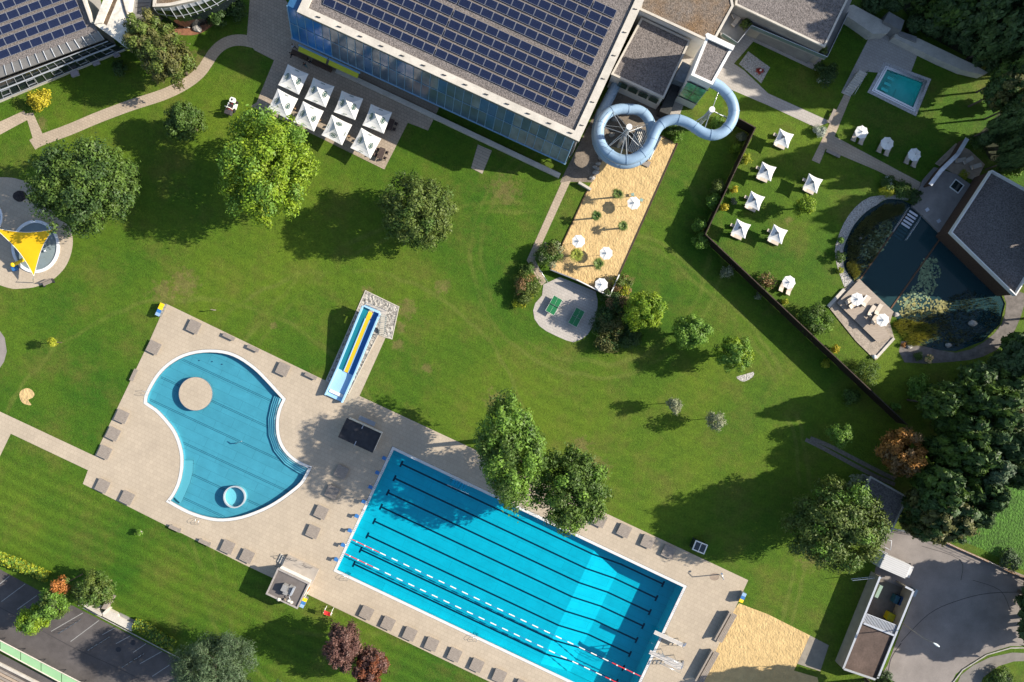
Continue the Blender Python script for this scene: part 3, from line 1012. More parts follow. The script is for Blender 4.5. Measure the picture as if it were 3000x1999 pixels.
# starting blocks
def starting_block():
    t = thing('starting_block', 'x', 'starting block', (0, 0, 0), LP_R, 'starting blocks at the shallow end')
    mb = MB(); mb.box((0, 0, .35), (.22, .25, .7), BLUEP); mb.build('pedestal', t)
    mb = MB(); mb.box((.1, 0, .74), (.62, .52, .08), BLUEP, M=Matrix.Rotation(0.12, 3, 'Y')); mb.build('platform', t)
    mb = MB(); mb.tube([(.3, -.2, .45), (.42, -.2, .5), (.42, .2, .5), (.3, .2, .45)], .02, STEEL, 5); mb.build('handle', t)
    return t
sb = starting_block()
ordw = ['first blue starting block, beside the far pool corner near the dark-roofed kiosk', 'second blue starting block counted from the kiosk corner', 'third blue starting block counted from the kiosk corner',
        'fourth blue starting block counted from the kiosk corner', 'fifth blue block, level with the leisure pool curve', 'sixth blue block, at the lane above both ropes', 'seventh blue block, between the two lane ropes', 'last blue block, at the corner nearest the hut']
for k in range(8):
    p = lp(-0.42, 2.05 + 2.47 * k)
    b = sb if k == 0 else dup(sb, p)
    b.location = (p.x, p.y, 0.03)
    b['label'] = ordw[k]

# lane ropes
RED = mat("red_float", (0.55, 0.03, 0.04), 0.4)
def lane_rope(label, v):
    p = lp(0, v)
    t = thing('lane_rope', label, 'lane rope', (p.x, p.y, 0), LP_R, 'floating lane ropes')
    mb = MB()
    mb.tube([(.4, 0, -.03), (25, 0, -.04), (LU - .4, 0, -.03)], 0.04, BLUEP, 6); mb.build('cable', t)
    for a, b in ((.5, 5.2), (LU - 5.4, LU - .5)):
        mb = MB(); mb.cyl((0, 0), .075, 0, 1, RED, 8)
        mb.v = [(a + v_[2] * (b - a), v_[1], v_[0] - .03) for v_ in mb.v]
        mb.build('red_float_section', t)
        for j in range(3):
            mb = MB(); xx = a + (b - a) * (j + .6) / 3.4
            mb.box((xx, 0, .0), (.22, .17, .16), WHITE); mb.build('float', t)
    me = None
    for k in range(20):
        xx = 5.8 + k * 2.01
        if xx > LU - 6.0:
            break
        if me is None:
            mb = MB(); mb.tube([(-.5, 0, -.03), (.5, 0, -.03)], .085, WHITE, 8)
            f = mb.build('float', t); me = f.data
        else:
            f = bpy.data.objects.new('float', me); COL.objects.link(f); f.parent = t
        f.location = (xx, 0, 0)
    return t
lane_rope('lane rope of white floats with red ends, nearer the middle of the pool', 15.75)
lane_rope('lane rope of white floats with red ends, nearer the row of sunbeds', 18.2)

# diving boards
def diving_board(label, px0, px1, z, railing):
    a, b = W(*px0, z), W(*px1, z)
    L = (b - a).length
    ang = math.atan2(b.y - a.y, b.x - a.x)
    t = thing('diving_board', label, 'diving board', (a.x, a.y, 0), ang)
    PLK = mat('board_grey', (0.42, 0.39, 0.36), 0.7, nscale=2, namt=.1)
    mb = MB(); mb.box((L / 2, 0, z), (L, .52, .07), PLK); mb.build('board', t)
    mb = MB()
    for s in (-.27, .27):
        mb.box((L / 2, s, z + .01), (L, .035, .11), WHITE)
    mb.build('board_rim', t)
    mb = MB()
    for xx in (L * .45, L * .85):
        for s in (-.3, .3):
            mb.tube([(xx, s * 1.3, 0), (xx, s * .8, z - .04)], .06, STEEL, 6)
    mb.tube([(L * .45, -.35, z * .5), (L * .45, .35, z * .5)], .05, STEEL, 6)
    mb.build('support', t)
    mb = MB()
    n = max(3, int(z / .3))
    for s in (-.28, .28):
        mb.tube([(L + .7 + z * .1, s, 0), (L + .1, s, z), (L + .1, s, z + .75)], .03, STEEL, 6)
    for k in range(n):
        f = (k + .5) / n
        xx = L + .7 + z * .1 + (L + .1 - (L + .7 + z * .1)) * f
        mb.box((xx, 0, z * f), (.16, .54, .03), STEEL)
    mb.build('ladder', t)
    if railing:
        for s in (-.62, .62):
            mb = MB()
            mb.tube([(L * .22, s * .9, z), (L * .22, s, z + .9), (L, s, z + .9), (L + .1, s, z)], .028, STEEL, 6)
            mb.tube([(L * .22, s, z + .45), (L, s, z + .45)], .02, STEEL, 5)
            for q in (.5, .75):
                mb.tube([(L * q, s * .9, z), (L * q, s, z + .9)], .022, STEEL, 5)
            mb.build('handrail', t)
        mb = MB(); mb.box((L * .75, .0, z - .03), (L * .5, 1.15, .05), PLK); mb.build('deck', t)
    return t
diving_board('low diving board without rails over the deep pool end', (1917, 1852), (2000, 1890), 1.1, False)
diving_board('high diving board with steel handrails and ladder', (1903, 1910), (1996, 1955), 2.9, True)

# ------------------------------------------------------------------ leisure pool
FC = W(660, 1280)
fun = thing('leisure_pool', 'kidney shaped turquoise leisure pool with a round island', 'swimming pool', (FC.x, FC.y, 0))
FUN_IN = inset(FUN_OUT, 0.46)
FUN_IN2 = inset(FUN_OUT, 0.52)
mb = MB(); mb.ring(FUN_OUT, FUN_IN, -0.3, 0.075, COPE); mb.build('pool_edge', fun, True)
mb = MB()
D1 = -0.66
mb.sheet([FUN_IN2], D1, POOLF2)
n = len(FUN_IN2)
for k in range(n):
    a, b = FUN_IN2[k], FUN_IN2[(k + 1) % n]
    mb.face([(a.x, a.y, D1), (b.x, b.y, D1), (b.x, b.y, 0.02), (a.x, a.y, 0.02)], POOLF2)
mb.build('basin', fun, True)
w = MB(); w.sheet([inset(FUN_OUT, 0.47)], -0.05, WATER_F); struct('water', w)
# seam gutters on the floor
mb = MB()
for k in range(-3, 4):
    for q in (0, .22):
        c = FC + Vector((-math.sin(ROT), math.cos(ROT), 0)) * (k * 3.9 + q)
        pts = [c + Vector((math.cos(ROT), math.sin(ROT), 0)) * s for s in np.linspace(-16, 16, 161)]
        def inside(p, poly=FUN_IN2):
            r = False
            for i in range(len(poly)):
                a, b = poly[i - 1], poly[i]
                if (a.y > p.y) != (b.y > p.y) and p.x < (b.x - a.x) * (p.y - a.y) / (b.y - a.y) + a.x:
                    r = not r
            return r
        run = []
        for p in pts + [Vector((999, 999, 0))]:
            if inside(p):
                run.append(p)
            else:
                if len(run) > 3:
                    d = Vector((-math.sin(ROT), math.cos(ROT), 0)) * .035
                    a, b = run[0], run[-1]
                    mb.face([(*(a - d).xy, D1 + .012), (*(b - d).xy, D1 + .012), (*(b + d).xy, D1 + .012), (*(a + d).xy, D1 + .012)], LINE2 if 'LINE2' in globals() else globals().setdefault('LINE2', mat('seam_blue', (0.06, 0.10, 0.13), .6)))
                run = []
mb.build('floor_channel', fun, True)
# round island, whirl ring and water spout
ic = W(574, 1154)
mb = MB(); mb.cyl((ic.x, ic.y), 2.62, D1, 0.16, STEEL, 48); mb.build('island_wall', fun, True)
mb = MB(); mb.cyl((ic.x, ic.y), 2.56, 0.1, 0.19, DECK, 48); mb.build('island_top', fun, True)
rc = W(686, 1457, .4)
mb = MB()
ro = [(rc.x + 1.72 * math.cos(a), rc.y + 1.72 * math.sin(a)) for a in np.linspace(0, 2 * math.pi, 41)[:-1]]
ri = [(rc.x + 1.52 * math.cos(a), rc.y + 1.52 * math.sin(a)) for a in np.linspace(0, 2 * math.pi, 41)[:-1]]
mb.ring(ro, ri, D1, 0.35, mat('bright_steel', (.50, .53, .54), .3, .35)); mb.sheet([[Vector((*q_, 0)) for q_ in ri]], D1 + .12, STEPM)
mb.build('whirl_ring', fun, True)
p0, p1 = W(690, 1300, -.05), W(708, 1293, 1.0)
mb = MB(); mb.tube([p0 + Vector((0, 0, -1)), p0, p1], [.09, .09, .06], STEEL, 8); mb.build('water_spout', fun, True)
# curved steps along the right side
edge_px = [(834, 1171), (825, 1198), (818, 1230), (819, 1271), (831, 1306), (855, 1335), (884, 1354), (908, 1366)]
E = [W(*p) for p in edge_px]
def off_edge(d):
    out = []
    for i, p in enumerate(E):
        t = (E[min(i + 1, len(E) - 1)] - E[max(i - 1, 0)]).normalized()
        nrm = Vector((t.y, -t.x, 0))
        if nrm.dot(FC - p) < 0:
            nrm = -nrm
        out.append(p + nrm * d)
    return out
for k in range(4):
    a, b = off_edge(.5 + k * .34), off_edge(.5 + (k + 1) * .34)
    z = -.05 - .13 * k
    mb = MB()
    for j in range(len(a) - 1):
        mb.face([(*a[j].xy, z), (*a[j + 1].xy, z), (*b[j + 1].xy, z), (*b[j].xy, z)], STEPM)
        mb.face([(*b[j].xy, z), (*b[j + 1].xy, z), (*b[j + 1].xy, D1), (*b[j].xy, D1)], POOLF2)
        d = (b[j] - a[j]).normalized() * .05
        mb.face([(*(b[j] - d).xy, z + .01), (*(b[j + 1] - d).xy, z + .01), (*b[j + 1].xy, z + .01), (*b[j].xy, z + .01)], LINE2)
    mb.build('step', fun, True)
# submerged bubble bench on the left
arc = [W(*p) for p in [(528, 1350), (527, 1380), (520, 1411), (511, 1434), (502, 1452)]]
arc2 = [W(*p) for p in [(563, 1350), (562, 1385), (553, 1418), (541, 1445), (527, 1476)]]
mb = MB()
for j in range(4):
    mb.face([(*arc[j].xy, -.25), (*arc2[j].xy, -.25), (*arc2[j + 1].xy, -.25), (*arc[j + 1].xy, -.25)], mat('bench_steel', (.40, .46, .46), .5))
    mb.face([(*arc2[j].xy, -.25), (*arc2[j + 1].xy, -.25), (*arc2[j + 1].xy, D1), (*arc2[j].xy, D1)], STEEL)
mb.build('bubble_bench', fun, True)
def ladder_px(parent, px, px2):
    a, b = W(*px), W(*px2)
    o = parent.location
    ladder(parent, (a.x - o.x, a.y - o.y), math.atan2(b.y - a.y, b.x - a.x))
ladder_px(fun, (432, 1152), (460, 1160))
ladder_px(fun, (584, 1520), (600, 1480))
mb = MB()
for p in ((580, 1057), (618, 1060), (647, 1068)):
    q = W(*p); mb.cyl((q.x, q.y), .09, D1, D1 + .12, STEEL, 8)
mb.build('floor_jet', fun, True)

# ------------------------------------------------------------------ small spa pool
sp = thing('spa_pool', 'small rectangular green-blue spa pool with steel rim and stone border', 'pool', tuple(W(2635, 260)))
SI = inset(SMALL_OUT, 0.62)
STRIP = mat("pool_stone_strip", (0.40, 0.38, 0.37), 0.8, nscale=5, namt=.4)
mb = MB(); mb.ring(inset(SMALL_OUT, -0.35), inset(SMALL_OUT, 0.12), -.05, 0.05, STRIP); mb.build('stone_border', sp, True)
mb = MB(); mb.ring(inset(SMALL_OUT, 0.12), inset(SMALL_OUT, 0.30), -.3, .10, STEEL); mb.ring(inset(SMALL_OUT, 0.34), SI, -.3, .16, STEEL); mb.build('pool_edge', sp, True)
SPF = mat("spa_floor", (0.62, 0.74, 0.70), 0.5, nscale=.6, namt=.08)
mb = MB(); mb.sheet([SI], -1.3, SPF)
for k in range(4):
    a, b = SI[k], SI[(k + 1) % 4]
    mb.face([(*a.xy, -1.3), (*b.xy, -1.3), (*b.xy, .1), (*a.xy, .1)], SPF)
mb.build('basin', sp, True)
mb = MB()
for k in range(4):
    p, q = W(2598 + 13 + k * -7, 208 + k * 15), W(2630 - k * 7, 218 + k * 15)
    mb.box(((p.x + q.x) / 2, (p.y + q.y) / 2, -.25 - .22 * k), ((q - p).length, .42, .06), STEEL, math.atan2(q.y - p.y, q.x - p.x))
mb.build('step', sp, True)
p, q = W(2625, 262, -1.2), W(2614, 290, -1.2)
mb = MB(); mb.tube([p, q], .05, WHITE, 6); mb.build('floor_light', sp, True)
w = MB(); w.sheet([SI], -.03, water_mat("water_spa", (0.24, 0.84, 0.80), 0.04, 0.02)); struct('water', w)

# ------------------------------------------------------------------ splash pools with sail
RIM = mat("splash_rim", (0.66, 0.68, 0.70), 0.4)
def splash(label, px, py, rx, ry, loc):
    c = W(px, py)
    t = thing('splash_pool', label, 'paddling pool', (c.x, c.y, 0))
    A = np.linspace(0, 2 * math.pi, 57)[:-1]
    e = lambda k: [(rx * k * math.cos(a), ry * k * math.sin(a)) for a in A]
    mb = MB(); mb.ring(e(1), e(.89), 0, .22, RIM); mb.build('rim', t)
    mb = MB(); mb.sheet([[Vector((*q, 0)) for q in e(.895)]], .06, mat('splash_floor', (.27, .28, .28), .6, nscale=.5, namt=.12)); mb.build('basin', t)
    w = MB(); w.sheet([[Vector((q[0] + c.x, q[1] + c.y, 0)) for q in e(.893)]], .14, WATER_S); struct('water', w)
    return t
WATER_S = water_mat("water_shallow", (0.82, 0.90, 0.93), 0.03, 0.02, 2.0)
s1 = splash('round white-rimmed paddling pool under the yellow sail', 105.5, 723, 3.72, 4.1, None)
s2 = splash('round paddling pool cut by the left edge of the photo', -38, 637, 2.5, 2.7, None)
c = W(134, 736)
mb = MB(); mb.blob((c.x, c.y, .3), .22, .22, .22, STEEL, 12, 8); mb.cyl((c.x, c.y), .08, 0, .3, STEEL, 8)
tag(mb.build('water_bubbler'), 'shiny steel dome standing in the paddling pool under the sail', 'fountain')
# toddler slide
c = W(46, 780)
t = thing('toddler_slide', 'small yellow and blue toddler slide ending in the paddling pool', 'slide', (c.x, c.y, 0))
a = W(38, 776, .9) - c; b = W(72, 760, .3) - c
mb = MB(); mb.tube([a, (a + b) / 2 + Vector((0, 0, -.05)), b], [.30, .27, .27], YELLOW, 8); mb.blob((a.x, a.y, .95), .38, .38, .34, YELLOW, 10, 6); mb.build('chute', t)
mb = MB(); q = W(48, 786) - c; mb.box((q.x, q.y, .35), (.75, .75, .7), BLUEP, .5); mb.build('steps', t)
# the sail and its poles
SAILM = mat("yellow_sail", (0.72, 0.42, 0.003), 0.7, nscale=1.5, namt=.05)
P3 = [W(-14, 669, 4.3), W(156, 673, 4.3), W(99, 809, 2.3)]
cen = (P3[0] + P3[1] + P3[2]) / 3
t = thing('shade_sail', 'bright yellow triangular shade sail over the paddling pool', 'shade sail', (cen.x, cen.y, 0))
mb = MB()
n = 14
grid = {}
for i in range(n + 1):
    for j in range(n + 1 - i):
        k = n - i - j
        a, b, c_ = i / n, j / n, k / n
        p = P3[0] * a + P3[1] * b + P3[2] * c_
        sag = a * b + b * c_ + c_ * a
        edge = lambda u, v: u * v
        pull = (cen - p) * 0
        # curve every edge inward
        for (u, v, o_) in ((a, b, c_), (b, c_, a), (c_, a, b)):
            mid = {0: 0}
            d = (cen - p)
            pull = pull + d * (0.42 * 4 * u * v * max(0, 1 - 2.8 * o_))
        q = p + pull * .5
        q.z = p.z - .35 * sag
        grid[(i, j)] = q
for i in range(n):
    for j in range(n - i):
        mb.face([grid[(i, j)], grid[(i + 1, j)], grid[(i, j + 1)]], SAILM, True)
        if i + j < n - 1:
            mb.face([grid[(i + 1, j)], grid[(i + 1, j + 1)], grid[(i, j + 1)]], SAILM, True)
mb.build('sail_cloth', t, True)
for seq in ([(k, n - k) for k in range(n + 1)], [(0, k) for k in range(n + 1)], [(k, 0) for k in range(n + 1)]):
    mb = MB(); mb.tube([grid[s_] for s_ in seq], .035, WHITE, 5); mb.build('edge_cord', t, True)
mb = MB(); b0 = W(98, 829); mb.tube([b0, P3[2] + Vector((0, -.35, .2))], .06, STEEL, 8); mb.tube([P3[2], P3[2] + Vector((0, -.35, .2))], .02, STEEL, 5); mb.build('pole', t, True)
for p_ in (P3[0], P3[1]):
    mb = MB(); q = p_ + Vector((.25 if p_.x > cen.x else -.25, .25, 0)); mb.tube([(q.x, q.y, 0), (q.x, q.y, 4.5)], .06, STEEL, 8); mb.tube([q, p_], .02, STEEL, 5); mb.build('pole', t, True)
# ------------------------------------------------------------------ sports hall with solar roof
HZ = 11.0
G = W(1696, 415, HZ)
HR = -math.atan2(380, 826)
kx = lambda x, y: (G.x + x * math.cos(HR) - y * math.sin(HR), G.y + x * math.sin(HR) + y * math.cos(HR))
HL = 43.7; HD = 42.0
hall = thing('swimming_hall', 'large flat-roofed swimming hall with blue glass front and solar panels', 'building', (G.x, G.y, 0), HR)
BLUEG = mat("blue_glass", (0.015, 0.13, 0.36), 0.12, 0.0, 0.8, nscale=.25, namt=.3)
GREYG = mat("grey_glass", (0.06, 0.10, 0.15), 0.14, 0.0, 0.8, nscale=.3, namt=.35)
BLUE2 = mat("mid_blue_glass", (0.03, 0.10, 0.21), 0.14, 0, .8, nscale=.25, namt=.3)
BROWNG = mat("brown_glass", (0.15, 0.17, 0.20), 0.14, 0.0, 0.8, nscale=.5, namt=.4)
DKGLASS = mat("dark_glass", (0.015, 0.022, 0.025), 0.05, 0.0, 0.8)
MULL = mat("light_blue_mullion", (0.20, 0.34, 0.48), 0.5, 0.2)
mb = MB()
mb.box((-HL / 2, HD / 2 + .4, HZ / 2 - .35), (HL - .8, HD, HZ - .8), CONCD); mb.build('wall', hall)
mb = MB(); mb.box((-HL / 2, HD / 2, HZ - .5), (HL, HD, .5), GRAVEL); mb.build('roof', hall)
mb = MB()
pw = 1.15
mb.box((-HL / 2, pw / 2, HZ - .25), (HL, pw, .6), CONC)
mb.box((-pw / 2, HD / 2 + pw / 2, HZ - .25), (pw, HD - pw, .6), CONC)
mb.box((-HL + pw / 2, HD / 2 + pw / 2, HZ - .25), (pw, HD - pw, .6), CONC)
mb.build('parapet', hall)
random.seed(3)
for k in range(13):                     # roof anchors along the parapet
    xx = -1.6 - k * 3.25
    mb = MB(); mb.box((xx, .55, HZ + .16), (.62, .11, .08), DARKM, -HR * .3); mb.box((xx - .2, .55, HZ + .1), (.12, .12, .12), DARKM); mb.build('roof_anchor', hall)
for k in range(6):
    mb = MB(); mb.box((-.55, 2.2 + k * 3.6, HZ + .13), (.5, .09, .06), DARKM, .3); mb.box((-.75, 2.2 + k * 3.6, HZ + .1), (.12, .12, .12), DARKM); mb.build('roof_anchor', hall)
# sloping glass front: one bay after another
bays = 34
xl, xr = -HL - 1.9, -.75
zt, zb = HZ - .6, 4.2
yt, yb = .35, -2.05
for k in range(bays):
    a = xl + (xr - xl) * k / bays
    b = xl + (xr - xl) * (k + 1) / bays
    m_ = BLUEG if k < 4 else [GREYG, BLUE2, GREYG, BLUE2, GREYG, BROWNG][random.randrange(6)] if k < 27 else [GREYG, BROWNG][k % 2]
    m2 = BLUEG if k < 5 else [GREYG, GREYG, BLUE2, GREYG][random.randrange(4)] if k < 27 else BROWNG
    ym, zm = (yt + yb) / 2, (zt + zb) / 2
    mb = MB()
    mb.faces([(a + .05, yt, zt), (b - .05, yt, zt), (b - .05, ym + .03, zm + .05), (a + .05, ym + .03, zm + .05)], [(0, 3, 2, 1)], m_)
    mb.faces([(a + .05, ym - .03, zm - .05), (b - .05, ym - .03, zm - .05), (b - .05, yb, zb), (a + .05, yb, zb)], [(0, 3, 2, 1)], m2)
    mb.build('glass_bay', hall)
    mb = MB(); mb.tube([(a, yt - .02, zt + .05), (a, yb - .02, zb + .05)], .05, MULL, 4, smooth=False)
    mb.tube([(a, ym - .03, zm), (b, ym - .03, zm)], .04, MULL, 4, smooth=False); mb.build('mullion', hall)
mb = MB()
mb.box(((xl + xr) / 2, yb - .05, zb), (xr - xl + .3, .16, .16), MULL)
mb.box(((xl + xr) / 2, yb + .25, zb - .55), (xr - xl + .1, .25, .18), MULL)
mb.tube([(xr, yt, zt), (xr, yb, zb)], .08, MULL, 6); mb.tube([(xl, yt, zt), (xl, yb, zb)], .08, MULL, 6)
mb.build('facade_beam', hall)
# glazed cheeks at both ends and the recessed dark front below
for fs_, m_ in (([(xr, .4, zt), (xr, yb, zb), (xr, .4, zb)], GREYG), ([(xl, .4, zt), (xl, yb, zb), (xl, .4, zb)], BLUEG),
                ([(xl, .4, zt), (-HL + .2, .4, zt), (-HL + .2, .4, zb), (xl, .4, zb)], BLUEG), ([(xl, .4, zt), (-HL + .3, .4, zt), (-HL + .3, 2.6, zt), (xl, 2.6, zt)], BLUE2)):
    mb = MB(); mb.face(fs_, m_); mb.build('glass_cheek', hall)
mb = MB(); mb.box(((xl + xr) / 2, .3, zb / 2), (xr - xl, .3, zb), DKGLASS); mb.build('ground_floor_glazing', hall)
mb = MB(); mb.box(((xl + xr) / 2, -.9, zb - .75), (xr - xl, 2.1, .12), CONCD); mb.build('soffit', hall)
for k in range(17):
    mb = MB(); xx = xl + 1 + k * 2.75
    mb.tube([(xx, yb + .2, zb - .5), (xx, -.1, zb - 2.2)], .06, GREYM, 6); mb.build('strut', hall)
for a, b in ((-44.6, -40.0), (-39.6, -34.7)):   # yellow awnings over the terrace
    mb = MB(); mb.box(((a + b) / 2, -2.75, 2.95), (b - a, .75, .07), mat("awning_yellow", (0.42, 0.42, 0.03), .8), M=Matrix.Rotation(.35, 3, 'X')); mb.box(((a + b) / 2, -2.3, 3.15), (b - a + .3, .3, .25), MULL)
    mb.build('awning', hall)

# low ledge along the front and slab path
mb = MB()
P = [W(985, 205, .55), W(1640, 515, .55)]
d = P[1] - P[0]
mb.box(((P[0].x + P[1].x) / 2, (P[0].y + P[1].y) / 2, .28), (d.length, .75, .56), CONC, math.atan2(d.y, d.x))
tag(mb.build('ledge_wall'), 'long low pale ledge running below the blue glass front of the hall', 'wall')
sheet('slab_path', [(1400, 424), (1441, 442), (1413, 510), (1380, 493)], 0.03, paving_mat("step_slabs", (.34, .29, .23), (.12, .10, .08), 3.0, .45, ROT))

# ------------------------------------------------------------------ solar panels
CELLS = cells_mat()
PFR = mat("panel_frame", (0.27, 0.28, 0.31), 0.4, 0.3)
ALU = mat("aluminium_frame", (0.42, 0.44, 0.48), 0.4, 0.3)
TRAY = mat("ballast_tray", (0.18, 0.145, 0.115), 0.8, nscale=2.5, namt=0.3)
def panel_proto(label, group):
    t = thing('photovoltaic_module', label, 'solar panel', (0, 0, 0), HR, group)
    M = Matrix.Rotation(math.radians(13), 3, 'X')
    mb = MB(); mb.box((0, 0, 0), (1.62, 1.04, .012), CELLS)
    mb.v = [tuple(M @ Vector(q) + Vector((0, 0, .262))) for q in mb.v]
    c = mb.build('cell_sheet', t)
    mb = MB(); o = [(-.835, -.545), (.835, -.545), (.835, .545), (-.835, .545)]; i_ = [(-.795, -.505), (.795, -.505), (.795, .505), (-.795, .505)]
    mb.ring(o, i_, -.03, .012, PFR)
    mb.v = [tuple(M @ Vector(q) + Vector((0, 0, .262))) for q in mb.v]
    mb.build('frame', t)
    mb = MB(); mb.box((0, .655, .02), (1.6, .17, .05), TRAY); mb.box((0, 0, .03), (1.5, .9, .05), DARKM)
    for s in (-.7, .7):
        mb.box((s, .46, .18), (.05, .05, .36), ALU); mb.box((s, -.46, .07), (.05, .05, .14), ALU)
    mb.build('ballast_tray', t)
    return t
pp = panel_proto('blue-black solar panel in the block nearer the blue glass front of the hall', 'solar panels in the block nearer the glass front')
first = True
zr = HZ - .25
def hall_local(px, py):
    w_ = W(px, py, zr + .25) - G
    return (w_.x * math.cos(HR) + w_.y * math.sin(HR), -w_.x * math.sin(HR) + w_.y * math.cos(HR))
nP = 0
for (rx, ry, ncol_px, rows, lab, grp) in ((1652.5, 324.5, 955, 5, None, None),
                                          (1722, 175.5, 900, 6, 'blue-black solar panel in the block farther from the glass front of the hall', 'solar panels in the far block on the hall roof')):
    proto2 = None
    x00, y00 = hall_local(rx, ry)
    for r in range(rows):
        for c_ in range(24):
            gap = (.17 if c_ >= 2 else 0) + (.17 if c_ >= 12 else 0)
            X = x00 - c_ * 1.715 - gap
            Y = y00 + r * 1.49
            if X < -HL + 2.8 or Y > 21:
                continue
            q = kx(X, Y)
            py = CY - q[1] * S / (1 - HZ / H)
            pxx = CX + q[0] * S / (1 - HZ / H)
            if py < -25:
                continue
            if lab and pxx < 1060:
                continue
            if first:
                o = pp; first = False
                o.location = (q[0], q[1], zr)
            else:
                o = dup(pp, (q[0], q[1], zr))
            if lab:
                o['label'] = lab; o['group'] = grp
            nP += 1

# ------------------------------------------------------------------ west hall (top left)
wz = 6.2
wp_ = [(-170, 257), (287, 92), (277, 70), (250, 0), (225, -90), (-170, -90)]
poly = wp(wp_, wz)
c0 = poly[1]
west = thing('solar_roof_building', 'low hall with gravel roof, tilted solar panels and a dark window front', 'building', (c0.x, c0.y, 0))
mb = MB(); mb.prism(inset(poly, .3), 0, wz - .35, CONCD); mb.build('wall', west, True)
mb = MB(); mb.prism(poly, wz - .35, wz, GRAVEL); mb.build('roof', west, True)
mb = MB(); a, b = W(277, 70, wz), W(245, -20, wz); d = b - a
mb.box(((a.x + b.x) / 2 - .1, (a.y + b.y) / 2, wz + .25), (d.length, .35, .8), CONC, math.atan2(d.y, d.x)); mb.build('parapet', west, True)
# sloping metal canopy with ribs
A0, A1 = W(-170, 257, wz), W(287, 92, wz)
B0, B1 = W(-170, 290, 5.3), W(306, 116, 5.3)
CANM = mat("canopy_metal", (0.20, 0.19, 0.18), 0.5, 0.3, nscale=1, namt=.15)
mb = MB(); mb.faces([A0 + Vector((0, 0, -.05)), A1 + Vector((0, 0, -.05)), B1, B0, A0 + Vector((0, 0, -.2)), A1 + Vector((0, 0, -.2)), B1 + Vector((0, 0, -.12)), B0 + Vector((0, 0, -.12))], [(0, 3, 2, 1), (4, 5, 6, 7), (3, 7, 6, 2), (1, 2, 6, 5)], CANM); mb.build('canopy', west, True)
nb = 20
for k in range(nb + 1):
    f = k / nb
    mb = MB(); mb.tube([A0.lerp(A1, f) + Vector((0, 0, .12)), B0.lerp(B1, f) + Vector((0, 0, .12))], .06, ALU, 4, smooth=False); mb.build('canopy_rib', west, True)
# window wall in two tiers
C0, C1 = W(-170, 305, 4.6), W(316, 119, 4.6)
D0, D1_ = W(-170, 372, 0.0), W(375, 146, 0.0)
E0, E1 = C0.lerp(D0, .34), C1.lerp(D1_, .34)
F0, F1 = C0.lerp(D0, .84), C1.lerp(D1_, .84)
nb = 21
for k in range(nb):
    f, g = k / nb + .002, (k + 1) / nb - .002
    mb = MB()
    mb.faces([C0.lerp(C1, f), C0.lerp(C1, g), E0.lerp(E1, g), E0.lerp(E1, f)], [(0, 3, 2, 1)], DKGLASS)
    mb.faces([E0.lerp(E1, f), E0.lerp(E1, g), F0.lerp(F1, g), F0.lerp(F1, f)], [(0, 3, 2, 1)], DKGLASS)
    wdw = mb.build('window', west, True)
    mb = MB()
    u = Vector((.03, -.06, .03))
    mb.tube([C0.lerp(C1, f) + u, F0.lerp(F1, f) + u], .045, ALU, 4, smooth=False)
    if k % 3 == 1:
        q = [E0.lerp(E1, f).lerp(F0.lerp(F1, f), s_) for s_ in (.25, .75)]; q2 = [E0.lerp(E1, g).lerp(F0.lerp(F1, g), s_) for s_ in (.25, .75)]
        mb.tube([q[0] + u, q2[0] + u, q2[1] + u, q[1] + u], .05, ALU, 4, smooth=False)
    fr = mb.build('frame')
    fr.parent = wdw
    inv = parent_matrix(wdw).inverted()
    fr.data.transform(inv)
mb = MB(); u = Vector((.1, -.2, .05)); mb.tube([E0 + u, E1 + u], .13, ALU, 6); mb.tube([C0 + u * .5, C1 + u * .5], .08, ALU, 6); mb.tube([F0 + u * .4, F1 + u * .4], .06, ALU, 6); mb.build('transom', west, True)
mb = MB(); mb.faces([F0, F1, D1_, D0], [(0, 3, 2, 1)], CONC); mb.build('plinth', west, True)
# panels on the west roof
ang = math.atan2(.357, .934)
st_x, st_y = -31.9, 12.0
t0 = None
for r in range(6):
    for c_ in range(14):
        px = 234 - r * 12.2 - c_ * 31.9
        py = 76 - r * 31.0 + c_ * 11.8
        if px < -25 or py < -25:
            continue
        q = W(px, py, wz + .25)
        o = dup(pp, (q.x, q.y, wz), ang, 'blue solar panel on the roof of the window-fronted building in the corner')
        o['group'] = 'solar panels on the corner roof'
mb = MB()
PS = wp([(277, 72), (332, 111), (377, 147), (379, 84), (373, 49), (385, -30), (318, -30)], 6.8)
c0 = PS[1]
t = thing('concrete_roof_slab', 'pale stained concrete roof slab between the corner building and a tree', 'roof', (c0.x, c0.y, 0))
mb.prism(PS, 5.6, 6.8, CONCS); mb.build('slab', t, True)
mb = MB(); mb.prism(wp([(343, -30), (302, 68), (313, 75), (356, -30)], 6.8), 6.81, 6.83, SOIL); mb.build('gutter', t, True)
mb = MB(); mb.prism(wp([(277, 72), (302, 68), (343, -30), (316, -30)], 6.9), 6.82, 7.05, CONCS); mb.build('raised_edge', t, True)
mb = MB(); mb.prism(inset(PS, .5), 0, 5.6, CONCD); mb.build('wall', t, True)
mb = MB(); mb.tube([W(357, -5, 6.9), W(366, 30, 6.9), W(379, 66, 6.9)], .12, DARKM, 6); mb.build('joint_pipe', t, True)
t = thing('flat_roof', 'shaded grey flat roof beside the pale stained slab', 'roof', tuple(W(410, 20)))
mb = MB(); mb.prism(wp([(386, -40), (374, 47), (379, 62), (420, 45), (440, 22), (452, -40)], 4.2), 0, 4.2, CONCD); mb.build('roof_slab', t, True)
mb = MB()
for k in range(3):
    a, b = W(384 + k * 8, 10 + k * 14, 4.22), W(438 - k * 3, 20 + k * 8 - 12, 4.22)
    mb.tube([a, b], .03, DARKM, 4)
mb.build('roof_seam', t, True)

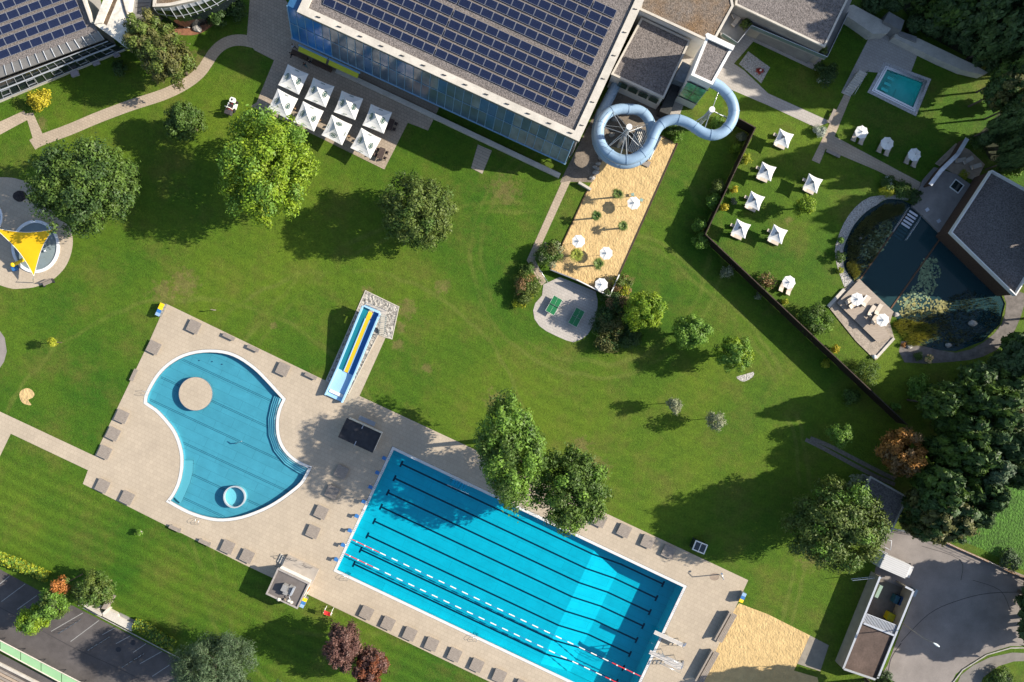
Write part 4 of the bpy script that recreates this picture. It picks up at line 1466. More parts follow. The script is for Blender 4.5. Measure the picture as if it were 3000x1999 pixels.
# curved glazed building
ARC = smooth_poly([W(*p, 6.0) for p in [(448, 21), (494, 19), (533, 11), (572, 2), (610, -12), (640, -30)]], 4)
LOW = smooth_poly([W(*p, 3.6) for p in [(466, 44), (518, 54), (560, 47), (600, 34), (640, 16), (690, -14)]], 4)
t = thing('curved_building', 'curved glazed building with gravel roof above the rockery', 'building', (ARC[0].x, ARC[0].y, 0))
rp = [p for p in ARC] + [W(640, -90, 6), W(455, -90, 6)]
mb = MB(); mb.prism(inset(rp, .45), 5.9, 6.0, GRAVELR); mb.build('roof', t, True)
mb = MB(); mb.ring(rp, inset(rp, .45), 5.4, 6.12, CONC); mb.build('parapet', t, True)
mb = MB(); mb.prism(inset(rp, .9), 0, 5.5, CONCD); mb.build('wall', t, True)
GG = mat("green_dark_glass", (0.025, 0.04, 0.02), 0.06, 0.2, 0.8, nscale=.8, namt=.5)
for k in range(0, len(ARC) - 1, 2):
    a, b = ARC[k], ARC[min(k + 2, len(ARC) - 1)]; c_, d = LOW[k], LOW[min(k + 2, len(LOW) - 1)]
    dz = Vector((0, 0, -.4))
    mb = MB()
    m0, m1 = (a + dz).lerp(c_, .3), (b + dz).lerp(d, .3)
    mb.faces([a + dz, b + dz, m1, m0], [(0, 3, 2, 1)], ALU); mb.faces([m0, m1, d, c_], [(0, 3, 2, 1)], GG)
    w_ = mb.build('glass_bay', t, True)
    mb = MB(); u = Vector((.02, -.05, .05)); mb.tube([a + dz + u, c_ + u], .06, ALU, 4, smooth=False); mb.tube([m0.lerp(c_, .7) + u, m1.lerp(d, .7) + u], .05, ALU, 4, smooth=False); mb.build('glazing_bar', t, True)
mb = MB()
for k in range(len(LOW) - 1):
    a, b = LOW[k], LOW[k + 1]
    mb.faces([a, b, Vector((b.x, b.y, 0)), Vector((a.x, a.y, 0))], [(0, 3, 2, 1)], DKGLASS)
mb.build('lower_glazing', t, True)

# ------------------------------------------------------------------ slide tower block and lower roofs
def roof_block(name, label, px, z, mat_roof, mat_wall, par=.35, parh=.3, parm=None, cat='building', rec=.12):
    P_ = wp(px, z)
    c_ = P_[0]
    t = thing(name, label, cat, (c_.x, c_.y, 0))
    mb = MB(); mb.prism(inset(P_, .12), 0, z - parh, mat_wall, bottom=False); mb.build('wall', t, True)
    mb = MB(); mb.prism(inset(P_, par), z - parh - .05, z - rec, mat_roof); mb.build('roof', t, True)
    mb = MB(); mb.ring(P_, inset(P_, par), z - parh, z, parm or WHITE); mb.build('parapet', t, True)
    return t
roof_block('flat_roof_annexe', 'lower annexe with dark gravel roof tucked against the big hall', [(1790, 218), (1945, 289), (2024, 118), (1880, 50)], 6.0, GRAVEL, WALLW, .3, .35, CONC)
an = [o for o in bpy.data.objects if o.name == 'flat_roof_annexe'][0]
a, b = W(1812, 236, 5.2), W(1934, 292, 5.2)
for k in range(4):
    f, g = k / 4 + .02, (k + 1) / 4 - .02
    p, q = a.lerp(b, f), a.lerp(b, g)
    u = Vector((-.45, -.9, 0)) * .12
    mb = MB(); mb.faces([p + u, q + u, q + u + Vector((0, 0, -2.0)), p + u + Vector((0, 0, -2.0))], [(0, 3, 2, 1)], mat('green_window', (.02, .05, .035), .08, 0, .7)); mb.build('window', an, True)
roof_block('mossy_roof_building', 'flat roof with rusty moss patches above the slide tower', [(1872, 28), (2066, 118), (2100, 110), (2150, 18), (2135, -60), (1890, -60)], 7.6, GRAVELR, WALLW, .35, .35, CONC)
tw = roof_block('slide_tower', 'square white-edged tower at the start of the blue tube slide', [(2071, 104), (2149, 140), (2088, 249), (2024.5, 220)], 12.0, GRAVEL, WALLW, .38, .4, WHITE)
# glazing on the tower front
a, b = W(2024.5, 220, 12), W(2088, 249, 12)
nrm = Vector((-(b - a).y, (b - a).x, 0)).normalized() * -1
nrm = Vector((b - a).cross(Vector((0, 0, 1)))).normalized()
GREEN = mat('green_roof_glass', (0.10, 0.36, 0.20), 0.1, 0.0, .8, nscale=1.2, namt=.5)
for i in range(2):
    for j in range(2):
        f0, f1 = .06 + i * .45, .48 + i * .45
        z1_, z0_ = 9.6 - j * 3.2, 6.6 - j * 3.2
        p, q = a.lerp(b, f0), a.lerp(b, f1)
        mb = MB(); u = nrm * .05
        mb.faces([Vector((p.x, p.y, z1_)) + u, Vector((q.x, q.y, z1_)) + u, Vector((q.x, q.y, z0_)) + u, Vector((p.x, p.y, z0_)) + u], [(0, 3, 2, 1)], GREEN)
        wd = mb.build('window', tw, True)
mb = MB(); u = nrm * .1
for z_ in (9.7, 3.3):
    mb.tube([Vector((a.x, a.y, z_)) + u, Vector((b.x, b.y, z_)) + u], .08, DARKM, 4, smooth=False)
mb.build('window_frame', tw, True)
mb = MB(); p = W(2098, 140, 12.0); mb.box((p.x, p.y, 12.05), (1.1, 4.6, .3), WHITE, math.atan2(-36, 78) + math.pi / 2 * 0); mb.v = []; mb.f = []; mb.m = []; mb.sm = []
mb.prism(wp([(2066, 102), (2072, 98), (2152, 136), (2146, 149), (2070, 114)], 12.1), 12.02, 12.3, WHITE); mb.build('roof_edge', tw, True)
t = thing('link_roof', 'narrow bluish flat roof between annexe and slide tower', 'roof', tuple(W(1990, 240)))
mb = MB(); mb.prism(wp([(2000, 180), (2032, 196), (2008, 246), (1974, 232)], 4.5), 0, 4.5, mat('blue_grey_roof', (.20, .23, .26), .6, nscale=1.5, namt=.25)); mb.build('roof_slab', t, True)
mb = MB(); mb.prism(wp([(1974, 234), (1996, 244), (1962, 338), (1932, 326)], 2.6), 0, 2.6, mat('dark_ribbed_roof', (.035, .035, .035), .7, nscale=2, namt=.3)); mb.build('stair_roof', t, True)
sp_ = roof_block('spa_building', 'flat gravel-roofed spa building with a balcony around it', [(2154, 14), (2417, 139), (2482, 4), (2510, -60), (2160, -60)], 7.0, GRAVEL, CONCD, .28, .3, CONC)
mb = MB(); BP = wp([(2107, 60), (2152, 18), (2300, -60), (2520, -60), (2480, 40), (2416, 174), (2196, 82), (2155, 133), (2112, 105)], 3.6)
mb.prism(BP, 3.3, 3.6, mat('balcony_floor', (.27, .255, .235), .8, nscale=.6, namt=.15)); mb.build('balcony', sp_, True)
mb = MB(); mb.prism(inset(BP, .5), 0, 3.3, mat('beige_wall', (.36, .31, .24), .8, nscale=.6, namt=.1)); mb.build('lower_wall', sp_, True)
mb = MB()
BB = [W(x, y, 3.6) for x, y in [(2480, 40), (2416, 174), (2196, 82), (2155, 133), (2112, 105)]]
for a, b in zip(BB, BB[1:]):
    mb.faces([a, b, b + Vector((0, 0, .95)), a + Vector((0, 0, .95))], [(0, 1, 2, 3)], mat('balustrade_glass', (.16, .22, .21), .1, .2, .6))
    mb.tube([a + Vector((0, 0, 1.0)), b + Vector((0, 0, 1.0))], .05, ALU, 4, smooth=False)
mb.build('balustrade', sp_, True)
for (px, py, sd) in ((2178, 75, 3), (2188, 70, 4), (2410, 148, 5)):
    q = W(px, py, 4.2)
    me = crown_mesh('foliage', .75, .75, .7, 350, .22, [F_OLIVE], sd, cut=-.4)
    t = thing('potted_plant', {3: 'bushy potted plant at the balcony corner, nearer the tower', 4: 'bushy potted plant beside another on the balcony corner', 5: 'potted palm on the outer corner of the spa balcony'}[sd], 'plant', (q.x, q.y, 3.62))
    o = bpy.data.objects.new('foliage', me); COL.objects.link(o); o.parent = t; o.location = (0, 0, .75)
    mb = MB(); mb.cyl((0, 0), .22, 0, .42, CONCD, 12, .28); mb.build('pot', t)
# pond house
ph = roof_block('pond_house', 'brown flat-roofed sauna house with white roof rim beside the pond', [(2907, 498), (2787, 681), (2977, 867), (3120, 640), (3120, 615)], 4.6, GRAVEL, WOODB, .16, .9, WHITE, rec=.75)
mb = MB(); a, b = W(2765, 694, 1.1), W(2917, 845, 1.1)
for off in (0, .22):
    mb.tube([a + Vector((off, off, 0)), b + Vector((off, off, 0))], .045, STEEL, 5)
for k in range(7):
    p = a.lerp(b, k / 6); mb.tube([(p.x, p.y, -.2), (p.x, p.y, 1.1)], .03, STEEL, 5)
mb.build('railing', ph, True)
# ------------------------------------------------------------------ tube slide
def zpx(p, o, s):
    return (o[0] + p[0] / s, o[1] + p[1] / s)
TP = [(1660, 190), (1775, 250), (1895, 370), (1960, 490), (1975, 620), (1935, 750), (1850, 860), (1745, 915), (1640, 920), (1530, 880), (1420, 805), (1310, 745), (1200, 712), (1095, 718), (1000, 755), (930, 820), (880, 910), (840, 1010), (795, 1090), (720, 1170),
      (620, 1235), (500, 1268), (380, 1250), (270, 1190), (180, 1105), (130, 1000), (115, 880), (140, 760), (200, 660), (290, 595), (400, 565), (520, 565), (640, 575), (735, 625), (800, 710), (835, 810), (845, 920), (835, 1030), (800, 1130), (730, 1220), (620, 1290), (500, 1320), (370, 1305), (240, 1240), (140, 1130), (90, 1000), (85, 860), (110, 740), (150, 630), (215, 500), (285, 360), (345, 240), (390, 150)]
zs = np.interp(np.linspace(0, 1, len(TP)), [0, .3, .62, 1.0], [9.3, 7.4, 4.9, 2.4])
PT = []
for p, z in zip(TP, zs):
    q = zpx(p, (1730, 200), 4.706)
    PT.append(W(q[0], q[1], z))
PT = smooth_poly(PT, 5)
TUBE = mat("pale_blue_tube", (0.225, 0.325, 0.435), 0.42, 0, .35, nscale=.4, namt=.07, n2scale=3, n2amt=.05)
c0 = W(1825, 390)
slide = thing('tube_slide', 'pale blue tube slide looping around two masts beside the hall', 'water slide', (c0.x, c0.y, 0))
mb = MB(); mb.tube(PT, .77, TUBE, 20); mb.build('tube', slide, True)
L = 0
last = -9
for i in range(2, len(PT) - 2):
    L += (PT[i] - PT[i - 1]).length
    if L - last > 2.45:
        last = L
        t_ = (PT[i + 1] - PT[i - 1]).normalized() * .06
        mb = MB(); mb.tube([PT[i] - t_, PT[i] + t_], .825, TUBE, 20); mb.build('flange', slide, True)
def mast(base, top_px, h, arms):
    b, tp = W(*base), W(*top_px, h)
    b = Vector((tp.x, tp.y, 0))
    mb = MB(); mb.cyl(b.xy, .3, 0, h - .3, mat('mast_grey', (.5, .5, .5), .5), 14); mb.build('mast', slide, True)
    mb = MB(); mb.cyl(b.xy, .42, h - .35, h, WHITE, 18); mb.build('mast_cap', slide, True)
    mb = MB()
    for zc_ in np.arange(5.5, h - 1, .55):
        mb.cyl(b.xy, .36, zc_, zc_ + .2, STEEL, 12)
    mb.build('collar', slide, True)
    for (ax, z) in arms:
        q = zpx(ax, (1730, 200), 4.706)
        e = W(*q, z)
        mb = MB(); mb.tube([Vector((b.x, b.y, z + 1.2)), e], .06, GREYM, 6); mb.build('arm', slide, True)
        mb = MB(); mb.tube([Vector((b.x, b.y, h - .7)), e + Vector((0, 0, .6))], .025, STEEL, 5); mb.build('stay_cable', slide, True)
mast((1816, 437), (1843.8, 371.5), 11.0, [((300, 600), 6.0), ((150, 800), 6.0), ((200, 1120), 6.2), ((400, 1250), 6.3), ((500, 1270), 6.3), ((740, 1150), 6.6), ((790, 780), 6.6)])
mast((2048, 376), (2086.7, 320.5), 10.0, [((1760, 330), 8.8), ((1900, 700), 8.4), ((1420, 760), 7.6), ((1560, 860), 8.0)])
# corrugated shed under the tube
RIBM = mat("white_corrugated", (0.60, 0.57, 0.52), .6, nscale=1, namt=.08)
SP_ = wp([(1865, 372), (1939, 402), (1905, 470), (1838, 442)], 2.5)
t = thing('corrugated_shed', 'shed with a white corrugated roof under the blue tube slide loop', 'shed', (SP_[0].x, SP_[0].y, 0))
mb = MB(); mb.prism(inset(SP_, .25), 0, 2.38, WOODB); mb.build('wall', t, True)
mb = MB(); mb.prism(SP_, 2.38, 2.46, CONCD)
for k in range(15):
    f = (k + .5) / 15
    a, b = SP_[3].lerp(SP_[2], f), SP_[0].lerp(SP_[1], f)
    mb.tube([(a.x, a.y, 2.5), (b.x, b.y, 2.5)], .085, RIBM, 4, smooth=False)
mb.build('roof', t, True)
random.seed(5)
stonespots = [(1745, 505, .55, .3), (1752, 480, .45, .35), (1760, 462, .5, .3), (1735, 522, .5, .28), (1770, 420, .6, .4), (1792, 396, .5, .4), (1800, 350, .6, .5), (1845, 330, .6, .45), (1750, 495, .4, .3), (1743, 490, .4, .3)]
labs = ['pale boulder at the foot of the tube slide loop, by the footpath end', 'pale boulder in the row leading up to the tube slide loop', 'pale boulder under the lower lap of the tube slide', 'long pale stone at the corner of the play sand', 'rough stone under the left side of the tube loop',
        'rough stone inside the tube loop near the mast', 'dark rough stone under the top of the tube loop', 'dark rough stone near the hall corner and tube', 'small pale stone beside the boulder row at the sand', 'small pale stone at the hall side of the boulder row']
for (px, py, r, h), lb in zip(stonespots, labs):
    q = W(px, py)
    mb = MB(); mb.blob((0, 0, .15), r, r * .7, h, STONE, 9, 6, .16, int(px))
    tag(mb.build('boulder', loc=(q.x, q.y, 0)), lb, 'boulder')

# ------------------------------------------------------------------ wide slide with three lanes
WS_R = math.atan2(-(1159 - 908), 0) if False else None
BED = wp([(1071.6, 853.4), (1167.6, 900), (1147.5, 992), (1130, 987), (1108, 978), (1021, 1153), (985, 1128), (957, 1114.6)])
PEB = mat("bed_stones", (0.60, 0.56, 0.50), 0.9, nscale=2.6, col2=(0.05, 0.047, 0.045), bump=(2.8, .3))
mb = MB(); mb.prism(BED, 0, .05, PEB); o = struct('stone_bed', mb)
mb = MB(); mb.ring(inset(BED, -.12), BED, 0, .10, CONC); struct('bed_edging', mb)
top = W(1090, 908, 2.6); bot = W(979, 1168, .4)
d = (bot - top); d.z = 0
wang = math.atan2(d.y, d.x)
wl = d.length
ws = thing('wide_slide', 'wide pool-side slide with turquoise, yellow and blue lanes', 'water slide', (top.x, top.y, 0), wang)
LB = mat("slide_light_blue", (0.30, 0.50, 0.70), .35, nscale=.6, namt=.06)
LBL = mat("slide_blue", (0.02, 0.14, 0.38), .35)
LTL = mat("slide_teal", (0.01, 0.16, 0.20), .35)
LYE = mat("slide_yellow", (0.72, 0.47, 0.02), .4)
Lup = wl * .70
def zprof(x):
    f = x / wl
    if f < .08: return 2.6
    if f < .70: return 2.6 - (f - .08) / .62 * 2.05
    return .55 - (f - .7) / .3 * .15
def strip(mb, ya, yb, xa, xb, m, dz=0, n=16, widen=(0, 0)):
    for k in range(n):
        x_0, x_1 = xa + (xb - xa) * k / n, xa + (xb - xa) * (k + 1) / n
        mb.face([(x_0, ya, zprof(x_0) + dz), (x_1, ya, zprof(x_1) + dz), (x_1, yb, zprof(x_1) + dz), (x_0, yb, zprof(x_0) + dz)], m)
HW = 1.3
# local y: +y is the right-hand side seen downhill ... facing the stairs
def wall_strip(name, y, xa, xb, h, w, m):
    mb = MB()
    n = 18
    for k in range(n):
        p, q = xa + (xb - xa) * k / n, xa + (xb - xa) * (k + 1) / n
        zp, zq = zprof(p), zprof(q)
        vs = [(p, y - w, zp - .15), (p, y + w, zp - .15), (p, y - w, zp + h), (p, y + w, zp + h), (q, y - w, zq - .15), (q, y + w, zq - .15), (q, y - w, zq + h), (q, y + w, zq + h)]
        mb.faces(vs, [(2, 6, 7, 3), (0, 4, 6, 2), (1, 3, 7, 5)] + ([(0, 2, 3, 1)] if k == 0 else []) + ([(4, 5, 7, 6)] if k == n - 1 else []), m)
    mb.build(name, ws)
mb = MB(); strip(mb, -HW, -.38, 0, Lup, LTL); mb.build('teal_lane', ws)
mb = MB(); strip(mb, -.31, .31, .4, Lup, LYE, .1); mb.build('yellow_lane', ws)
mb = MB(); strip(mb, .38, HW, 0, Lup, LBL); mb.build('blue_lane', ws)
mb = MB(); strip(mb, -HW, HW, Lup, wl, LB, .0, 8)
mb.face([(wl, -HW, zprof(wl)), (wl, -HW, .0), (wl, HW, .0), (wl, HW, zprof(wl))], LB)
mb.build('run_out', ws)
wall_strip('side_wall', -HW - .1, 0, wl, .62, .1, LB); wall_strip('side_wall', HW + .1, 0, wl, .62, .1, LB)
wall_strip('lane_divider', -.37, 1.6, Lup, .13, .07, LB); wall_strip('lane_divider', .37, 1.6, Lup, .13, .07, LB)
mb = MB(); mb.box((-.1, 0, 2.7), (.35, 2.5, .55), LB); mb.box((wl - .9, 0, zprof(wl - .9) + .12), (.5, 2.3, .06), WHITE); mb.build('start_bar', ws)
mb = MB()
for k in range(4):
    x = 1 + k * 2.6
    for y in (-.9, .9):
        mb.tube([(x, y, 0), (x, y, zprof(x) - .1)], .08, STEEL, 6)
mb.build('support', ws)
PA = wp([(1073, 886), (1134, 911), (1131, 922), (1116, 920), (1070, 899)], 2.6)
mb = MB(); mb.prism(PA, 2.42, 2.55, mat('platform_grey', (.40, .36, .32), .8, nscale=2, namt=.12)); mb.build('platform', ws, True)
for k in range(10):
    f = k / 9
    a, b = W(1116 - 5 * f, 925 + 52 * f, 2.45 - 2.3 * f), W(1133 - 5 * f, 926 + 52 * f, 2.45 - 2.3 * f)
    dd = b - a
    mb = MB(); mb.box(((a.x + b.x) / 2, (a.y + b.y) / 2, a.z), (dd.length, .30, .05), CONC, math.atan2(dd.y, dd.x)); mb.build('stair_tread', ws, True)
for sgn in (0, 1):
    mb = MB()
    a, b = W(1116 + 17 * sgn, 925, 2.5), W(1111 + 17 * sgn, 979, .1)
    mb.tube([a, b], .05, STEEL, 6); mb.tube([a + Vector((0, 0, .95)), b + Vector((0, 0, .95))], .03, STEEL, 6)
    for k in range(4):
        p = a.lerp(b, k / 3); mb.tube([p, p + Vector((0, 0, .95))], .025, STEEL, 5)
    mb.build('stair_rail', ws, True)
mb = MB()
rp = wp([(1073, 886), (1134, 911)], 2.55)
for z in (.5, 1.0):
    mb.tube([rp[0] + Vector((0, 0, z)), rp[1] + Vector((0, 0, z))], .03, STEEL, 6)
for k in range(4):
    p = rp[0].lerp(rp[1], k / 3); mb.tube([p, p + Vector((0, 0, 1.0))], .03, STEEL, 6)
mb.build('platform_rail', ws, True)

# ------------------------------------------------------------------ hut, kiosk, shelter
def blockpart(t, px, z0, z1, m, name, ins=0.0):
    mb = MB(); p = wp(px, z1); mb.prism(inset(p, ins) if ins else p, z0, z1, m); mb.build(name, t, True)
RF = mat("grey_roof_felt", (.125, .11, .105), .9, nscale=1.2, namt=.15)
hp = [(813, 1665), (907, 1710), (871, 1785), (778, 1741)]
t = thing('pool_hut', 'square hut with grey flat roof and a terrace beside the lane pool', 'hut', tuple(W(845, 1720)))
blockpart(t, hp, 0, 2.75, WALLW, 'wall', .15)
blockpart(t, hp, 2.75, 2.9, RF, 'roof', .2)
mb = MB(); P_ = wp(hp, 3.1); mb.ring(P_, inset(P_, .22), 2.7, 3.1, mat('roof_rim_grey', (.30, .27, .25), .7, nscale=2, namt=.2)); mb.build('parapet', t, True)
blockpart(t, [(841, 1627.6), (933, 1670.6), (912, 1715), (823, 1664.5)], 0, .75, mat('terrace_concrete', (.33, .29, .25), .8, nscale=.6, namt=.14), 'terrace')
for k in range(3):
    mb = MB(); p = W(832 - k * 7, 1645 - k * 3.4, .6); mb.box((p.x, p.y, .3 - k * .1), (.36, 1.35, .6 - k * .2), CONC, ROT); mb.build('step', t, True)
E_ = [W(841, 1627.6, .75), W(933, 1670.6, .75), W(912, 1715, .75)]
for a, b in ((E_[0].lerp(E_[1], .02), E_[0].lerp(E_[1], .32)), (E_[0].lerp(E_[1], .55), E_[0].lerp(E_[1], .8))):
    up = Vector((0, 0, 1.0)); mb = MB(); mb.tube([a, a + up, b + up, b], .025, DARKM, 6); mb.tube([a + up * .5, b + up * .5], .02, DARKM, 5); mb.build('railing', t, True)
for k in range(2):
    a, b = W(812 + k * 18, 1655 - k * 28, .1), W(833 + k * 18, 1665 - k * 28, .75)
    up = Vector((0, 0, .9)); mb = MB(); mb.tube([a, a + up, b + up, b], .025, DARKM, 6); mb.build('handrail', t, True)
t = thing('cooling_unit', 'grey ventilation units standing on the hut roof', 'ventilation unit', tuple(W(846, 1725, 2.9)))
UNIT = mat('unit_grey', (.30, .29, .28), .6, .3, nscale=2, namt=.2)
mb = MB(); p = W(836, 1722, 3.3); mb.box((p.x, p.y, 3.35), (.9, 1.0, .9), UNIT, ROT); p = W(838, 1735, 3.3); mb.box((p.x, p.y, 3.3), (.7, .6, .8), UNIT, ROT); mb.build('housing', t, True)
mb = MB(); p = W(851, 1729, 3.3); mb.box((p.x, p.y, 3.2), (.7, 1.3, .6), UNIT, ROT); p = W(858, 1732, 3.4); mb.box((p.x, p.y, 3.45), (.25, 1.2, .9), ALU, ROT); mb.build('fan_case', t, True)
mb = MB(); a, b = W(849, 1745, 3.0), W(852, 1755, 3.0); mb.tube([a, a + Vector((0, 0, .4)), b + Vector((0, 0, .4)), b], .06, ALU, 6); mb.build('duct', t, True)
for k, (px, lb) in enumerate([((817, 1756), 'first pale stone on the hut roof edge'), ((835, 1757), 'tan mossy stone at the middle of the hut roof edge'), ((845, 1760), 'small pale stone next to the tan one on the hut roof'), ((853, 1764), 'broken white stone nearest the hut roof corner')]):
    p = W(*px, 2.95); mb = MB(); mb.blob((0, 0, .12), .34, .26, .2, [CONCS, SOIL, CONCS, CONCS][k] if k != 1 else TRAY, 8, 5, .15, k)
    tag(mb.build('roof_stone', loc=(p.x, p.y, 2.9)), lb, 'stone')
def bin_set(label, px, cols, ang, grp=None):
    p = W(*px)
    t = thing('recycling_bin', label, 'bin', (p.x, p.y, 0), ang, grp)
    for k, c in enumerate(cols):
        mb = MB(); mb.box((0, (k - (len(cols) - 1) / 2) * .52, .5), (.62, .48, 1.0), GREYM); mb.build('body', t)
        mb = MB(); mb.box((0, (k - (len(cols) - 1) / 2) * .52, 1.03), (.66, .5, .1), c, M=Matrix.Rotation(.08, 3, 'Y')); mb.build('lid', t)
    return t
LBLU = mat('pale_blue_lid', (.22, .34, .50), .5)
bin_set('row of bins with yellow and blue lids at the top deck corner', (477, 908), [LBLU, BLUEP, YELLOW, YELLOW], ROT)
bin_set('yellow, blue and grey lidded bins against the hut wall', (894, 1760), [LBLU, BLUEP, YELLOW], ROT)
bin_set('yellow and blue lidded bins at the deck corner by the beach sand', (2170, 1745), [YELLOW, BLUEP, LBLU], ROT)
p = W(904, 1724, 1.2); t = thing('life_ring', 'orange life ring and pole on the hut wall', 'life ring', (p.x, p.y, 0), ROT)
ORG = mat('orange_ring', (.6, .13, .03), .5)
mb = MB(); A_ = np.linspace(0, 2 * math.pi, 15); mb.tube([(0.1, .32 * math.cos(a), 1.5 + .32 * math.sin(a)) for a in A_], .08, ORG, 6); mb.build('ring', t)
mb = MB(); mb.tube([(.12, -.5, .3), (.12, -1.4, 1.8)], .03, WHITE, 5); mb.build('pole', t)

kp = [(1016, 1225), (1117, 1271), (1091, 1327), (990, 1281)]
t = thing('kiosk', 'small white kiosk with dark flat roof between the two pools', 'kiosk', tuple(W(1058, 1270)))
DKROOF = mat('dark_roof', (.022, .022, .026), .6, nscale=.8, namt=.4)
blockpart(t, kp, 0, 2.5, WALLW, 'wall', .12)
blockpart(t, kp, 2.5, 2.72, DKROOF, 'roof', .1)
mb = MB(); P_ = wp(kp, 2.75); mb.ring(P_, inset(P_, .08), 2.5, 2.76, DKROOF); mb.build('roof_rim', t, True)
mb = MB(); a, b = W(1048, 1232, 1.6), W(1095, 1253, 1.6); d_ = b - a; mb.box(((a.x + b.x) / 2 + .25, (a.y + b.y) / 2 + .5, 1.9), (d_.length, .7, .08), GREYM, math.atan2(d_.y, d_.x)); mb.build('counter_hatch', t, True)
mb = MB(); p = W(1063, 1250, 2.75); mb.box((p.x, p.y, 2.8), (.1, .7, .1), ALU, ROT); p = W(1041, 1299, 2.75); mb.box((p.x, p.y, 2.8), (.1, .7, .1), ALU, ROT); mb.build('roof_bracket', t, True)

t = thing('glass_shelter', 'white-framed roof light shelter with glass panes on the lawn edge', 'shelter', (*W(2050, 1603, 1.9).xy, 0), math.atan2(-13, 35) - .03)
mb = MB()
for x in (-.93, .93):
    for y in (-.7, .7):
        mb.box((x, y, 1.0), (.1, .1, 2.0), DARKM)
mb.box((0, .7, 1.0), (1.8, .03, 1.9), DKGLASS); mb.box((-.93, 0, 1.0), (.03, 1.3, 1.9), DKGLASS); mb.build('glazed_side', t)
mb = MB(); mb.ring([(-1, -.78), (1, -.78), (1, .78), (-1, .78)], [(-.84, -.62), (.84, -.62), (.84, .62), (-.84, .62)], 1.95, 2.1, WHITE); mb.box((0, 0, 2.03), (.1, 1.24, .1), WHITE); mb.build('roof_frame', t)
mb = MB(); mb.box((0, 0, 1.98), (1.66, 1.24, .03), DKGLASS); mb.build('roof_pane', t)
mb = MB(); mb.box((.3, 0, .45), (.8, .9, .08), WOODB); mb.box((.3, 0, .2), (.6, .7, .4), DARKM); mb.build('seat', t)

# shower column and sign post
p = W(2107, 1683); t = thing('shower', 'tall pool shower column standing on the deck corner', 'shower', (p.x, p.y, 0))
mb = MB(); mb.cyl((0, 0), .08, 0, 2.5, STEEL, 10); mb.build('column', t)
mb = MB(); mb.tube([(0, 0, 2.5), (-.25, .7, 2.75), (-.3, .85, 2.6)], .05, STEEL, 8); mb.build('arm', t)
mb = MB(); mb.cyl((-.3, .85), .16, 2.5, 2.6, STEEL, 12); mb.build('shower_head', t)
mb = MB(); A_ = np.linspace(0, 2 * math.pi, 25)[:-1]; pp_ = W(2093, 1690); mb.sheet([[(pp_.x + .75 * math.cos(a), pp_.y + .6 * math.sin(a), 0) for a in A_]], .034, mat('wet_stain', (.26, .20, .15), .8, nscale=1.5, namt=.2)); struct('drain_patch', mb)
p = W(632, 909); t = thing('sign_post', 'thin wooden sign post standing on the lawn above the pool deck', 'post', (p.x, p.y, 0))
mb = MB(); mb.tube([(0, 0, 0), (0, 0, 1.3)], .06, WOODG, 6); mb.build('post', t)
mb = MB(); mb.box((0, 0, 1.3), (.5, .08, .3), WOODG, -.25); mb.build('board', t)

# ------------------------------------------------------------------ sunbeds and benches on the deck
def sunbed_proto():
    t = thing('sun_platform', 'x', 'sun platform', (0, 0, 0), ROT, 'square wooden sun platforms round the pools')
    mb = MB()
    for k in range(9):
        mb.box((0, -.84 + k * .21, .40), (1.86, .19, .05), WOODG)
    mb.build('slatted_top', t)
    mb = MB(); mb.box((0, 0, .19), (1.66, 1.66, .37), CONCD); mb.build('base', t)
    return t
sbp = sunbed_proto()
beds = [((568, 957), 'wooden sun platform standing alone near the top deck corner'), ((450, 1018), 'wooden sun platform at the deck edge above the pool ladder'),
        ((356, 1220), 'uppermost of the three sun platforms in a row on the left deck edge'), ((331, 1271), 'middle of the three sun platforms on the left deck edge'), ((305.5, 1325), 'lowest of the three sun platforms, at the mouth of the left path'),
        ((300, 1424), 'sun platform on the bottom deck edge closest to the left path'), ((372, 1459), 'sun platform beside another on the bottom edge, left of the pool tip'),
        ((667, 1603), 'first of two sun platforms under the leisure pool, before the hut'), ((724, 1630), 'second of two sun platforms, next to the hut lawn shadow'),
        ((829, 1082), 'wooden sun platform between two small benches by the wide slide'), ((1000, 1383), 'sun platform in the tree shade between pools, nearest the kiosk'), ((973, 1442), 'half-shaded sun platform between pools, second from the kiosk'),
        ((941, 1501), 'sunlit sun platform between pools, third from the kiosk'), ((917, 1558), 'sun platform between pools, nearest the hut terrace'),
        ((1074, 1796), 'first in the row of platforms below the lane pool, nearest the red chair'), ((1137, 1827), 'second platform in the row below the lane pool'), ((1201, 1858), 'third platform in the row below the lane pool'),
        ((1265, 1888), 'fourth platform in the row below the lane pool'), ((1332, 1919), 'fifth platform in the row below the lane pool'), ((1397, 1950), 'sixth platform in the row below the lane pool'), ((1463, 1981), 'seventh platform in the row, at the bottom photo edge'),
        ((1829, 1555), 'partly shaded sun platform beside the big tree by the pool'), ((1898, 1587), 'middle shaded sun platform on the upper deck edge'), ((1959, 1617), 'sun platform nearest the glass shelter'), ((1757, 1525), 'sun platform mostly hidden under the big pool-side tree'), ((1528, 2012), 'eighth platform in the row, cut by the bottom photo edge')]
for k, (px, lb) in enumerate(beds):
    q = W(*px, .42)
    o = sbp if k == 0 else dup(sbp, q)
    o.location = (q.x, q.y, .03); o['label'] = lb
    o.rotation_euler = (0, 0, ROT + rnd.uniform(-.03, .03))
def bench_proto():
    t = thing('wooden_bench', 'x', 'bench', (0, 0, 0), ROT, 'narrow wooden benches round the deck')
    mb = MB()
    for k in range(3):
        mb.box((0, -.2 + k * .2, .43), (1.95, .18, .05), WOODG)
    mb.build('seat', t)
    for s in (-.75, .75):
        mb = MB(); mb.box((s, 0, .2), (.15, .5, .4), CONCD); mb.build('leg', t)
    return t
bp_ = bench_proto()
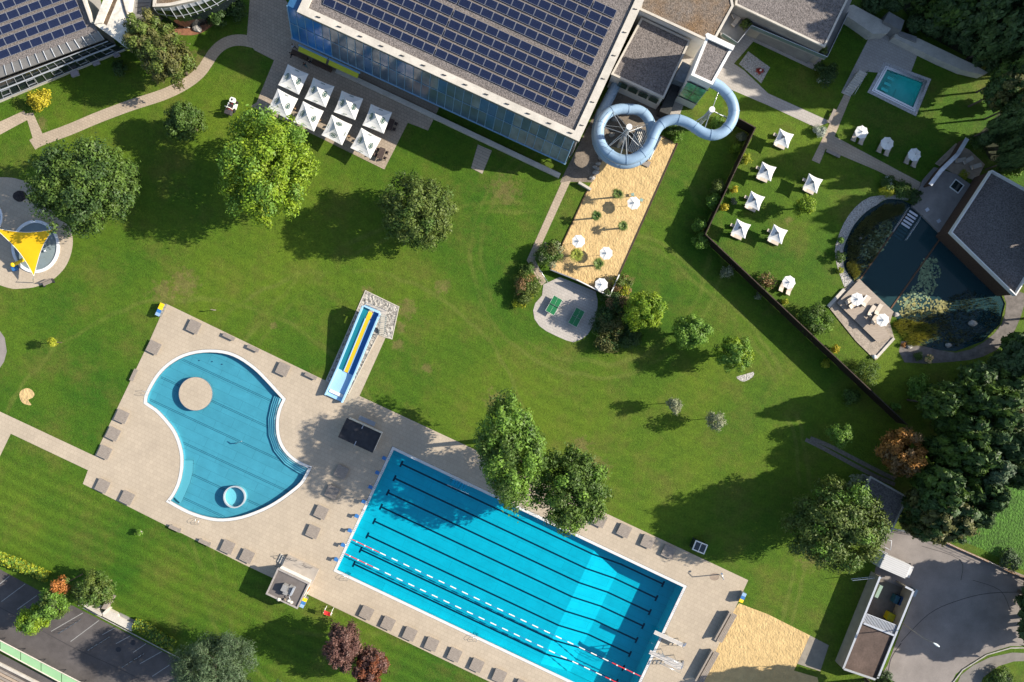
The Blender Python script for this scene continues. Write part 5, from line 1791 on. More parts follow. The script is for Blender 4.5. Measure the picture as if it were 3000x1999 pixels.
for k, (px, a, lb) in enumerate([((671, 987), ROT, 'narrow wooden bench nearest the top deck corner'), ((742, 1021), ROT, 'narrow wooden bench on the top deck edge, second from the corner'), ((911, 1102), ROT, 'narrow wooden bench closest to the wide slide'),
                              ((392, 1099), ROT + 1.57, 'narrow wooden bench on the left deck edge beside the pool curve'), ((513, 1549), ROT, 'narrow bench on the bottom deck edge under the pool ladder'), ((600, 1590), ROT, 'narrow bench on the bottom deck edge beside two platforms')]):
    q = W(*px, .4); o = bp_ if k == 0 else dup(bp_, q); o.location = (q.x, q.y, .03); o.rotation_euler = (0, 0, a); o['label'] = lb
def backbench(label, px, L_):
    q = W(*px, .4); t = thing('long_bench', label, 'bench', (q.x, q.y, .03), math.atan2(-(1790 - 1882), 2148 - 2097) + math.pi, 'long slatted benches by the beach sand')
    mb = MB()
    for k in range(4):
        mb.box((0, .0 + k * .22, .45), (L_, .19, .06), WOODG)
    mb.build('seat', t)
    mb = MB(); mb.box((0, -.62, .95), (L_, .26, .09), WOODG); mb.box((0, -.62, .45), (L_ * .96, .12, .9), CONCD); mb.build('back_plank', t)
    for s in (-.4, 0, .4):
        mb = MB(); mb.box((s * L_, .3, .2), (.12, .7, .4), CONCD); mb.build('leg', t)
    return t
backbench('long slatted wooden bench on the deck, upper one at the beach sand', (2124, 1836), 4.9)
backbench('long slatted wooden bench cut by the bottom edge beside the diving boards', (2070, 1952), 5.4)
# red deckchair
q = W(966, 1786); t = thing('lifeguard_chair', 'red slung chair with white frame on the lawn near the hut', 'chair', (q.x, q.y, 0), ROT + .2)
mb = MB()
for s in (-.55, .55):
    mb.tube([(s, -.45, 0), (s, .0, 1.9), (s, .45, 0)], .04, WHITE, 6); mb.tube([(s, -.5, 1.0), (s, .5, 1.1)], .04, WHITE, 6)
mb.build('frame', t)
mb = MB(); pts_ = [(-.5, .1, 1.75), (-.25, -.05, 1.55), (.1, -.1, 1.5), (.5, -.1, 1.6)]
for a, b in zip(pts_, pts_[1:]):
    mb.face([(a[0], a[1] - .3, a[2]), (b[0], b[1] - .3, b[2]), (b[0], b[1] + .3, b[2]), (a[0], a[1] + .3, a[2])], mat('red_cloth', (.5, .02, .02), .8))
mb.build('seat', t)
q = W(412, 1560); t = thing('potted_plant', 'green plant in a pale pot standing on the mown lawn', 'plant', (q.x, q.y, 0))
me = crown_mesh('foliage', .62, .55, .5, 320, .2, [F_LIGHT], 3, cut=-.4); o = bpy.data.objects.new('foliage', me); COL.objects.link(o); o.parent = t; o.location = (.1, .15, .75)
mb = MB(); mb.cyl((0, 0), .28, 0, .5, CONC, 14, .36); mb.build('pot', t)

# ------------------------------------------------------------------ parasols
def canopy_part(t, ncorner, R, concave, zap, zed, m, rot0=0.0, name='canopy', vent=True):
    nseg = 8
    A_ = []
    for c_ in range(ncorner):
        for s in range(nseg):
            f = s / nseg
            a0, a1 = 2 * math.pi * c_ / ncorner, 2 * math.pi * (c_ + 1) / ncorner
            p = Vector((math.cos(a0), math.sin(a0))).lerp(Vector((math.cos(a1), math.sin(a1))), f)
            k = 1 - concave * 4 * f * (1 - f)
            A_.append((p.x * k, p.y * k, f))
    rings = [0.02, .25, .5, .75, 1.0]
    mb = MB()
    vs = []
    for r in rings:
        for (x, y, f) in A_:
            sag = .07 * R * math.sin(math.pi * r) * (1 - .0 * f) + .05 * R * 4 * f * (1 - f) * r
            vs.append((x * r * R, y * r * R, zap + (zed - zap) * r - sag))
    n = len(A_)
    fs = []
    for i in range(len(rings) - 1):
        for k in range(n):
            fs.append((i * n + k, (i + 1) * n + k, (i + 1) * n + (k + 1) % n, i * n + (k + 1) % n))
    cr = math.cos(rot0); sr = math.sin(rot0)
    rv = lambda p: (p[0] * cr - p[1] * sr, p[0] * sr + p[1] * cr, p[2])
    vs = [rv(v) for v in vs]
    top = len(vs)
    low = [(v[0], v[1], v[2] - .012) for v in vs]
    mb.faces(vs, fs, m, ncorner > 6)
    mb.faces(low, [f[::-1] for f in fs], m, ncorner > 6)
    mb.faces(vs[-n:] + low[-n:], [(k, n + k, n + (k + 1) % n, (k + 1) % n) for k in range(n)], m)
    c_ = mb.build(name, t)
    mb = MB()
    for k in range(ncorner):
        a = rot0 + 2 * math.pi * k / ncorner
        mb.tube([(0, 0, zap - .06), (math.cos(a) * R * .5, math.sin(a) * R * .5, (zap + zed) / 2 - .07 * R - .06), (math.cos(a) * R * .97, math.sin(a) * R * .97, zed - .05)], .018, WHITE, 4)
    mb.build('ribs', t)
    return c_
def pole_part(t, z, r=.035, base=.45, m=WHITE):
    mb = MB(); mb.cyl((0, 0), r, 0, z, m, 8); mb.build('pole', t)
    mb = MB(); mb.box((0, 0, .06), (base, base, .12), CONC); mb.build('base', t)
def emblem(t, R, zap, zed, ang, pos, size, m, kind, dz=.03):
    """small printed mark lying on one sloping panel whose outward direction is ang"""
    ap = R * math.cos(math.pi / 4)
    o = Vector((math.cos(ang), math.sin(ang), 0)); s = Vector((-math.sin(ang), math.cos(ang), 0))
    slope = (zed - zap) / ap
    def P_(u, v):
        r = pos * ap + u
        return o * r + s * v + Vector((0, 0, zap + slope * r - .07 * R * math.sin(math.pi * r / ap) * .9 + dz))
    mb = MB()
    if kind == 'ring':
        A_ = np.linspace(0, 2 * math.pi, 21)
        for a, b in zip(A_, A_[1:]):
            mb.face([P_(size * .62 * math.cos(a), size * math.sin(a)), P_(size * .62 * math.cos(b), size * math.sin(b)), P_(size * .47 * math.cos(b), size * .8 * math.sin(b)), P_(size * .47 * math.cos(a), size * .8 * math.sin(a))], m)
        for v0, v1 in ((-.55, -.3), (-.18, .1), (.22, .5)):
            mb.face([P_(-size * .28, size * v0), P_(size * .28, size * v0), P_(size * .28, size * v1), P_(-size * .28, size * v1)], m)
    elif kind == 'word':
        for k in range(5):
            v0 = (-1 + k * .42) * size
            mb.face([P_(-.06, v0), P_(.06, v0), P_(.06, v0 + size * .3), P_(-.06, v0 + size * .3)], m)
    else:
        for (u0, u1, v0, v1) in ((-.9, -.55, -1, .6), (-.9, .9, -1, -.65), (-.1, .2, -.6, .7), (.5, .9, -.4, 1)):
            mb.face([P_(u0 * size, v0 * size), P_(u1 * size, v0 * size), P_(u1 * size, v1 * size), P_(u0 * size, v1 * size)], m)
    mb.build('emblem', t)
def terrace_umbrella():
    t = thing('terrace_parasol', 'x', 'parasol', (0, 0, 0), 0, 'large white parasols on the cafe terrace')
    R_ = 2.46
    canopy_part(t, 4, R_, .035, 3.35, 2.55, CANVAS, math.pi / 4)
    pole_part(t, 3.3, .05, .8, GREYM)
    for k, kind in ((0, 'ring'), (2, 'ring'), (1, 'word'), (3, 'word')):
        emblem(t, R_, 3.35, 2.55, k * math.pi / 2, .55 if kind == 'ring' else .82, .5 if kind == 'ring' else .32, EMBL, kind)
    return t
tu = terrace_umbrella()
U = [((337, 724), -.44, 'white parasol in the row nearer the hall, at its left end'), ((578, 845), -.40, 'white parasol nearer the hall, second from the left end'), ((845, 963), -.36, 'white parasol nearer the hall, third from the left end'), ((1111, 1087), -.38, 'white parasol nearer the hall, at the right end beside a shaded table'),
     ((240, 950), -.46, 'white parasol partly covered by the bright green tree'), ((477, 1065), -.44, 'white parasol in the front row next to the one under the tree'), ((738, 1190), -.46 + math.pi / 2, 'front row parasol whose emblems are turned a quarter round'), ((1005, 1312), -.50, 'white parasol in the front row beside the open brown table')]
for k, (z_, a, lb) in enumerate(U):
    q = W(750 + z_[0] / 3.136, z_[1] / 3.136, 2.9)
    o = tu if k == 0 else dup(tu, q)
    o.location = (q.x, q.y, .03); o.rotation_euler = (0, 0, a); o['label'] = lb
# terrace tables and chairs
def chair_proto(m, name='terrace_chair', cat='chair', grp=None):
    t = thing(name, 'x', cat, (0, 0, 0), 0, grp)
    mb = MB(); mb.box((0, 0, .45), (.46, .46, .05), m); mb.build('seat', t)
    mb = MB(); mb.box((-.22, 0, .72), (.04, .44, .46), m, M=Matrix.Rotation(-.15, 3, 'Y')); mb.build('backrest', t)
    for x in (-.2, .2):
        for y in (-.2, .2):
            mb = MB(); mb.box((x, y, .22), (.035, .035, .44), DARKM); mb.build('leg', t)
    return t
def table_proto(m, L_, Wd, name='terrace_table', grp=None):
    t = thing(name, 'x', 'table', (0, 0, 0), 0, grp)
    mb = MB()
    for k in range(5):
        mb.box((0, (-2 + k) * Wd / 5, .74), (L_, Wd / 5 - .015, .04), m)
    mb.build('tabletop', t)
    for x in (-.42, .42):
        for y in (-.36, .36):
            mb = MB(); mb.box((x * L_, y * Wd, .36), (.05, .05, .72), DARKM); mb.build('leg', t)
    return t
CHB = mat('dark_brown_rattan', (.065, .045, .04), .8, nscale=8, namt=.2)
CHL = mat('tan_rattan', (.30, .20, .12), .8, nscale=8, namt=.2)
cp = chair_proto(CHB, grp='chairs on the cafe terrace'); tp_ = table_proto(CHB, 1.75, .9, grp='tables on the cafe terrace')
a0 = ROT + math.pi / 2
tabs = [((1150, 1410), a0 + .1, 'brown table in the sun at the terrace corner, without a parasol', 'the sunny corner table'), ((1235, 1145), a0 + .1, 'brown table in the hall shade at the right terrace end', 'the shaded right-end table'),
        ((577, 860), a0, 'brown table under the second parasol of the row nearer the hall', 'the second inner parasol'), ((337, 740), a0, 'brown table under the first parasol of the row nearer the hall', 'the first inner parasol'), ((845, 975), a0, 'brown table under the third parasol of the row nearer the hall', 'the third inner parasol'),
        ((477, 1080), a0, 'brown table under the front parasol next to the tree', 'the front parasol by the tree'), ((738, 1200), a0, 'brown table under the front parasol with turned emblems', 'the turned-emblem parasol'), ((1005, 1325), a0, 'brown table under the last front parasol', 'the last front parasol'), ((1111, 1100), a0, 'brown table under the right end parasol nearer the hall', 'the right end inner parasol')]
firstc = True
for k, (z_, a, lb, where) in enumerate(tabs):
    q = W(750 + z_[0] / 3.136, z_[1] / 3.136, .7)
    o = tp_ if k == 0 else dup(tp_, q)
    o.location = (q.x, q.y, .03); o.rotation_euler = (0, 0, a); o['label'] = lb
    for j, (dx, dy, r) in enumerate(((-.45, .72, -1.57), (.45, .72, -1.57), (-.45, -.72, 1.57), (.45, -.72, 1.57))):
        rr = rnd.uniform(-.25, .25)
        p = Vector((q.x + dx * math.cos(a) - dy * math.sin(a), q.y + dx * math.sin(a) + dy * math.cos(a), .03))
        c_ = cp if firstc else dup(cp, p)
        firstc = False
        c_.location = p; c_.rotation_euler = (0, 0, a + r + rr)
        c_['label'] = 'dark brown chair at ' + where
cl = chair_proto(CHL, 'folding_chair', 'chair')
q = W(750 + 590 / 3.136, 1110 / 3.136); cl.location = (q.x, q.y, .03); cl['label'] = 'tan chair in the gap beside the second front parasol'; cl.rotation_euler = (0, 0, .6)
c2 = dup(cl, (*W(750 + 860 / 3.136, 1265 / 3.136).xy, .03), 2.2, 'tan chair in the sunny gap before the last front parasol')
c3 = dup(cl, (*W(750 + 365 / 3.136, 1000 / 3.136).xy, .03), 1.1, 'tan chair between the two front parasols by the tree')

# lounge parasols on the spa lawn
def square_parasol():
    t = thing('square_parasol', 'x', 'parasol', (0, 0, 0), 0, 'square white parasols on the spa lawn')
    canopy_part(t, 4, 1.66, .10, 2.75, 2.1, CANVAS, math.pi / 4)
    pole_part(t, 2.7, .04, .6)
    emblem(t, 1.66, 2.75, 2.1, math.pi, .26, .2, EMBLD, 'mark', .05)
    return t
def octagon_parasol():
    t = thing('round_parasol', 'x', 'parasol', (0, 0, 0), 0, 'eight-sided white parasols')
    canopy_part(t, 8, 1.04, .03, 2.42, 2.14, CANVAS, 0)
    mb = MB(); mb.cyl((0, 0), .09, 2.42, 2.5, GREYM, 10, .05); mb.build('finial', t)
    pole_part(t, 2.4, .03, .5)
    return t
def lounger_proto():
    t = thing('sun_lounger', 'x', 'sun lounger', (0, 0, 0), 0, 'beige sun loungers')
    mb = MB(); mb.box((.3, 0, .36), (1.35, .66, .1), BEIGE); mb.build('mattress', t)
    mb = MB(); mb.box((-.62, 0, .55), (.72, .66, .1), BEIGE, M=Matrix.Rotation(.55, 3, 'Y')); mb.build('backrest', t)
    mb = MB(); mb.box((.1, 0, .26), (1.85, .7, .07), WOODG); mb.build('frame', t)
    for x in (-.65, .85):
        for y in (-.28, .28):
            mb = MB(); mb.box((x, y, .12), (.06, .06, .24), WOODG); mb.build('leg', t)
    return t
lo = lounger_proto(); lo_used = [False]
def lounger(px, a, lb):
    q = W(*px, .4)
    o = dup(lo, q) if lo_used[0] else lo
    lo_used[0] = True
    o.location = (q.x, q.y, .02); o.rotation_euler = (0, 0, a); o['label'] = lb
    return o
sq = square_parasol()
SQ = [((2298, 405), 'nearest the path fork', -.40), ((2247, 502), 'second down beside the fence', -.38), ((2213, 588), 'third down, near the yellow shrubs', -.42), ((2172, 670), 'lowest one beside the fence corner', -.40), ((2280, 686), 'lowest one away from the fence', -.42), ((2383, 537), 'beside the yellow-green tree', -.42)]
for k, (px, wh, a) in enumerate(SQ):
    q = W(*px, 2.3)
    o = sq if k == 0 else dup(sq, q)
    o.location = (q.x, q.y, 0); o.rotation_euler = (0, 0, a); o['label'] = 'square white parasol on the spa lawn, ' + wh
    lounger((px[0] - 16, px[1] + 21), a, 'beige lounger on the downhill side of the square parasol ' + wh)
    lounger((px[0] - 4, px[1] - 2), a, 'beige lounger hidden under the square parasol ' + wh)
    q2 = W(px[0] - 27, px[1] - 10, .4)
    t = thing('side_table', 'small pale side table by the square parasol ' + wh, 'table', (q2.x, q2.y, 0), a, 'small side tables on the spa lawn')
    mb = MB(); mb.box((0, 0, .45), (.55, .45, .05), BEIGE); mb.build('tabletop', t)
    mb = MB(); mb.box((0, 0, .21), (.3, .3, .42), WOODG); mb.build('base', t)
oc = octagon_parasol()
OC = [((1857, 595), 'on the sand, nearest the tube slide', 0), ((1695, 707), 'on the sand, next to the big palm', 0), ((1776, 742), 'at the middle of the sand court', 0), ((1762, 834), 'in the sand corner by the brown wall', 0), ((2312, 827), 'alone at the end of the spa lawn', 1),
      ((2525, 387), 'shaded, first below the small spa pool', 2), ((2600, 420), 'shaded, middle of three below the small spa pool', 2), ((2680, 453), 'shaded, third of three, nearest the sauna house', 2), ((2512, 877), 'on the wooden pond deck, with a white towel', 3), ((2587, 938), 'on the wooden pond deck, at its outer corner', 4)]
for k, (px, wh, n_) in enumerate(OC):
    q = W(*px, 2.25)
    o = oc if k == 0 else dup(oc, q)
    o.location = (q.x, q.y, 0.03); o.rotation_euler = (0, 0, rnd.uniform(0, .7)); o['label'] = 'eight-sided white parasol ' + wh
    if n_ in (1, 2):
        lounger((px[0] - 20, px[1] + 12), 1.1, 'grey-beige lounger beside the eight-sided parasol ' + wh)
        lounger((px[0] + 1, px[1] + 22), 1.1, 'grey-beige lounger below the eight-sided parasol ' + wh)
bc = chair_proto(mat('pale_green_chair', (.20, .30, .27), .7), 'beach_chair', 'chair')
q = W(1852, 572); bc.location = (q.x, q.y, .03); bc.rotation_euler = (0, 0, 1.8); bc['label'] = 'pale green chair above the sand parasol nearest the tube slide'
dup(bc, (*W(1878, 588).xy, .03), -.4, 'pale green chair on the right of the sand parasol nearest the tube slide')

# table tennis tables
TTG = mat("table_green", (0.012, 0.135, 0.045), .5, nscale=1, namt=.12)
def tt(px, a, lb):
    q = W(*px, .76); t = thing('table_tennis_table', lb, 'table tennis table', (q.x, q.y, .03), a, 'table tennis tables')
    mb = MB(); mb.box((0, 0, .74), (2.74, 1.52, .05), TTG); mb.build('tabletop', t)
    mb = MB()
    for y in (-.745, .745):
        mb.box((0, y, .768), (2.74, .03, .004), WHITE)
    for x in (-1.355, 1.355):
        mb.box((x, 0, .768), (.03, 1.46, .004), WHITE)
    mb.box((0, 0, .768), (2.66, .015, .004), WHITE); mb.build('line', t)
    mb = MB(); mb.box((0, 0, .83), (.03, 1.7, .14), GREYM); mb.build('net', t)
    for x in (-.9, .9):
        mb = MB(); mb.box((x, 0, .36), (.2, 1.1, .72), GREYM); mb.build('leg', t)
tt((1623, 895), math.atan2(46, 26), 'green table tennis table, partly sunlit, nearer the rusty shrub')
tt((1689, 930), math.atan2(46, 25), 'green table tennis table in full shade, nearer the hedge')

# sand court wall and edging
t = thing('wind_wall', 'brown wooden wind wall with white top round the sand corner', 'wall', tuple(W(1785, 868)))
def wall_line(t, pts, h, th, m, name, capm=None, z0=0.0):
    for a, b in zip(pts, pts[1:]):
        d_ = b - a
        mb = MB(); mb.box(((a.x + b.x) / 2, (a.y + b.y) / 2, z0 + h / 2), (d_.length, th, h), m, math.atan2(d_.y, d_.x)); mb.build(name, t, True)
        if capm:
            mb = MB(); mb.box(((a.x + b.x) / 2, (a.y + b.y) / 2, z0 + h + .02), (d_.length + th, th + .05, .05), capm, math.atan2(d_.y, d_.x)); mb.build('top_rail', t, True)
wall_line(t, [W(1814, 806, 1.9), W(1786, 868, 1.9), W(1690, 820, 1.9)], 1.9, .12, WOODB, 'board_wall', WHITE)
wall_line(t, [W(1690, 820, 1.4), W(1614, 790, 1.4)], 1.0, .12, WOODB, 'board_wall', GREYM)
mb = MB()
for a, b in (((1985, 422), (1814, 806)), ((1613, 789), (1720, 560)), ((1935, 398), (1985, 422))):
    p, q = W(*a), W(*b); d_ = q - p
    mb.box(((p.x + q.x) / 2, (p.y + q.y) / 2, .08), (d_.length, .14, .16), WOODB, math.atan2(d_.y, d_.x))
struct('sand_kerb', mb)
mb = MB(); q = W(1713, 546, .4); mb.box((0, 0, .4), (2.2, .35, .8), CONC)
tag(mb.build('low_wall', loc=(q.x, q.y, 0)), 'short pale wall at the footpath corner of the sand court', 'wall').rotation_euler = (0, 0, ROT - .1)
q = W(1893, 478, .3); t = thing('wooden_deck_step', 'small wooden step in the sand at the corrugated shed', 'step', (q.x, q.y, 0), ROT)
mb = MB(); mb.box((0, 0, .2), (1.3, .9, .08), WOODG); mb.build('top', t); mb = MB(); mb.box((0, 0, .08), (1.1, .7, .16), WOODB); mb.build('base', t)
# steps rail by the path
t = thing('step_railing', 'dark handrail beside the footpath down to the table tennis patio', 'railing', tuple(W(1590, 810)))
mb = MB(); a, b = W(1568, 772), W(1604, 828)
up = Vector((0, 0, 1)); mb.tube([a, a + up, b + up, b], .03, STEEL, 6); mb.tube([a + up * .5, b + up * .5], .02, STEEL, 5); mb.build('rail', t, True)
# palms
PALM = leaf_mat("palm_leaf", (0.055, 0.09, 0.018), (0.11, 0.13, 0.03))
PALMY = leaf_mat("palm_leaf_bright", (0.11, 0.15, 0.02), (0.20, 0.20, 0.03))
def palm(px, py, h, R_, lb, m, seed):
    w_ = W(px, py, h)
    t = thing('palm_tree', lb, 'palm', (w_.x, w_.y, 0), 0, 'small palms in the sand court')
    mb = MB(); mb.tube([(0, 0, 0), (.03, 0, h * .5), (0, 0, h)], [.17, .12, .14], BARK, 8); mb.build('trunk', t)
    RR = random.Random(seed)
    mb = MB()
    for k in range(17):
        a = k * 2.4 + RR.uniform(-.2, .2); el = RR.uniform(-.45, .9); L_ = R_ * RR.uniform(.7, 1.35)
        base = Vector((0, 0, h)) + Vector((math.cos(a), math.sin(a), math.sin(el))) * L_ * .12
        for j in range(7):            # fan of leaflets
            b_ = a + (j - 3) * .2
            dd = Vector((math.cos(b_) * math.cos(el * .8), math.sin(b_) * math.cos(el * .8), math.sin(el) * .8))
            e = base + dd * L_ * .9 + Vector((0, 0, -.3 * L_ * (.5 + .12 * abs(j - 3))))
            m_ = base + dd * L_ * .5
            ss = Vector((-math.sin(b_), math.cos(b_), 0)) * .05
            mb.face([base, m_ + ss, e, m_ - ss], m)
    mb.blob((0, 0, h + .05), .2, .2, .16, m, 8, 5, .2, seed)
    mb.build('fronds', t)
palm(1809, 569, 2.6, .95, 'palm between the sand parasol and the hall side', PALM, 1)
palm(1747, 632, 2.4, .85, 'dark palm whose shadow leaves the left sand edge', F_MID, 2)
palm(1825, 663, 2.1, .8, 'small palm near the right sand edge', PALM, 3)
palm(1688, 745, 1.6, 1.15, 'big bright palm beside the parasol at the left sand edge', PALMY, 4)
palm(1753.5, 773, 2.3, .95, 'palm between the middle sand parasol and the brown wall', PALM, 5)
# ------------------------------------------------------------------ spa garden fence
t = thing('garden_fence', 'long dark brown board fence around the spa garden lawn', 'fence', tuple(W(2063, 688)))
def fence_run(t, pts, h, m, step=2.4, cap=None):
    for a, b in zip(pts, pts[1:]):
        L_ = (b - a).length; n = max(1, round(L_ / step)); ang_ = math.atan2(b.y - a.y, b.x - a.x)
        for k in range(n):
            p, q = a.lerp(b, k / n), a.lerp(b, (k + 1) / n)
            mb = MB(); mb.box(((p.x + q.x) / 2, (p.y + q.y) / 2, h / 2 + .05), ((q - p).length - .1, .06, h), m, ang_)
            mb.box(((p.x + q.x) / 2, (p.y + q.y) / 2, h + .07), ((q - p).length - .1, .14, .05), cap or m, ang_)
            mb.build('board_panel', t, True)
            mb = MB(); mb.box((p.x, p.y, h / 2 + .06), (.13, .13, h + .12), m, ang_); mb.build('post', t, True)
CAPB = wood_mat("fence_cap", (0.035, 0.024, 0.018), (0.07, 0.05, 0.038), 0, 2)
FENB = wood_mat("fence_brown", (0.016, 0.011, 0.008), (0.03, 0.02, 0.014), 0, 2)
fence_run(t, [W(2150, 350, 2), W(2206, 381, 2), W(2061, 690, 2), W(2647, 1243, 2)], 3.2, FENB, 2.5, CAPB)

# ------------------------------------------------------------------ pond
PBOT = mat("pond_bed", (0.022, 0.035, 0.034), .9, nscale=.5, namt=.5)
mb = MB(); mb.sheet([inset(POND, -.3)], -1.1, PBOT)
n = len(POND)
for k in range(n):
    a, b = POND[k], POND[(k + 1) % n]
    mb.face([(*a.xy, -1.1), (*b.xy, -1.1), (*b.xy, 0), (*a.xy, 0)], PBOT)
struct('pond_bed', mb)
w = MB(); w.sheet([inset(POND, -.02)], -.12, water_mat("water_pond", (0.16, 0.34, 0.42), .03, .01, 1.0, body=((0.026, 0.068, 0.076), .6))); struct('water', w)
OUTR = [(2668, 566), (2610, 572), (2550, 577), (2505, 608), (2473, 653), (2454, 698), (2446, 736), (2454, 787), (2474, 842)]
INR = [(2502, 828), (2474, 787), (2470, 736), (2480, 704), (2502, 659), (2537, 621), (2570, 600), (2600, 583), (2660, 588)]
sheet('gravel_shore', smooth_poly([W(*p) for p in OUTR], 2) + smooth_poly([W(*p) for p in INR], 2), .03, PEBBLE, world_pts=True)
mb = MB(); PL_ = wp([(2690, 560), (2705, 527), (2738, 490), (2800, 510), (2850, 545), (2790, 640), (2765, 694), (2700, 630), (2672, 606)], .35)
mb.prism(PL_, -.6, .35, mat("plateau_paving", (.21, .19, .175), .85, nscale=.8, namt=.15)); struct('plateau', mb)
sheet('plateau', [(2738, 480), (2800, 420), (2840, 440), (2885, 482), (2860, 530), (2800, 512)], .05, mat("tan_paving", (.33, .26, .19), .85, nscale=1.2, namt=.25))
sheet('shore', smooth_poly([W(*p) for p in [(2940, 850), (3000, 860), (2990, 930), (2950, 1000), (2880, 1045), (2790, 1060), (2650, 1062), (2640, 1000), (2690, 1010), (2800, 1034), (2880, 1004), (2934, 950), (2948, 890)]], 2, True), .012, mat("dark_shore", (.13, .115, .105), .9, nscale=1.2, namt=.35), world_pts=True)
def beam(lb, a, b):
    p, q = W(*a, -.12), W(*b, -.12); d_ = q - p
    mb = MB(); mb.box((0, 0, -.08), (d_.length, .22, .2), mat('pond_beam', (.10, .05, .025), .8, nscale=1.5, namt=.3))
    o = mb.build('pond_beam', loc=((p.x + q.x) / 2, (p.y + q.y) / 2, -.06)); o.rotation_euler = (0, 0, math.atan2(d_.y, d_.x)); tag(o, lb, 'beam')
beam('brown timber beam in the pond between the reeds and the swim lane', (2655, 624), (2521, 817))
beam('brown timber beam in the pond on the lily side of the swim lane', (2751, 704), (2610, 904))
# pond stairs
t = thing('pond_stairs', 'steel stair with two rails leading down into the pond', 'stairs', tuple(W(2655, 660)))
for k in range(9):
    f = k / 8
    p = W(2676 - 46 * f, 626 + 70 * f, .35 - .9 * f)
    mb = MB(); mb.box((p.x, p.y, p.z), (1.5, .32, .05), ALU, -math.atan2(40, 62)); mb.build('tread', t, True)
for s in (-1, 1):
    mb = MB()
    a, b = W(2670 + s * 19 + 6, 622 + s * 12, .4), W(2628 + s * 19, 694 + s * 12, -.5)
    up = Vector((0, 0, .9)); mb.tube([a, a + up, b + up, b], .03, STEEL, 6); mb.tube([a + up * .5, b + up * .5], .02, STEEL, 5); mb.build('handrail', t, True)
# wooden deck, gravel terrace
mb = MB(); mb.prism(wp([(2427, 899), (2473, 846), (2518, 817), (2617, 915), (2607, 946), (2620, 991), (2566, 1057), (2508, 1000)], .12), -.5, .12, mat("terrace_gravel", (.30, .25, .20), .95, nscale=2.5, namt=.3, n2scale=8, n2amt=.3)); struct('pond_terrace', mb)
DKP = wp([(2452, 888), (2518, 819), (2619, 914), (2590, 957), (2607, 988), (2570, 1002)], .55)
t = thing('pond_deck', 'raised weathered timber deck reaching into the pond', 'deck', (DKP[0].x, DKP[0].y, 0))
mb = MB(); mb.prism(DKP, .45, .55, mat("pond_deck_wood", (.25, .20, .16), .8, nscale=1.2, col2=(.36, .30, .24), stretch=(1, 8, 1), rot=.75)); mb.build('boards', t, True)
mb = MB(); mb.prism(inset(DKP, .12), -.6, .45, WOODB); mb.build('substructure', t, True)
wt = thing('terrace_edging', 'pale narrow edging wall of the pond terrace', 'wall', tuple(W(2500, 960)))
wall_line(wt, [W(2427, 899, .3), W(2474, 848, .3)], .3, .5, CONC, 'wall'); wall_line(wt, [W(2620, 991, .3), W(2567, 1050, .3)], .3, .4, CONC, 'wall')
q = W(2563, 1046, .5); mb = MB(); mb.blob((0, 0, .3), .36, .36, .34, WHITE, 12, 8); tag(mb.build('stone_ball', loc=(q.x, q.y, 0)), 'white stone ball at the tip of the pond terrace', 'ornament')
# deck chairs and towel on the pond deck
for k, (px, a, lb) in enumerate([((2486, 880), .55, 'lounger on the pond deck left of the parasol with the towel'), ((2497, 893), .55, 'second lounger on the pond deck under the parasol with the towel'), ((2548, 912), 1.0, 'wooden lounger in the middle of the pond deck'), ((2568, 908), 1.0, 'wooden lounger beside the outer parasol of the pond deck'), ((2558, 935), 1.0, 'low lounger nearest the deck edge by the outer parasol')]):
    o = lounger(px, a, lb); o.location.z = .56
q = W(2538, 877, 1); t = thing('towel', 'white towel spread on a lounger beside the pond deck parasol', 'towel', (q.x, q.y, .95), .9)
mb = MB()
for k in range(6):
    mb.face([(-.6 + k * .2, -.4, .02 * (k % 2)), (-.4 + k * .2, -.4, .02 * ((k + 1) % 2)), (-.4 + k * .2, .4, .02 * ((k + 1) % 2)), (-.6 + k * .2, .4, .02 * (k % 2))], CANVAS)
mb.build('cloth', t)
lounger((2532, 884), .9, 'lounger carrying the white towel').location.z = .56
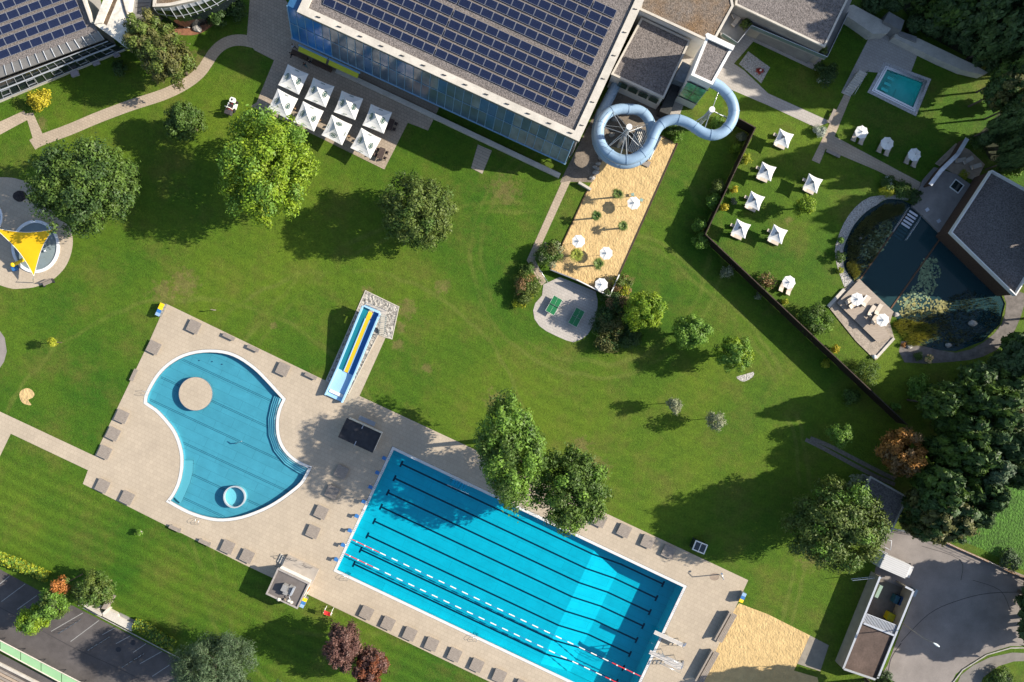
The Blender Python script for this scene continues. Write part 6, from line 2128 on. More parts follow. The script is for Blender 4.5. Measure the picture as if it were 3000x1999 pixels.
# water lilies and reeds: leaf patches on the pond
LILY = leaf_mat("lily_leaf", (0.080, 0.125, 0.070), (0.15, 0.19, 0.10), .5)
REED = leaf_mat("reed_leaf", (0.060, 0.072, 0.026), (0.11, 0.11, 0.035))
REEDG = leaf_mat("reed_bright", (0.12, 0.13, 0.02), (0.22, 0.20, 0.03))
def pad_patch(name, label, cat, poly_px, n, size, m, h=.02, seed=1, z0=-.1):
    R = random.Random(seed)
    P_ = [W(*p) for p in poly_px]
    xs = [p.x for p in P_]; ys = [p.y for p in P_]
    cx_, cy_ = sum(xs) / len(xs), sum(ys) / len(ys)
    def inside(x, y):
        r = False
        for i in range(len(P_)):
            a, b = P_[i - 1], P_[i]
            if (a.y > y) != (b.y > y) and x < (b.x - a.x) * (y - a.y) / (b.y - a.y) + a.x:
                r = not r
        return r
    mb = MB(); k = 0; tries = 0
    cl = [(R.uniform(min(xs), max(xs)), R.uniform(min(ys), max(ys)), R.uniform(.6, 1.6)) for _ in range(14)]
    while k < n and tries < n * 30:
        tries += 1
        c_ = R.choice(cl)
        x, y = (R.gauss(c_[0], c_[2]), R.gauss(c_[1], c_[2])) if R.random() < .75 else (R.uniform(min(xs), max(xs)), R.uniform(min(ys), max(ys)))
        if not inside(x, y):
            continue
        k += 1
        if h < .1:
            s = size * R.uniform(.6, 1.3); z = z0 + R.uniform(0, h)
            pts = [(x - cx_ + s * math.cos(a), y - cy_ + s * math.sin(a), z + R.uniform(0, .02)) for a in np.linspace(0, 2 * math.pi, 7)[:-1]]
            mb.face(pts, m)
        else:
            for j in range(5):
                a = R.uniform(0, 6.28); L_ = h * R.uniform(.6, 1.2); lean = R.uniform(.15, .6)
                dx, dy = math.cos(a), math.sin(a)
                b0 = Vector((x - cx_, y - cy_, z0)); tp2 = b0 + Vector((dx * L_ * lean, dy * L_ * lean, L_))
                s = Vector((-dy, dx, 0)) * size * .25
                mb.face([b0 - s, b0 + s, tp2], m)
    o = mb.build(name, loc=(cx_, cy_, 0))
    o['label'] = label; o['kind'] = 'stuff'
    o['category'] = cat
    return o
pad_patch('water_lilies', 'green floating lily leaves on the left side of the pond', 'water lilies', [(2545, 690), (2600, 640), (2615, 660), (2612, 690), (2590, 730), (2560, 750), (2525, 770), (2520, 740)], 420, .15, LILY, seed=2)
pad_patch('water_lilies', 'green floating lily leaves at the house side of the pond', 'water lilies', [(2700, 760), (2740, 750), (2760, 790), (2745, 840), (2720, 880), (2690, 910), (2650, 900), (2625, 880), (2690, 830)], 420, .16, LILY, seed=3)
pad_patch('water_lilies', 'pale lily leaves near the deck corner of the pond', 'water lilies', [(2630, 870), (2690, 870), (2760, 880), (2790, 890), (2770, 920), (2700, 920), (2640, 930)], 260, .15, leaf_mat("lily_pale", (.12, .13, .05), (.22, .19, .06)), seed=4)
pad_patch('reeds', 'brownish reeds along the left pond shore', 'reeds', [(2485, 700), (2510, 665), (2545, 630), (2590, 600), (2650, 600), (2640, 625), (2570, 650), (2530, 700), (2515, 760), (2500, 820), (2478, 780)], 1500, .14, REED, .9, 5)
pad_patch('reeds', 'olive reeds among the left lily leaves', 'reeds', [(2560, 640), (2640, 625), (2600, 690), (2560, 760), (2530, 800), (2505, 810), (2530, 720)], 500, .12, REED, .6, 15)
pad_patch('reeds', 'yellow-green reeds at the foot of the pond deck, left shore', 'reeds', [(2478, 770), (2500, 765), (2515, 800), (2505, 822), (2485, 800)], 220, .12, REEDG, .8, 6)
pad_patch('reeds', 'bright reeds along the lower pond shore', 'reeds', [(2612, 950), (2640, 930), (2680, 945), (2740, 950), (2745, 985), (2700, 1010), (2660, 1015), (2640, 985)], 620, .13, REEDG, .9, 7)
pad_patch('reeds', 'murky green plants filling the right side of the pond', 'reeds', [(2780, 870), (2840, 850), (2920, 880), (2935, 940), (2880, 995), (2800, 1020), (2760, 960)], 900, .12, leaf_mat('pond_plant', (.03, .04, .018), (.055, .06, .025)), .35, 17)
pad_patch('reeds', 'murky dull plants between lilies and the lower pond shore', 'reeds', [(2650, 900), (2780, 900), (2800, 1020), (2700, 1015), (2640, 960)], 700, .12, leaf_mat('pond_plant_yellow', (.06, .06, .018), (.10, .09, .03)), .35, 18)
pad_patch('reeds', 'dull reeds under the surface at the lower pond', 'reeds', [(2680, 900), (2760, 920), (2800, 960), (2860, 990), (2790, 1020), (2720, 1000)], 260, .1, REED, .5, 8)
for k, (px, r, lb) in enumerate([((2848, 948), .7, 'large pale rock in the lower right pond shore'), ((2624, 922), .5, 'small grey rock at the deck corner in the pond'), ((2663, 1015), .5, 'white rock at the lower end of the pond shore'), ((2520, 699), .3, 'small white stone among the left reeds'), ((2778, 1012), .5, 'dark rock at the bottom of the pond')]):
    q = W(*px); mb = MB(); mb.blob((0, 0, .1), r, r * .75, r * .55, STONE, 9, 6, .15, k + 20); tag(mb.build('rock', loc=(q.x, q.y, 0)), lb, 'rock')
q = W(2803, 546, .4); t = thing('light_well', 'square framed light well in the paved plateau', 'skylight', (q.x, q.y, .35), -.65)
mb = MB(); mb.ring([(-.85, -.8), (.85, -.8), (.85, .8), (-.85, .8)], [(-.72, -.68), (.72, -.68), (.72, .68), (-.72, .68)], 0, .14, WHITE); mb.build('frame', t)
mb = MB(); mb.box((0, 0, .05), (1.44, 1.36, .04), DKGLASS); mb.build('pane', t)
t = thing('garden_wall', 'brown wall with shiny pale capping running from the plateau uphill', 'wall', tuple(W(2780, 470)))
wall_line(t, [W(2725, 542, 2.2), W(2757, 500, 2.2), W(2806, 452, 2.2), W(2834, 406, 2.2)], 2.2, .22, WOODB, 'wall', None)
mb = MB()
pts_ = [W(2725, 542, 2.25), W(2757, 500, 2.25), W(2806, 452, 2.25), W(2834, 406, 2.25)]
for a, b in zip(pts_, pts_[1:]):
    d_ = b - a; mb.box(((a.x + b.x) / 2, (a.y + b.y) / 2, 2.26), (d_.length, .62, .07), mat('shiny_cap', (.55, .55, .56), .3, .3, nscale=.8, namt=.25), math.atan2(d_.y, d_.x))
mb.build('capping', t, True)
for k, (px, lb) in enumerate([((2716, 615), 'pale square stone tile near the pond stairs'), ((2750, 648), 'pale square stone tile near the sauna house')]):
    q = W(*px, .35); mb = MB(); mb.box((0, 0, .04), (.55, .5, .08), ALU); o = mb.build('floor_tile', loc=(q.x, q.y, .35)); o.rotation_euler = (0, 0, .6); tag(o, lb, 'floor tile')
for k, (px, a, lb) in enumerate([((2858, 488), .3, 'pale garden lounger on the tan sauna terrace, outer one'), ((2835, 470), .5, 'grey garden lounger on the tan sauna terrace, in shade'), ((2812, 470), .2, 'grey garden lounger on the sauna terrace nearest the wall')]):
    lounger(px, a, lb)
# spa plateau walls, stairs and steps
t = thing('retaining_wall', 'pale tapering concrete retaining wall running downhill from the plateau', 'wall', tuple(W(2760, 150)))
mb = MB(); mb.prism(wp([(2626, 92), (2640, 104), (2690, 112), (2770, 150), (2850, 188), (2895, 213), (2880, 220), (2820, 206), (2760, 180), (2690, 146), (2619, 110)], 1.6), 0, 1.6, CONC); mb.build('wall', t, True)
mb = MB(); mb.prism(wp([(2627, 88), (2686, 108), (2684, 124), (2636, 104)], 1.9), 1.61, 1.9, CONCD); mb.build('raised_block', t, True)
t = thing('ramp_wall', 'wide pale concrete ramp wall between spa roof and plateau', 'wall', tuple(W(2540, 60)))
mb = MB(); mb.prism(wp([(2480, 18), (2500, 14), (2617, 77), (2600, 98), (2558, 100), (2500, 60), (2474, 44)], 2.2), 0, 2.2, CONC); mb.build('slab', t, True)
mb = MB(); mb.prism(wp([(2476, 46), (2530, 75), (2560, 104), (2546, 110), (2510, 82), (2474, 58)], 1.0), 0, 1.0, CONC); mb.build('lower_wall', t, True)
t = thing('plant_box', 'dark grey box shed behind the plateau wall', 'shed', tuple(W(2620, 60)))
mb = MB(); mb.prism(wp([(2604, 34), (2650, 60), (2640, 90), (2590, 62)], 3.0), 0, 3.0, CONCD); mb.build('body', t, True)
t = thing('garden_stairs', 'grey stair flight with rail between the plateau and the spa lawn', 'stairs', tuple(W(2500, 240)))
for k in range(11):
    f = k / 10
    p = W(2527 - 46 * f, 214 + 62 * f, 1.3 * (1 - f))
    mb = MB(); mb.box((p.x, p.y, p.z / 2 + .06), (1.35, .36, p.z + .12), CONC, math.atan2(-12, 28) ); mb.build('step', t, True)
mb = MB(); a, b = W(2537, 212, 1.4), W(2496, 282, .1); up = Vector((0, 0, .95)); mb.tube([a, a + up, b + up, b], .03, STEEL, 6); mb.build('handrail', t, True)
def garden_bench(px, a, lb):
    q = W(*px, .4); t = thing('garden_bench', lb, 'bench', (q.x, q.y, .03), a, 'benches on the spa garden paths')
    mb = MB(); mb.box((0, 0, .42), (2.3, .5, .08), WOODG); mb.build('seat', t)
    for s in (-.9, .9):
        mb = MB(); mb.box((s, 0, .2), (.12, .45, .38), DARKM); mb.build('leg', t)
garden_bench((2437, 341), ROT - 1.57, 'grey bench beside the path under the garden stairs')
garden_bench((2441, 450), ROT, 'grey bench below the path fork on the spa lawn')
q = W(2226, 209); t = thing('flower_ring', 'round bed of red flowers with a pale spike on the gravel bed', 'flower bed', (q.x, q.y, .02))
me = crown_mesh('foliage', .62, .62, .25, 420, .16, [leaf_mat("red_flower", (.20, .02, .02), (.30, .05, .03))], 4, cut=-.2); o = bpy.data.objects.new('flowers', me); COL.objects.link(o); o.parent = t; o.location = (0, 0, .15)
mb = MB(); mb.blob((0, 0, .4), .18, .18, .25, WHITE, 8, 6); mb.build('ornament', t)
for k, (px, a, lb) in enumerate([((2140, 72), .5, 'grey garden lounger on the balcony terrace by the mossy roof'), ((2136, 92), .9, 'second grey lounger on the balcony terrace, nearer the tower')]):
    o = lounger(px, a, lb); o.location.z = 3.62

# ------------------------------------------------------------------ service yard, van, lamp
t = thing('service_building', 'long service building with open walled yard beside the road', 'building', tuple(W(2570, 1840)))
TL, TR, BR, BL = (2578, 1690), (2676, 1731), (2569, 1993), (2470, 1959)
Z = 2.7
YW = mat("yard_wall_tan", (.30, .25, .19), .85, nscale=.8, namt=.15)
def wseg(a, b, h, th, m, name):
    p, q = W(*a, h), W(*b, h); d_ = q - p
    mb = MB(); mb.box(((p.x + q.x) / 2, (p.y + q.y) / 2, h / 2), (d_.length, th, h), m, math.atan2(d_.y, d_.x)); mb.build(name, t, True)
    mb = MB(); mb.box(((p.x + q.x) / 2, (p.y + q.y) / 2, h + .03), (d_.length + .02, th + .08, .07), ALU, math.atan2(d_.y, d_.x)); mb.build('coping', t, True)
wseg(TL, BL, Z, .22, YW, 'wall'); wseg(TR, BR, Z, .22, YW, 'wall'); wseg((2472, 1960), (2567, 1992), Z, .22, YW, 'wall'); wseg((2530, 1826), (2620, 1862), Z, .2, YW, 'wall')
wseg((2652, 1719), (2674, 1730), Z, .2, YW, 'wall')
mb = MB(); mb.prism(inset(wp([(2526, 1824), (2622, 1862), (2569, 1993), (2470, 1959)], Z), .14), Z - .45, Z - .25, mat('brown_roof', (.085, .06, .05), .9, nscale=.35, namt=.35, n2scale=4, n2amt=.15)); mb.build('roof', t, True)
a0_, a1_ = W(2540, 1799, 2.5), W(2530, 1824, 2.5); b0_, b1_ = W(2626, 1832, 2.5), W(2617, 1860, 2.5)
for k in range(23):
    f = k / 22
    mb = MB(); p, q = a0_.lerp(b0_, f), a1_.lerp(b1_, f); mb.box(((p.x + q.x) / 2, (p.y + q.y) / 2, 2.5), (.11, (q - p).length, .1), ALU, math.atan2(q.y - p.y, q.x - p.x) - math.pi / 2); mb.build('roof_slat', t, True)
mb = MB(); p, q = a0_, b0_; mb.tube([p, q], .06, ALU, 4); mb.build('beam', t, True)
sheet('yard_floor', [(2578, 1695), (2672, 1733), (2628, 1840), (2536, 1805)], .03, mat("yard_concrete", (.14, .12, .10), .9, nscale=1, namt=.2))
def box_thing(name, lb, cat, px, s, m, a, lidm=None, z=0):
    q = W(*px, s[2]); t_ = thing(name, lb, cat, (q.x, q.y, z + .03), a)
    mb = MB(); mb.box((0, 0, s[2] / 2), s, m); mb.build('body', t_)
    mb = MB(); mb.box((0, 0, s[2] + .04), (s[0] * 1.05, s[1] * 1.05, .08), lidm or m); mb.build('lid', t_)
    for x in (-.35, .35):
        mb = MB(); mb.box((x * s[0], -s[1] / 2 - .03, s[2] * .6), (.08, .06, .3), DARKM); mb.build('handle', t_)
    return t_
YB = mat('yellow_container', (.42, .36, .01), .5, nscale=2, namt=.1)
box_thing('waste_container', 'yellow waste container in the walled service yard', 'container', (2610, 1809), (1.0, 1.2, 1.1), YB, ROT)
box_thing('waste_container', 'dark blue container in the shaded service yard, nearer the wall', 'container', (2640, 1762), (.8, 1.3, 1.1), mat('navy_container', (.01, .05, .14), .5), ROT)
box_thing('waste_container', 'teal container in the shaded service yard', 'container', (2628, 1758), (.8, 1.2, 1.1), mat('teal_container', (.02, .08, .11), .5), ROT)
box_thing('service_locker', 'pale green locker against the left service yard wall', 'locker', (2574, 1733), (.5, 1.9, 1.6), mat('green_locker', (.20, .28, .22), .6), ROT)
box_thing('meter_cabinet', 'small blue-grey cabinet outside the service yard corner', 'cabinet', (2681, 1738), (.4, 1.1, 1.4), mat('cabinet_blue', (.18, .24, .30), .6), ROT)
# open gate leaves of the yard
t = thing('yard_gate', 'open steel gate leaf reaching over the lawn from the service yard', 'gate', tuple(W(2540, 1692)))
mb = MB(); a, b = W(2575, 1688, 1.3), W(2492, 1697, 1.3); mb.tube([a, b], .05, STEEL, 6); mb.tube([a + Vector((0, 0, .7)), b + Vector((0, 0, .7))], .05, STEEL, 6); mb.tube([b, b + Vector((0, 0, .7))], .05, STEEL, 6)
for k in range(9):
    p = a.lerp(b, k / 8); mb.tube([(p.x, p.y, .1), (p.x, p.y, 2.0)], .025, STEEL, 5)
mb.build('gate_leaf', t, True)
mb = MB(); mb.tube([(a.x, a.y, 0), (a.x, a.y, 2.2)], .07, STEEL, 6); mb.build('post', t, True)
t = thing('barrier_rail', 'low pale rail frame at the road edge under the willow', 'railing', tuple(W(2604, 1595)))
mb = MB(); a, b, c_, = W(2594, 1580, .8), W(2612, 1585, .8), W(2609, 1612, .8); mb.tube([a, b, c_, W(2592, 1604, .8)], .05, ALU, 6)
for p in (b, c_):
    mb.tube([(p.x, p.y, 0), p], .05, ALU, 6)
mb.build('rail', t, True)
# box van
VW = mat('van_white', (.47, .465, .46), .35, nscale=1, namt=.04)
q = W(2626, 1661, 2.8); va = -math.atan2(38, 88)
t = thing('box_van', 'white box van parked at the mouth of the service yard', 'van', (q.x, q.y, .02), va)
mb = MB(); mb.box((-.3, 0, 1.85), (4.3, 2.2, 2.1), VW); mb.build('cargo_box', t)
mb = MB()
for k in range(7):
    mb.box((-.3, -.9 + k * .3, 2.91), (4.2, .025, .02), mat('seam_grey', (.22, .21, .2), .6))
mb.box((-2.35, 0, 2.93), (.1, 2.2, .08), GREYM); mb.box((-2.52, 0, 2.0), (.1, 2.0, 1.6), mat('van_door', (.5, .5, .52), .4, .3)); mb.build('rear_door', t)
mb = MB(); ps = [(2.0, 0, .55), (3.0, 0, .55), (3.05, 0, 1.15), (2.55, 0, 2.05), (2.0, 0, 2.15)]
vs = [(p[0], s * .98 * (1 if p[2] < 1.5 else .9), p[2]) for s in (-1, 1) for p in ps]
mb.faces(vs, [(0, 1, 2, 3, 4), (9, 8, 7, 6, 5)] + [(k, 5 + k, 5 + (k + 1) % 5, (k + 1) % 5) for k in range(5)], VW); mb.build('cab', t)
mb = MB(); mb.faces([(2.62, -.84, 1.98), (2.62, .84, 1.98), (3.06, .92, 1.22), (3.06, -.92, 1.22)], [(0, 3, 2, 1)], DKGLASS); mb.build('windscreen', t)
mb = MB(); mb.box((3.25, 0, .75), (.5, 1.85, .55), VW); mb.build('bonnet', t)
for x in (-1.5, 2.6):
    for s in (-.95, .95):
        mb = MB(); mb.tube([(x, s - .11, .36), (x, s + .11, .36)], .36, BLACKR, 14); mb.build('wheel', t)
for s in (-1.15, 1.15):
    mb = MB(); mb.box((2.5, s, 1.5), (.12, .22, .35), DARKM); mb.build('mirror', t)
    mb = MB(); mb.box((3.5, s * .65, .8), (.05, .3, .18), ALU); mb.build('headlight', t)
mb = MB(); mb.box((0, 0, .6), (4.8, 1.7, .25), DARKM); mb.build('chassis', t)
# trailer platform behind the van
t = thing('loading_platform', 'small dark loading platform with pale frame behind the van', 'platform', tuple(W(2566, 1628)), va)
mb = MB(); mb.box((0, 0, .8), (1.9, 2.1, .12), DARKM); mb.build('bed', t)
mb = MB(); mb.ring([(-1, -1.1), (1, -1.1), (1, 1.1), (-1, 1.1)], [(-.93, -1.03), (.93, -1.03), (.93, 1.03), (-.93, 1.03)], .8, 1.05, ALU); mb.build('frame', t)
for x in (-.8, .8):
    for y in (-.9, .9):
        mb = MB(); mb.box((x, y, .37), (.1, .1, .74), DARKM); mb.build('leg', t)
# lamp post
b_ = W(2641, 1824); h_ = W(2744, 1890, 8.2)
t = thing('street_lamp', 'tall street lamp leaning over the road from the service building', 'street lamp', (b_.x, b_.y, 0))
mb = MB(); mb.tube([b_, Vector((b_.x, b_.y, 0)).lerp(Vector((h_.x, h_.y, 8.0)), .12) + Vector((0, 0, 5.5)), h_ + Vector((-.5, .32, .05))], [.09, .07, .045], GREYM, 8); mb.build('pole', t, True)
mb = MB(); d_ = Vector((.84, -.54, 0)); mb.tube([h_ - d_ * .55, h_, h_ + d_ * .45], [.08, .2, .1], mat('lamp_head', (.5, .55, .58), .4), 8); mb.build('lamp_head', t, True)
# road-side retaining edge, fence and gate
t = thing('road_fence', 'steel gate fence at the upper road edge below the wood', 'fence', tuple(W(2670, 1560)))
mb = MB()
for a, b in (((2610, 1550), (2650, 1558)), ((2650, 1558), (2733, 1571))):
    p, q = W(*a, 1.6), W(*b, 1.6)
    for z in (.4, 1.0, 1.6):
        mb.tube([(p.x, p.y, z), (q.x, q.y, z)], .035, STEEL, 5)
    n_ = int((q - p).length / .5)
    for k in range(n_ + 1):
        r = p.lerp(q, k / n_); mb.tube([(r.x, r.y, 0), (r.x, r.y, 1.6)], .025, STEEL, 5)
mb.build('gate_panel', t, True)
t = thing('road_wall', 'low rusty-topped retaining wall along the meadow edge', 'wall', tuple(W(2850, 1630)))
wall_line(t, [W(2733, 1571), W(2800, 1603), W(2880, 1638), W(2960, 1675), W(3050, 1712)], .5, .25, mat('rusty_edge', (.26, .15, .08), .9, nscale=1.5, namt=.3), 'wall')
mb = MB()
pts_ = [W(2733, 1571), W(2800, 1603), W(2880, 1638), W(2960, 1675), W(3050, 1712)]
for a, b in zip(pts_, pts_[1:]):
    for z in (1.0, 1.5):
        mb.tube([a + Vector((0, 0, z)), b + Vector((0, 0, z))], .025, STEEL, 5)
    n_ = int((b - a).length / 1.2)
    for k in range(n_):
        r = a.lerp(b, k / n_); mb.tube([r, r + Vector((0, 0, 1.5))], .025, STEEL, 5)
mb.build('wire_fence', t, True)
rb = roof_block('garage', 'small garage with gravel roof and pale rim under the trees', [(2551, 1395), (2663, 1457), (2612, 1560), (2498, 1500)], 3.0, GRAVEL, CONCD, .25, .25, CONC)

# ------------------------------------------------------------------ mower
q = W(677, 309, .8); t = thing('ride_on_mower', 'white and red ride-on mower with dark grass box on the lawn', 'lawn mower', (q.x, q.y, 0), math.radians(72))
MW = mat('mower_white', (.72, .72, .66), .4); MR = mat('mower_red', (.28, .05, .04), .5); MG = mat('mower_green', (.03, .2, .08), .5)
mb = MB(); mb.box((0, 0, .55), (1.7, .75, .35), MR); mb.build('chassis', t)
mb = MB(); mb.prism([(.45, -.36), (.95, -.42), (1.22, -.25), (1.22, .25), (.95, .42), (.45, .36)], .55, 1.05, MW); mb.box((.85, .05, 1.06), (.32, .25, .03), DARKM); mb.build('bonnet', t)
mb = MB(); mb.box((-.05, 0, .9), (.45, .5, .14), DARKM); mb.box((-.32, 0, 1.15), (.12, .5, .45), DARKM); mb.build('seat', t)
mb = MB(); A_ = np.linspace(0, 2 * math.pi, 13); mb.tube([(.32 + .07 * math.sin(a), .18 * math.cos(a), 1.22 + .17 * math.sin(a)) for a in A_], .02, DARKM, 5); mb.tube([(.32, 0, 1.2), (.5, 0, .9)], .025, DARKM, 5); mb.build('steering_wheel', t)
mb = MB(); mb.box((-.05, .46, .78), (.9, .18, .1), MW); mb.box((-.05, -.46, .78), (.9, .18, .1), MW); mb.box((.35, -.46, .78), (.3, .16, .12), MG); mb.build('mudguard', t)
for x, r in ((-.55, .33), (.75, .24)):
    for s in (-.52, .52):
        mb = MB(); mb.tube([(x, s - .1, r), (x, s + .1, r)], r, BLACKR, 14); mb.build('wheel', t)
mb = MB(); mb.box((-1.15, 0, .85), (.75, .95, .85), mat('grass_box', (.045, .04, .045), .8, nscale=5, namt=.25)); mb.build('grass_box', t)
mb = MB(); mb.tube([(-.55, -.4, .7), (-.6, -.4, 1.95), (-.6, .4, 1.95), (-.55, .4, .7)], .05, MW, 6); mb.build('roll_bar', t)
mb = MB(); mb.box((.1, -.05, .2), (.9, 1.25, .18), MW); mb.build('mower_deck', t)

# ------------------------------------------------------------------ people near the hall
SKIN = mat('skin', (.42, .25, .17), .6)
def person(px, ang, label, shirt, trousers, stride=.25, seed=0, hair=(.03, .02, .015)):
    q = W(*px, .9)
    R = random.Random(seed)
    J = {'pelvis': (0, 0, .93), 'chest': (.02, 0, 1.25), 'neck': (.02, 0, 1.46), 'head0': (.03, 0, 1.56), 'head': (.04, 0, 1.70)}
    V, E, Rd, M_ = [], [], [], []
    def add(p, r):
        V.append(p); Rd.append(r); return len(V) - 1
    pe = add((0, 0, .95), .15); wa = add((.0, 0, 1.10), .135); ch = add((.02, 0, 1.32), .16); ne = add((.02, 0, 1.47), .06); h0 = add((.04, 0, 1.56), .085); h1 = add((.04, 0, 1.68), .09)
    E += [(pe, wa), (wa, ch), (ch, ne), (ne, h0), (h0, h1)]
    no = add((.135, 0, 1.61), .02); E.append((h0, no))
    for s in (-1, 1):
        hp = add((0, s * .1, .88), .1); kn = add((stride * s * .6 + .04, s * .1, .48), .065); an = add((stride * s - (.08 if s < 0 else 0), s * .1, .09), .045); to = add((stride * s + .16, s * .11, .04), .035)
        E += [(pe, hp), (hp, kn), (kn, an), (an, to)]
        sh = add((.0, s * .19, 1.38), .07); el = add((-stride * s * .5 - .02, s * .25, 1.12), .045); wr = add((-stride * s * .8 + .10, s * .26, .90), .033); ha = add((-stride * s * .85 + .14, s * .26, .82), .035)
        E += [(ch, sh), (sh, el), (el, wr), (wr, ha)]
        for j in range(4):
            f1 = add((-stride * s * .85 + .13 + .012 * j, s * (.235 + .016 * j), .775), .009); f2 = add((-stride * s * .85 + .15 + .012 * j, s * (.235 + .016 * j), .735 + .006 * abs(j - 1)), .008)
            E += [(ha, f1), (f1, f2)]
        th = add((-stride * s * .85 + .17, s * .225, .80), .009); E.append((ha, th))
    me = bpy.data.meshes.new('tmp'); me.from_pydata(V, E, []); me.update()
    ob = bpy.data.objects.new('tmp', me); COL.objects.link(ob)
    sk = ob.modifiers.new('s', 'SKIN'); sk.use_smooth_shade = True
    for v, r in zip(me.skin_vertices[0].data, Rd):
        v.radius = (r, r)
    me.skin_vertices[0].data[0].use_root = True
    sb_ = ob.modifiers.new('u', 'SUBSURF'); sb_.levels = 1; sb_.render_levels = 1
    dg = bpy.context.evaluated_depsgraph_get(); dg.update()
    em = bpy.data.meshes.new_from_object(ob.evaluated_get(dg))
    bpy.data.objects.remove(ob)
    em.name = 'body'
    em.materials.clear()
    for m in (SKIN, shirt, trousers, DARKM):
        em.materials.append(m)
    for p in em.polygons:
        c = p.center
        i = 0
        if c.z < .075: i = 3
        elif c.z < .97 and abs(c.y) < .215: i = 2
        elif c.z < 1.44 and (c.z > 1.1 or abs(c.y) < .2): i = 1
        p.material_index = i
        p.use_smooth = True
    t = thing('person', label, 'person', (q.x, q.y, .03), ang)
    o = bpy.data.objects.new('body', em); COL.objects.link(o); o.parent = t
    hm = mat('hair', hair, .7)
    mb = MB(); mb.blob((.015, 0, 1.715), .115, .105, .095, hm, 12, 8, .02); mb.build('hair', t)
    mb = MB()
    for s in (-1, 1):
        mb.blob((.128, s * .035, 1.665), .012, .014, .01, DARKM, 6, 4)
        mb.blob((.04, s * .1, 1.645), .025, .015, .03, SKIN, 6, 4)
    mb.box((.13, 0, 1.565), (.012, .05, .012), MR); mb.build('face_features', t)
    return t
SHW = mat('white_shirt', (.55, .58, .66), .8); SHN = mat('navy_cloth', (.012, .015, .03), .8); SHB = mat('black_cloth', (.008, .008, .009), .8); SHT = mat('teal_cloth', (.03, .16, .2), .8)
person((860, 136), -.7, 'person in a white top and dark trousers under the yellow awning', SHW, SHN, .25, 1)
person((853, 161), .2, 'person dressed all in black walking away from the hall', SHB, SHB, .32, 2)
person((893, 190), -1.2, 'person in navy with teal trousers above the first parasol', SHN, SHT, .2, 3, (.05, .03, .02))
person((908, 181), 2.3, 'person in black standing beside the one in navy', SHB, SHN, .1, 4)
t = thing('planter_bench', 'dark brown wooden planter bench in the hall shade, nearer the people', 'bench', tuple(W(880, 165)), ROT)
mb = MB(); mb.box((0, 0, .3), (2.6, .6, .5), WOODB); mb.build('box', t); mb = MB(); mb.box((0, 0, .58), (2.7, .7, .06), WOODB); mb.build('seat', t)
t = thing('planter_bench', 'dark brown wooden planter bench in the hall shade, farther from the people', 'bench', tuple(W(945, 196)), ROT)
mb = MB(); mb.box((0, 0, .3), (3.2, .6, .5), WOODB); mb.build('box', t); mb = MB(); mb.box((0, 0, .58), (3.3, .7, .06), WOODB); mb.build('seat', t)
q = W(145, 829); t = thing('park_bench', 'park bench with open slats at the edge of the splash terrace', 'bench', (q.x, q.y, .03), math.radians(24))
mb = MB()
for k in range(4):
    mb.box((0, -.2 + k * .13, .45), (1.7, .1, .04), WOODG)
mb.build('seat', t)
mb = MB()
for k in range(3):
    mb.box((0, .3 + .03 * k, .6 + k * .13), (1.7, .04, .1), WOODG)
mb.build('backrest', t)
for s in (-.8, .8):
    mb = MB(); mb.box((s, 0, .25), (.1, .7, .5), DARKM); mb.build('armrest_leg', t)
q = W(58, 575); t = thing('fire_bowl', 'dark round planting mound on the splash terrace in the tree shade', 'mound', (q.x, q.y, .03))
mb = MB(); mb.blob((0, 0, 0), 1.05, .85, .35, mat('dark_mound', (.03, .024, .024), .9, nscale=5, namt=.5), 14, 8, .06, 3); mb.build('mound', t)
for k, (px, s, lb) in enumerate([((221, 215), .9, 'pale square slab at the foot of the window front, middle one'), ((283, 183), .8, 'pale square slab at the window front under the tree'), ((343, 160), .7, 'small pale slab at the window front nearest the tree')]):
    q = W(*px); mb = MB(); mb.box((0, 0, .2), (1.3 * s, 1.2 * s, .4), mat('slab_violet', (.30, .28, .31), .8)); o = mb.build('light_shaft', loc=(q.x, q.y, 0)); o.rotation_euler = (0, 0, .35); tag(o, lb, 'slab')
for k, (px, r, e, lb) in enumerate([((545, 73), .9, 1.8, 'long pale boulder in the rockery beside the big tree'), ((578, 85), .8, 1.5, 'oval boulder in the rockery nearest the footpath'), ((601, 60), .6, 1.1, 'round grey boulder in the rockery beside the shrubs'), ((562, 62), .5, 1.4, 'small boulder in the rockery under the curved glass'), ((573, 58), .4, 1.2, 'smallest pale rockery boulder'), ((535, 62), .4, 1.2, 'reddish-edged boulder at the left end of the rockery')]):
    q = W(*px); mb = MB(); mb.blob((0, 0, .1), r, r / e, r * .5, STONE, 10, 6, .13, 40 + k); o = mb.build('boulder', loc=(q.x, q.y, 0)); o.rotation_euler = (0, 0, -.5); tag(o, lb, 'boulder')

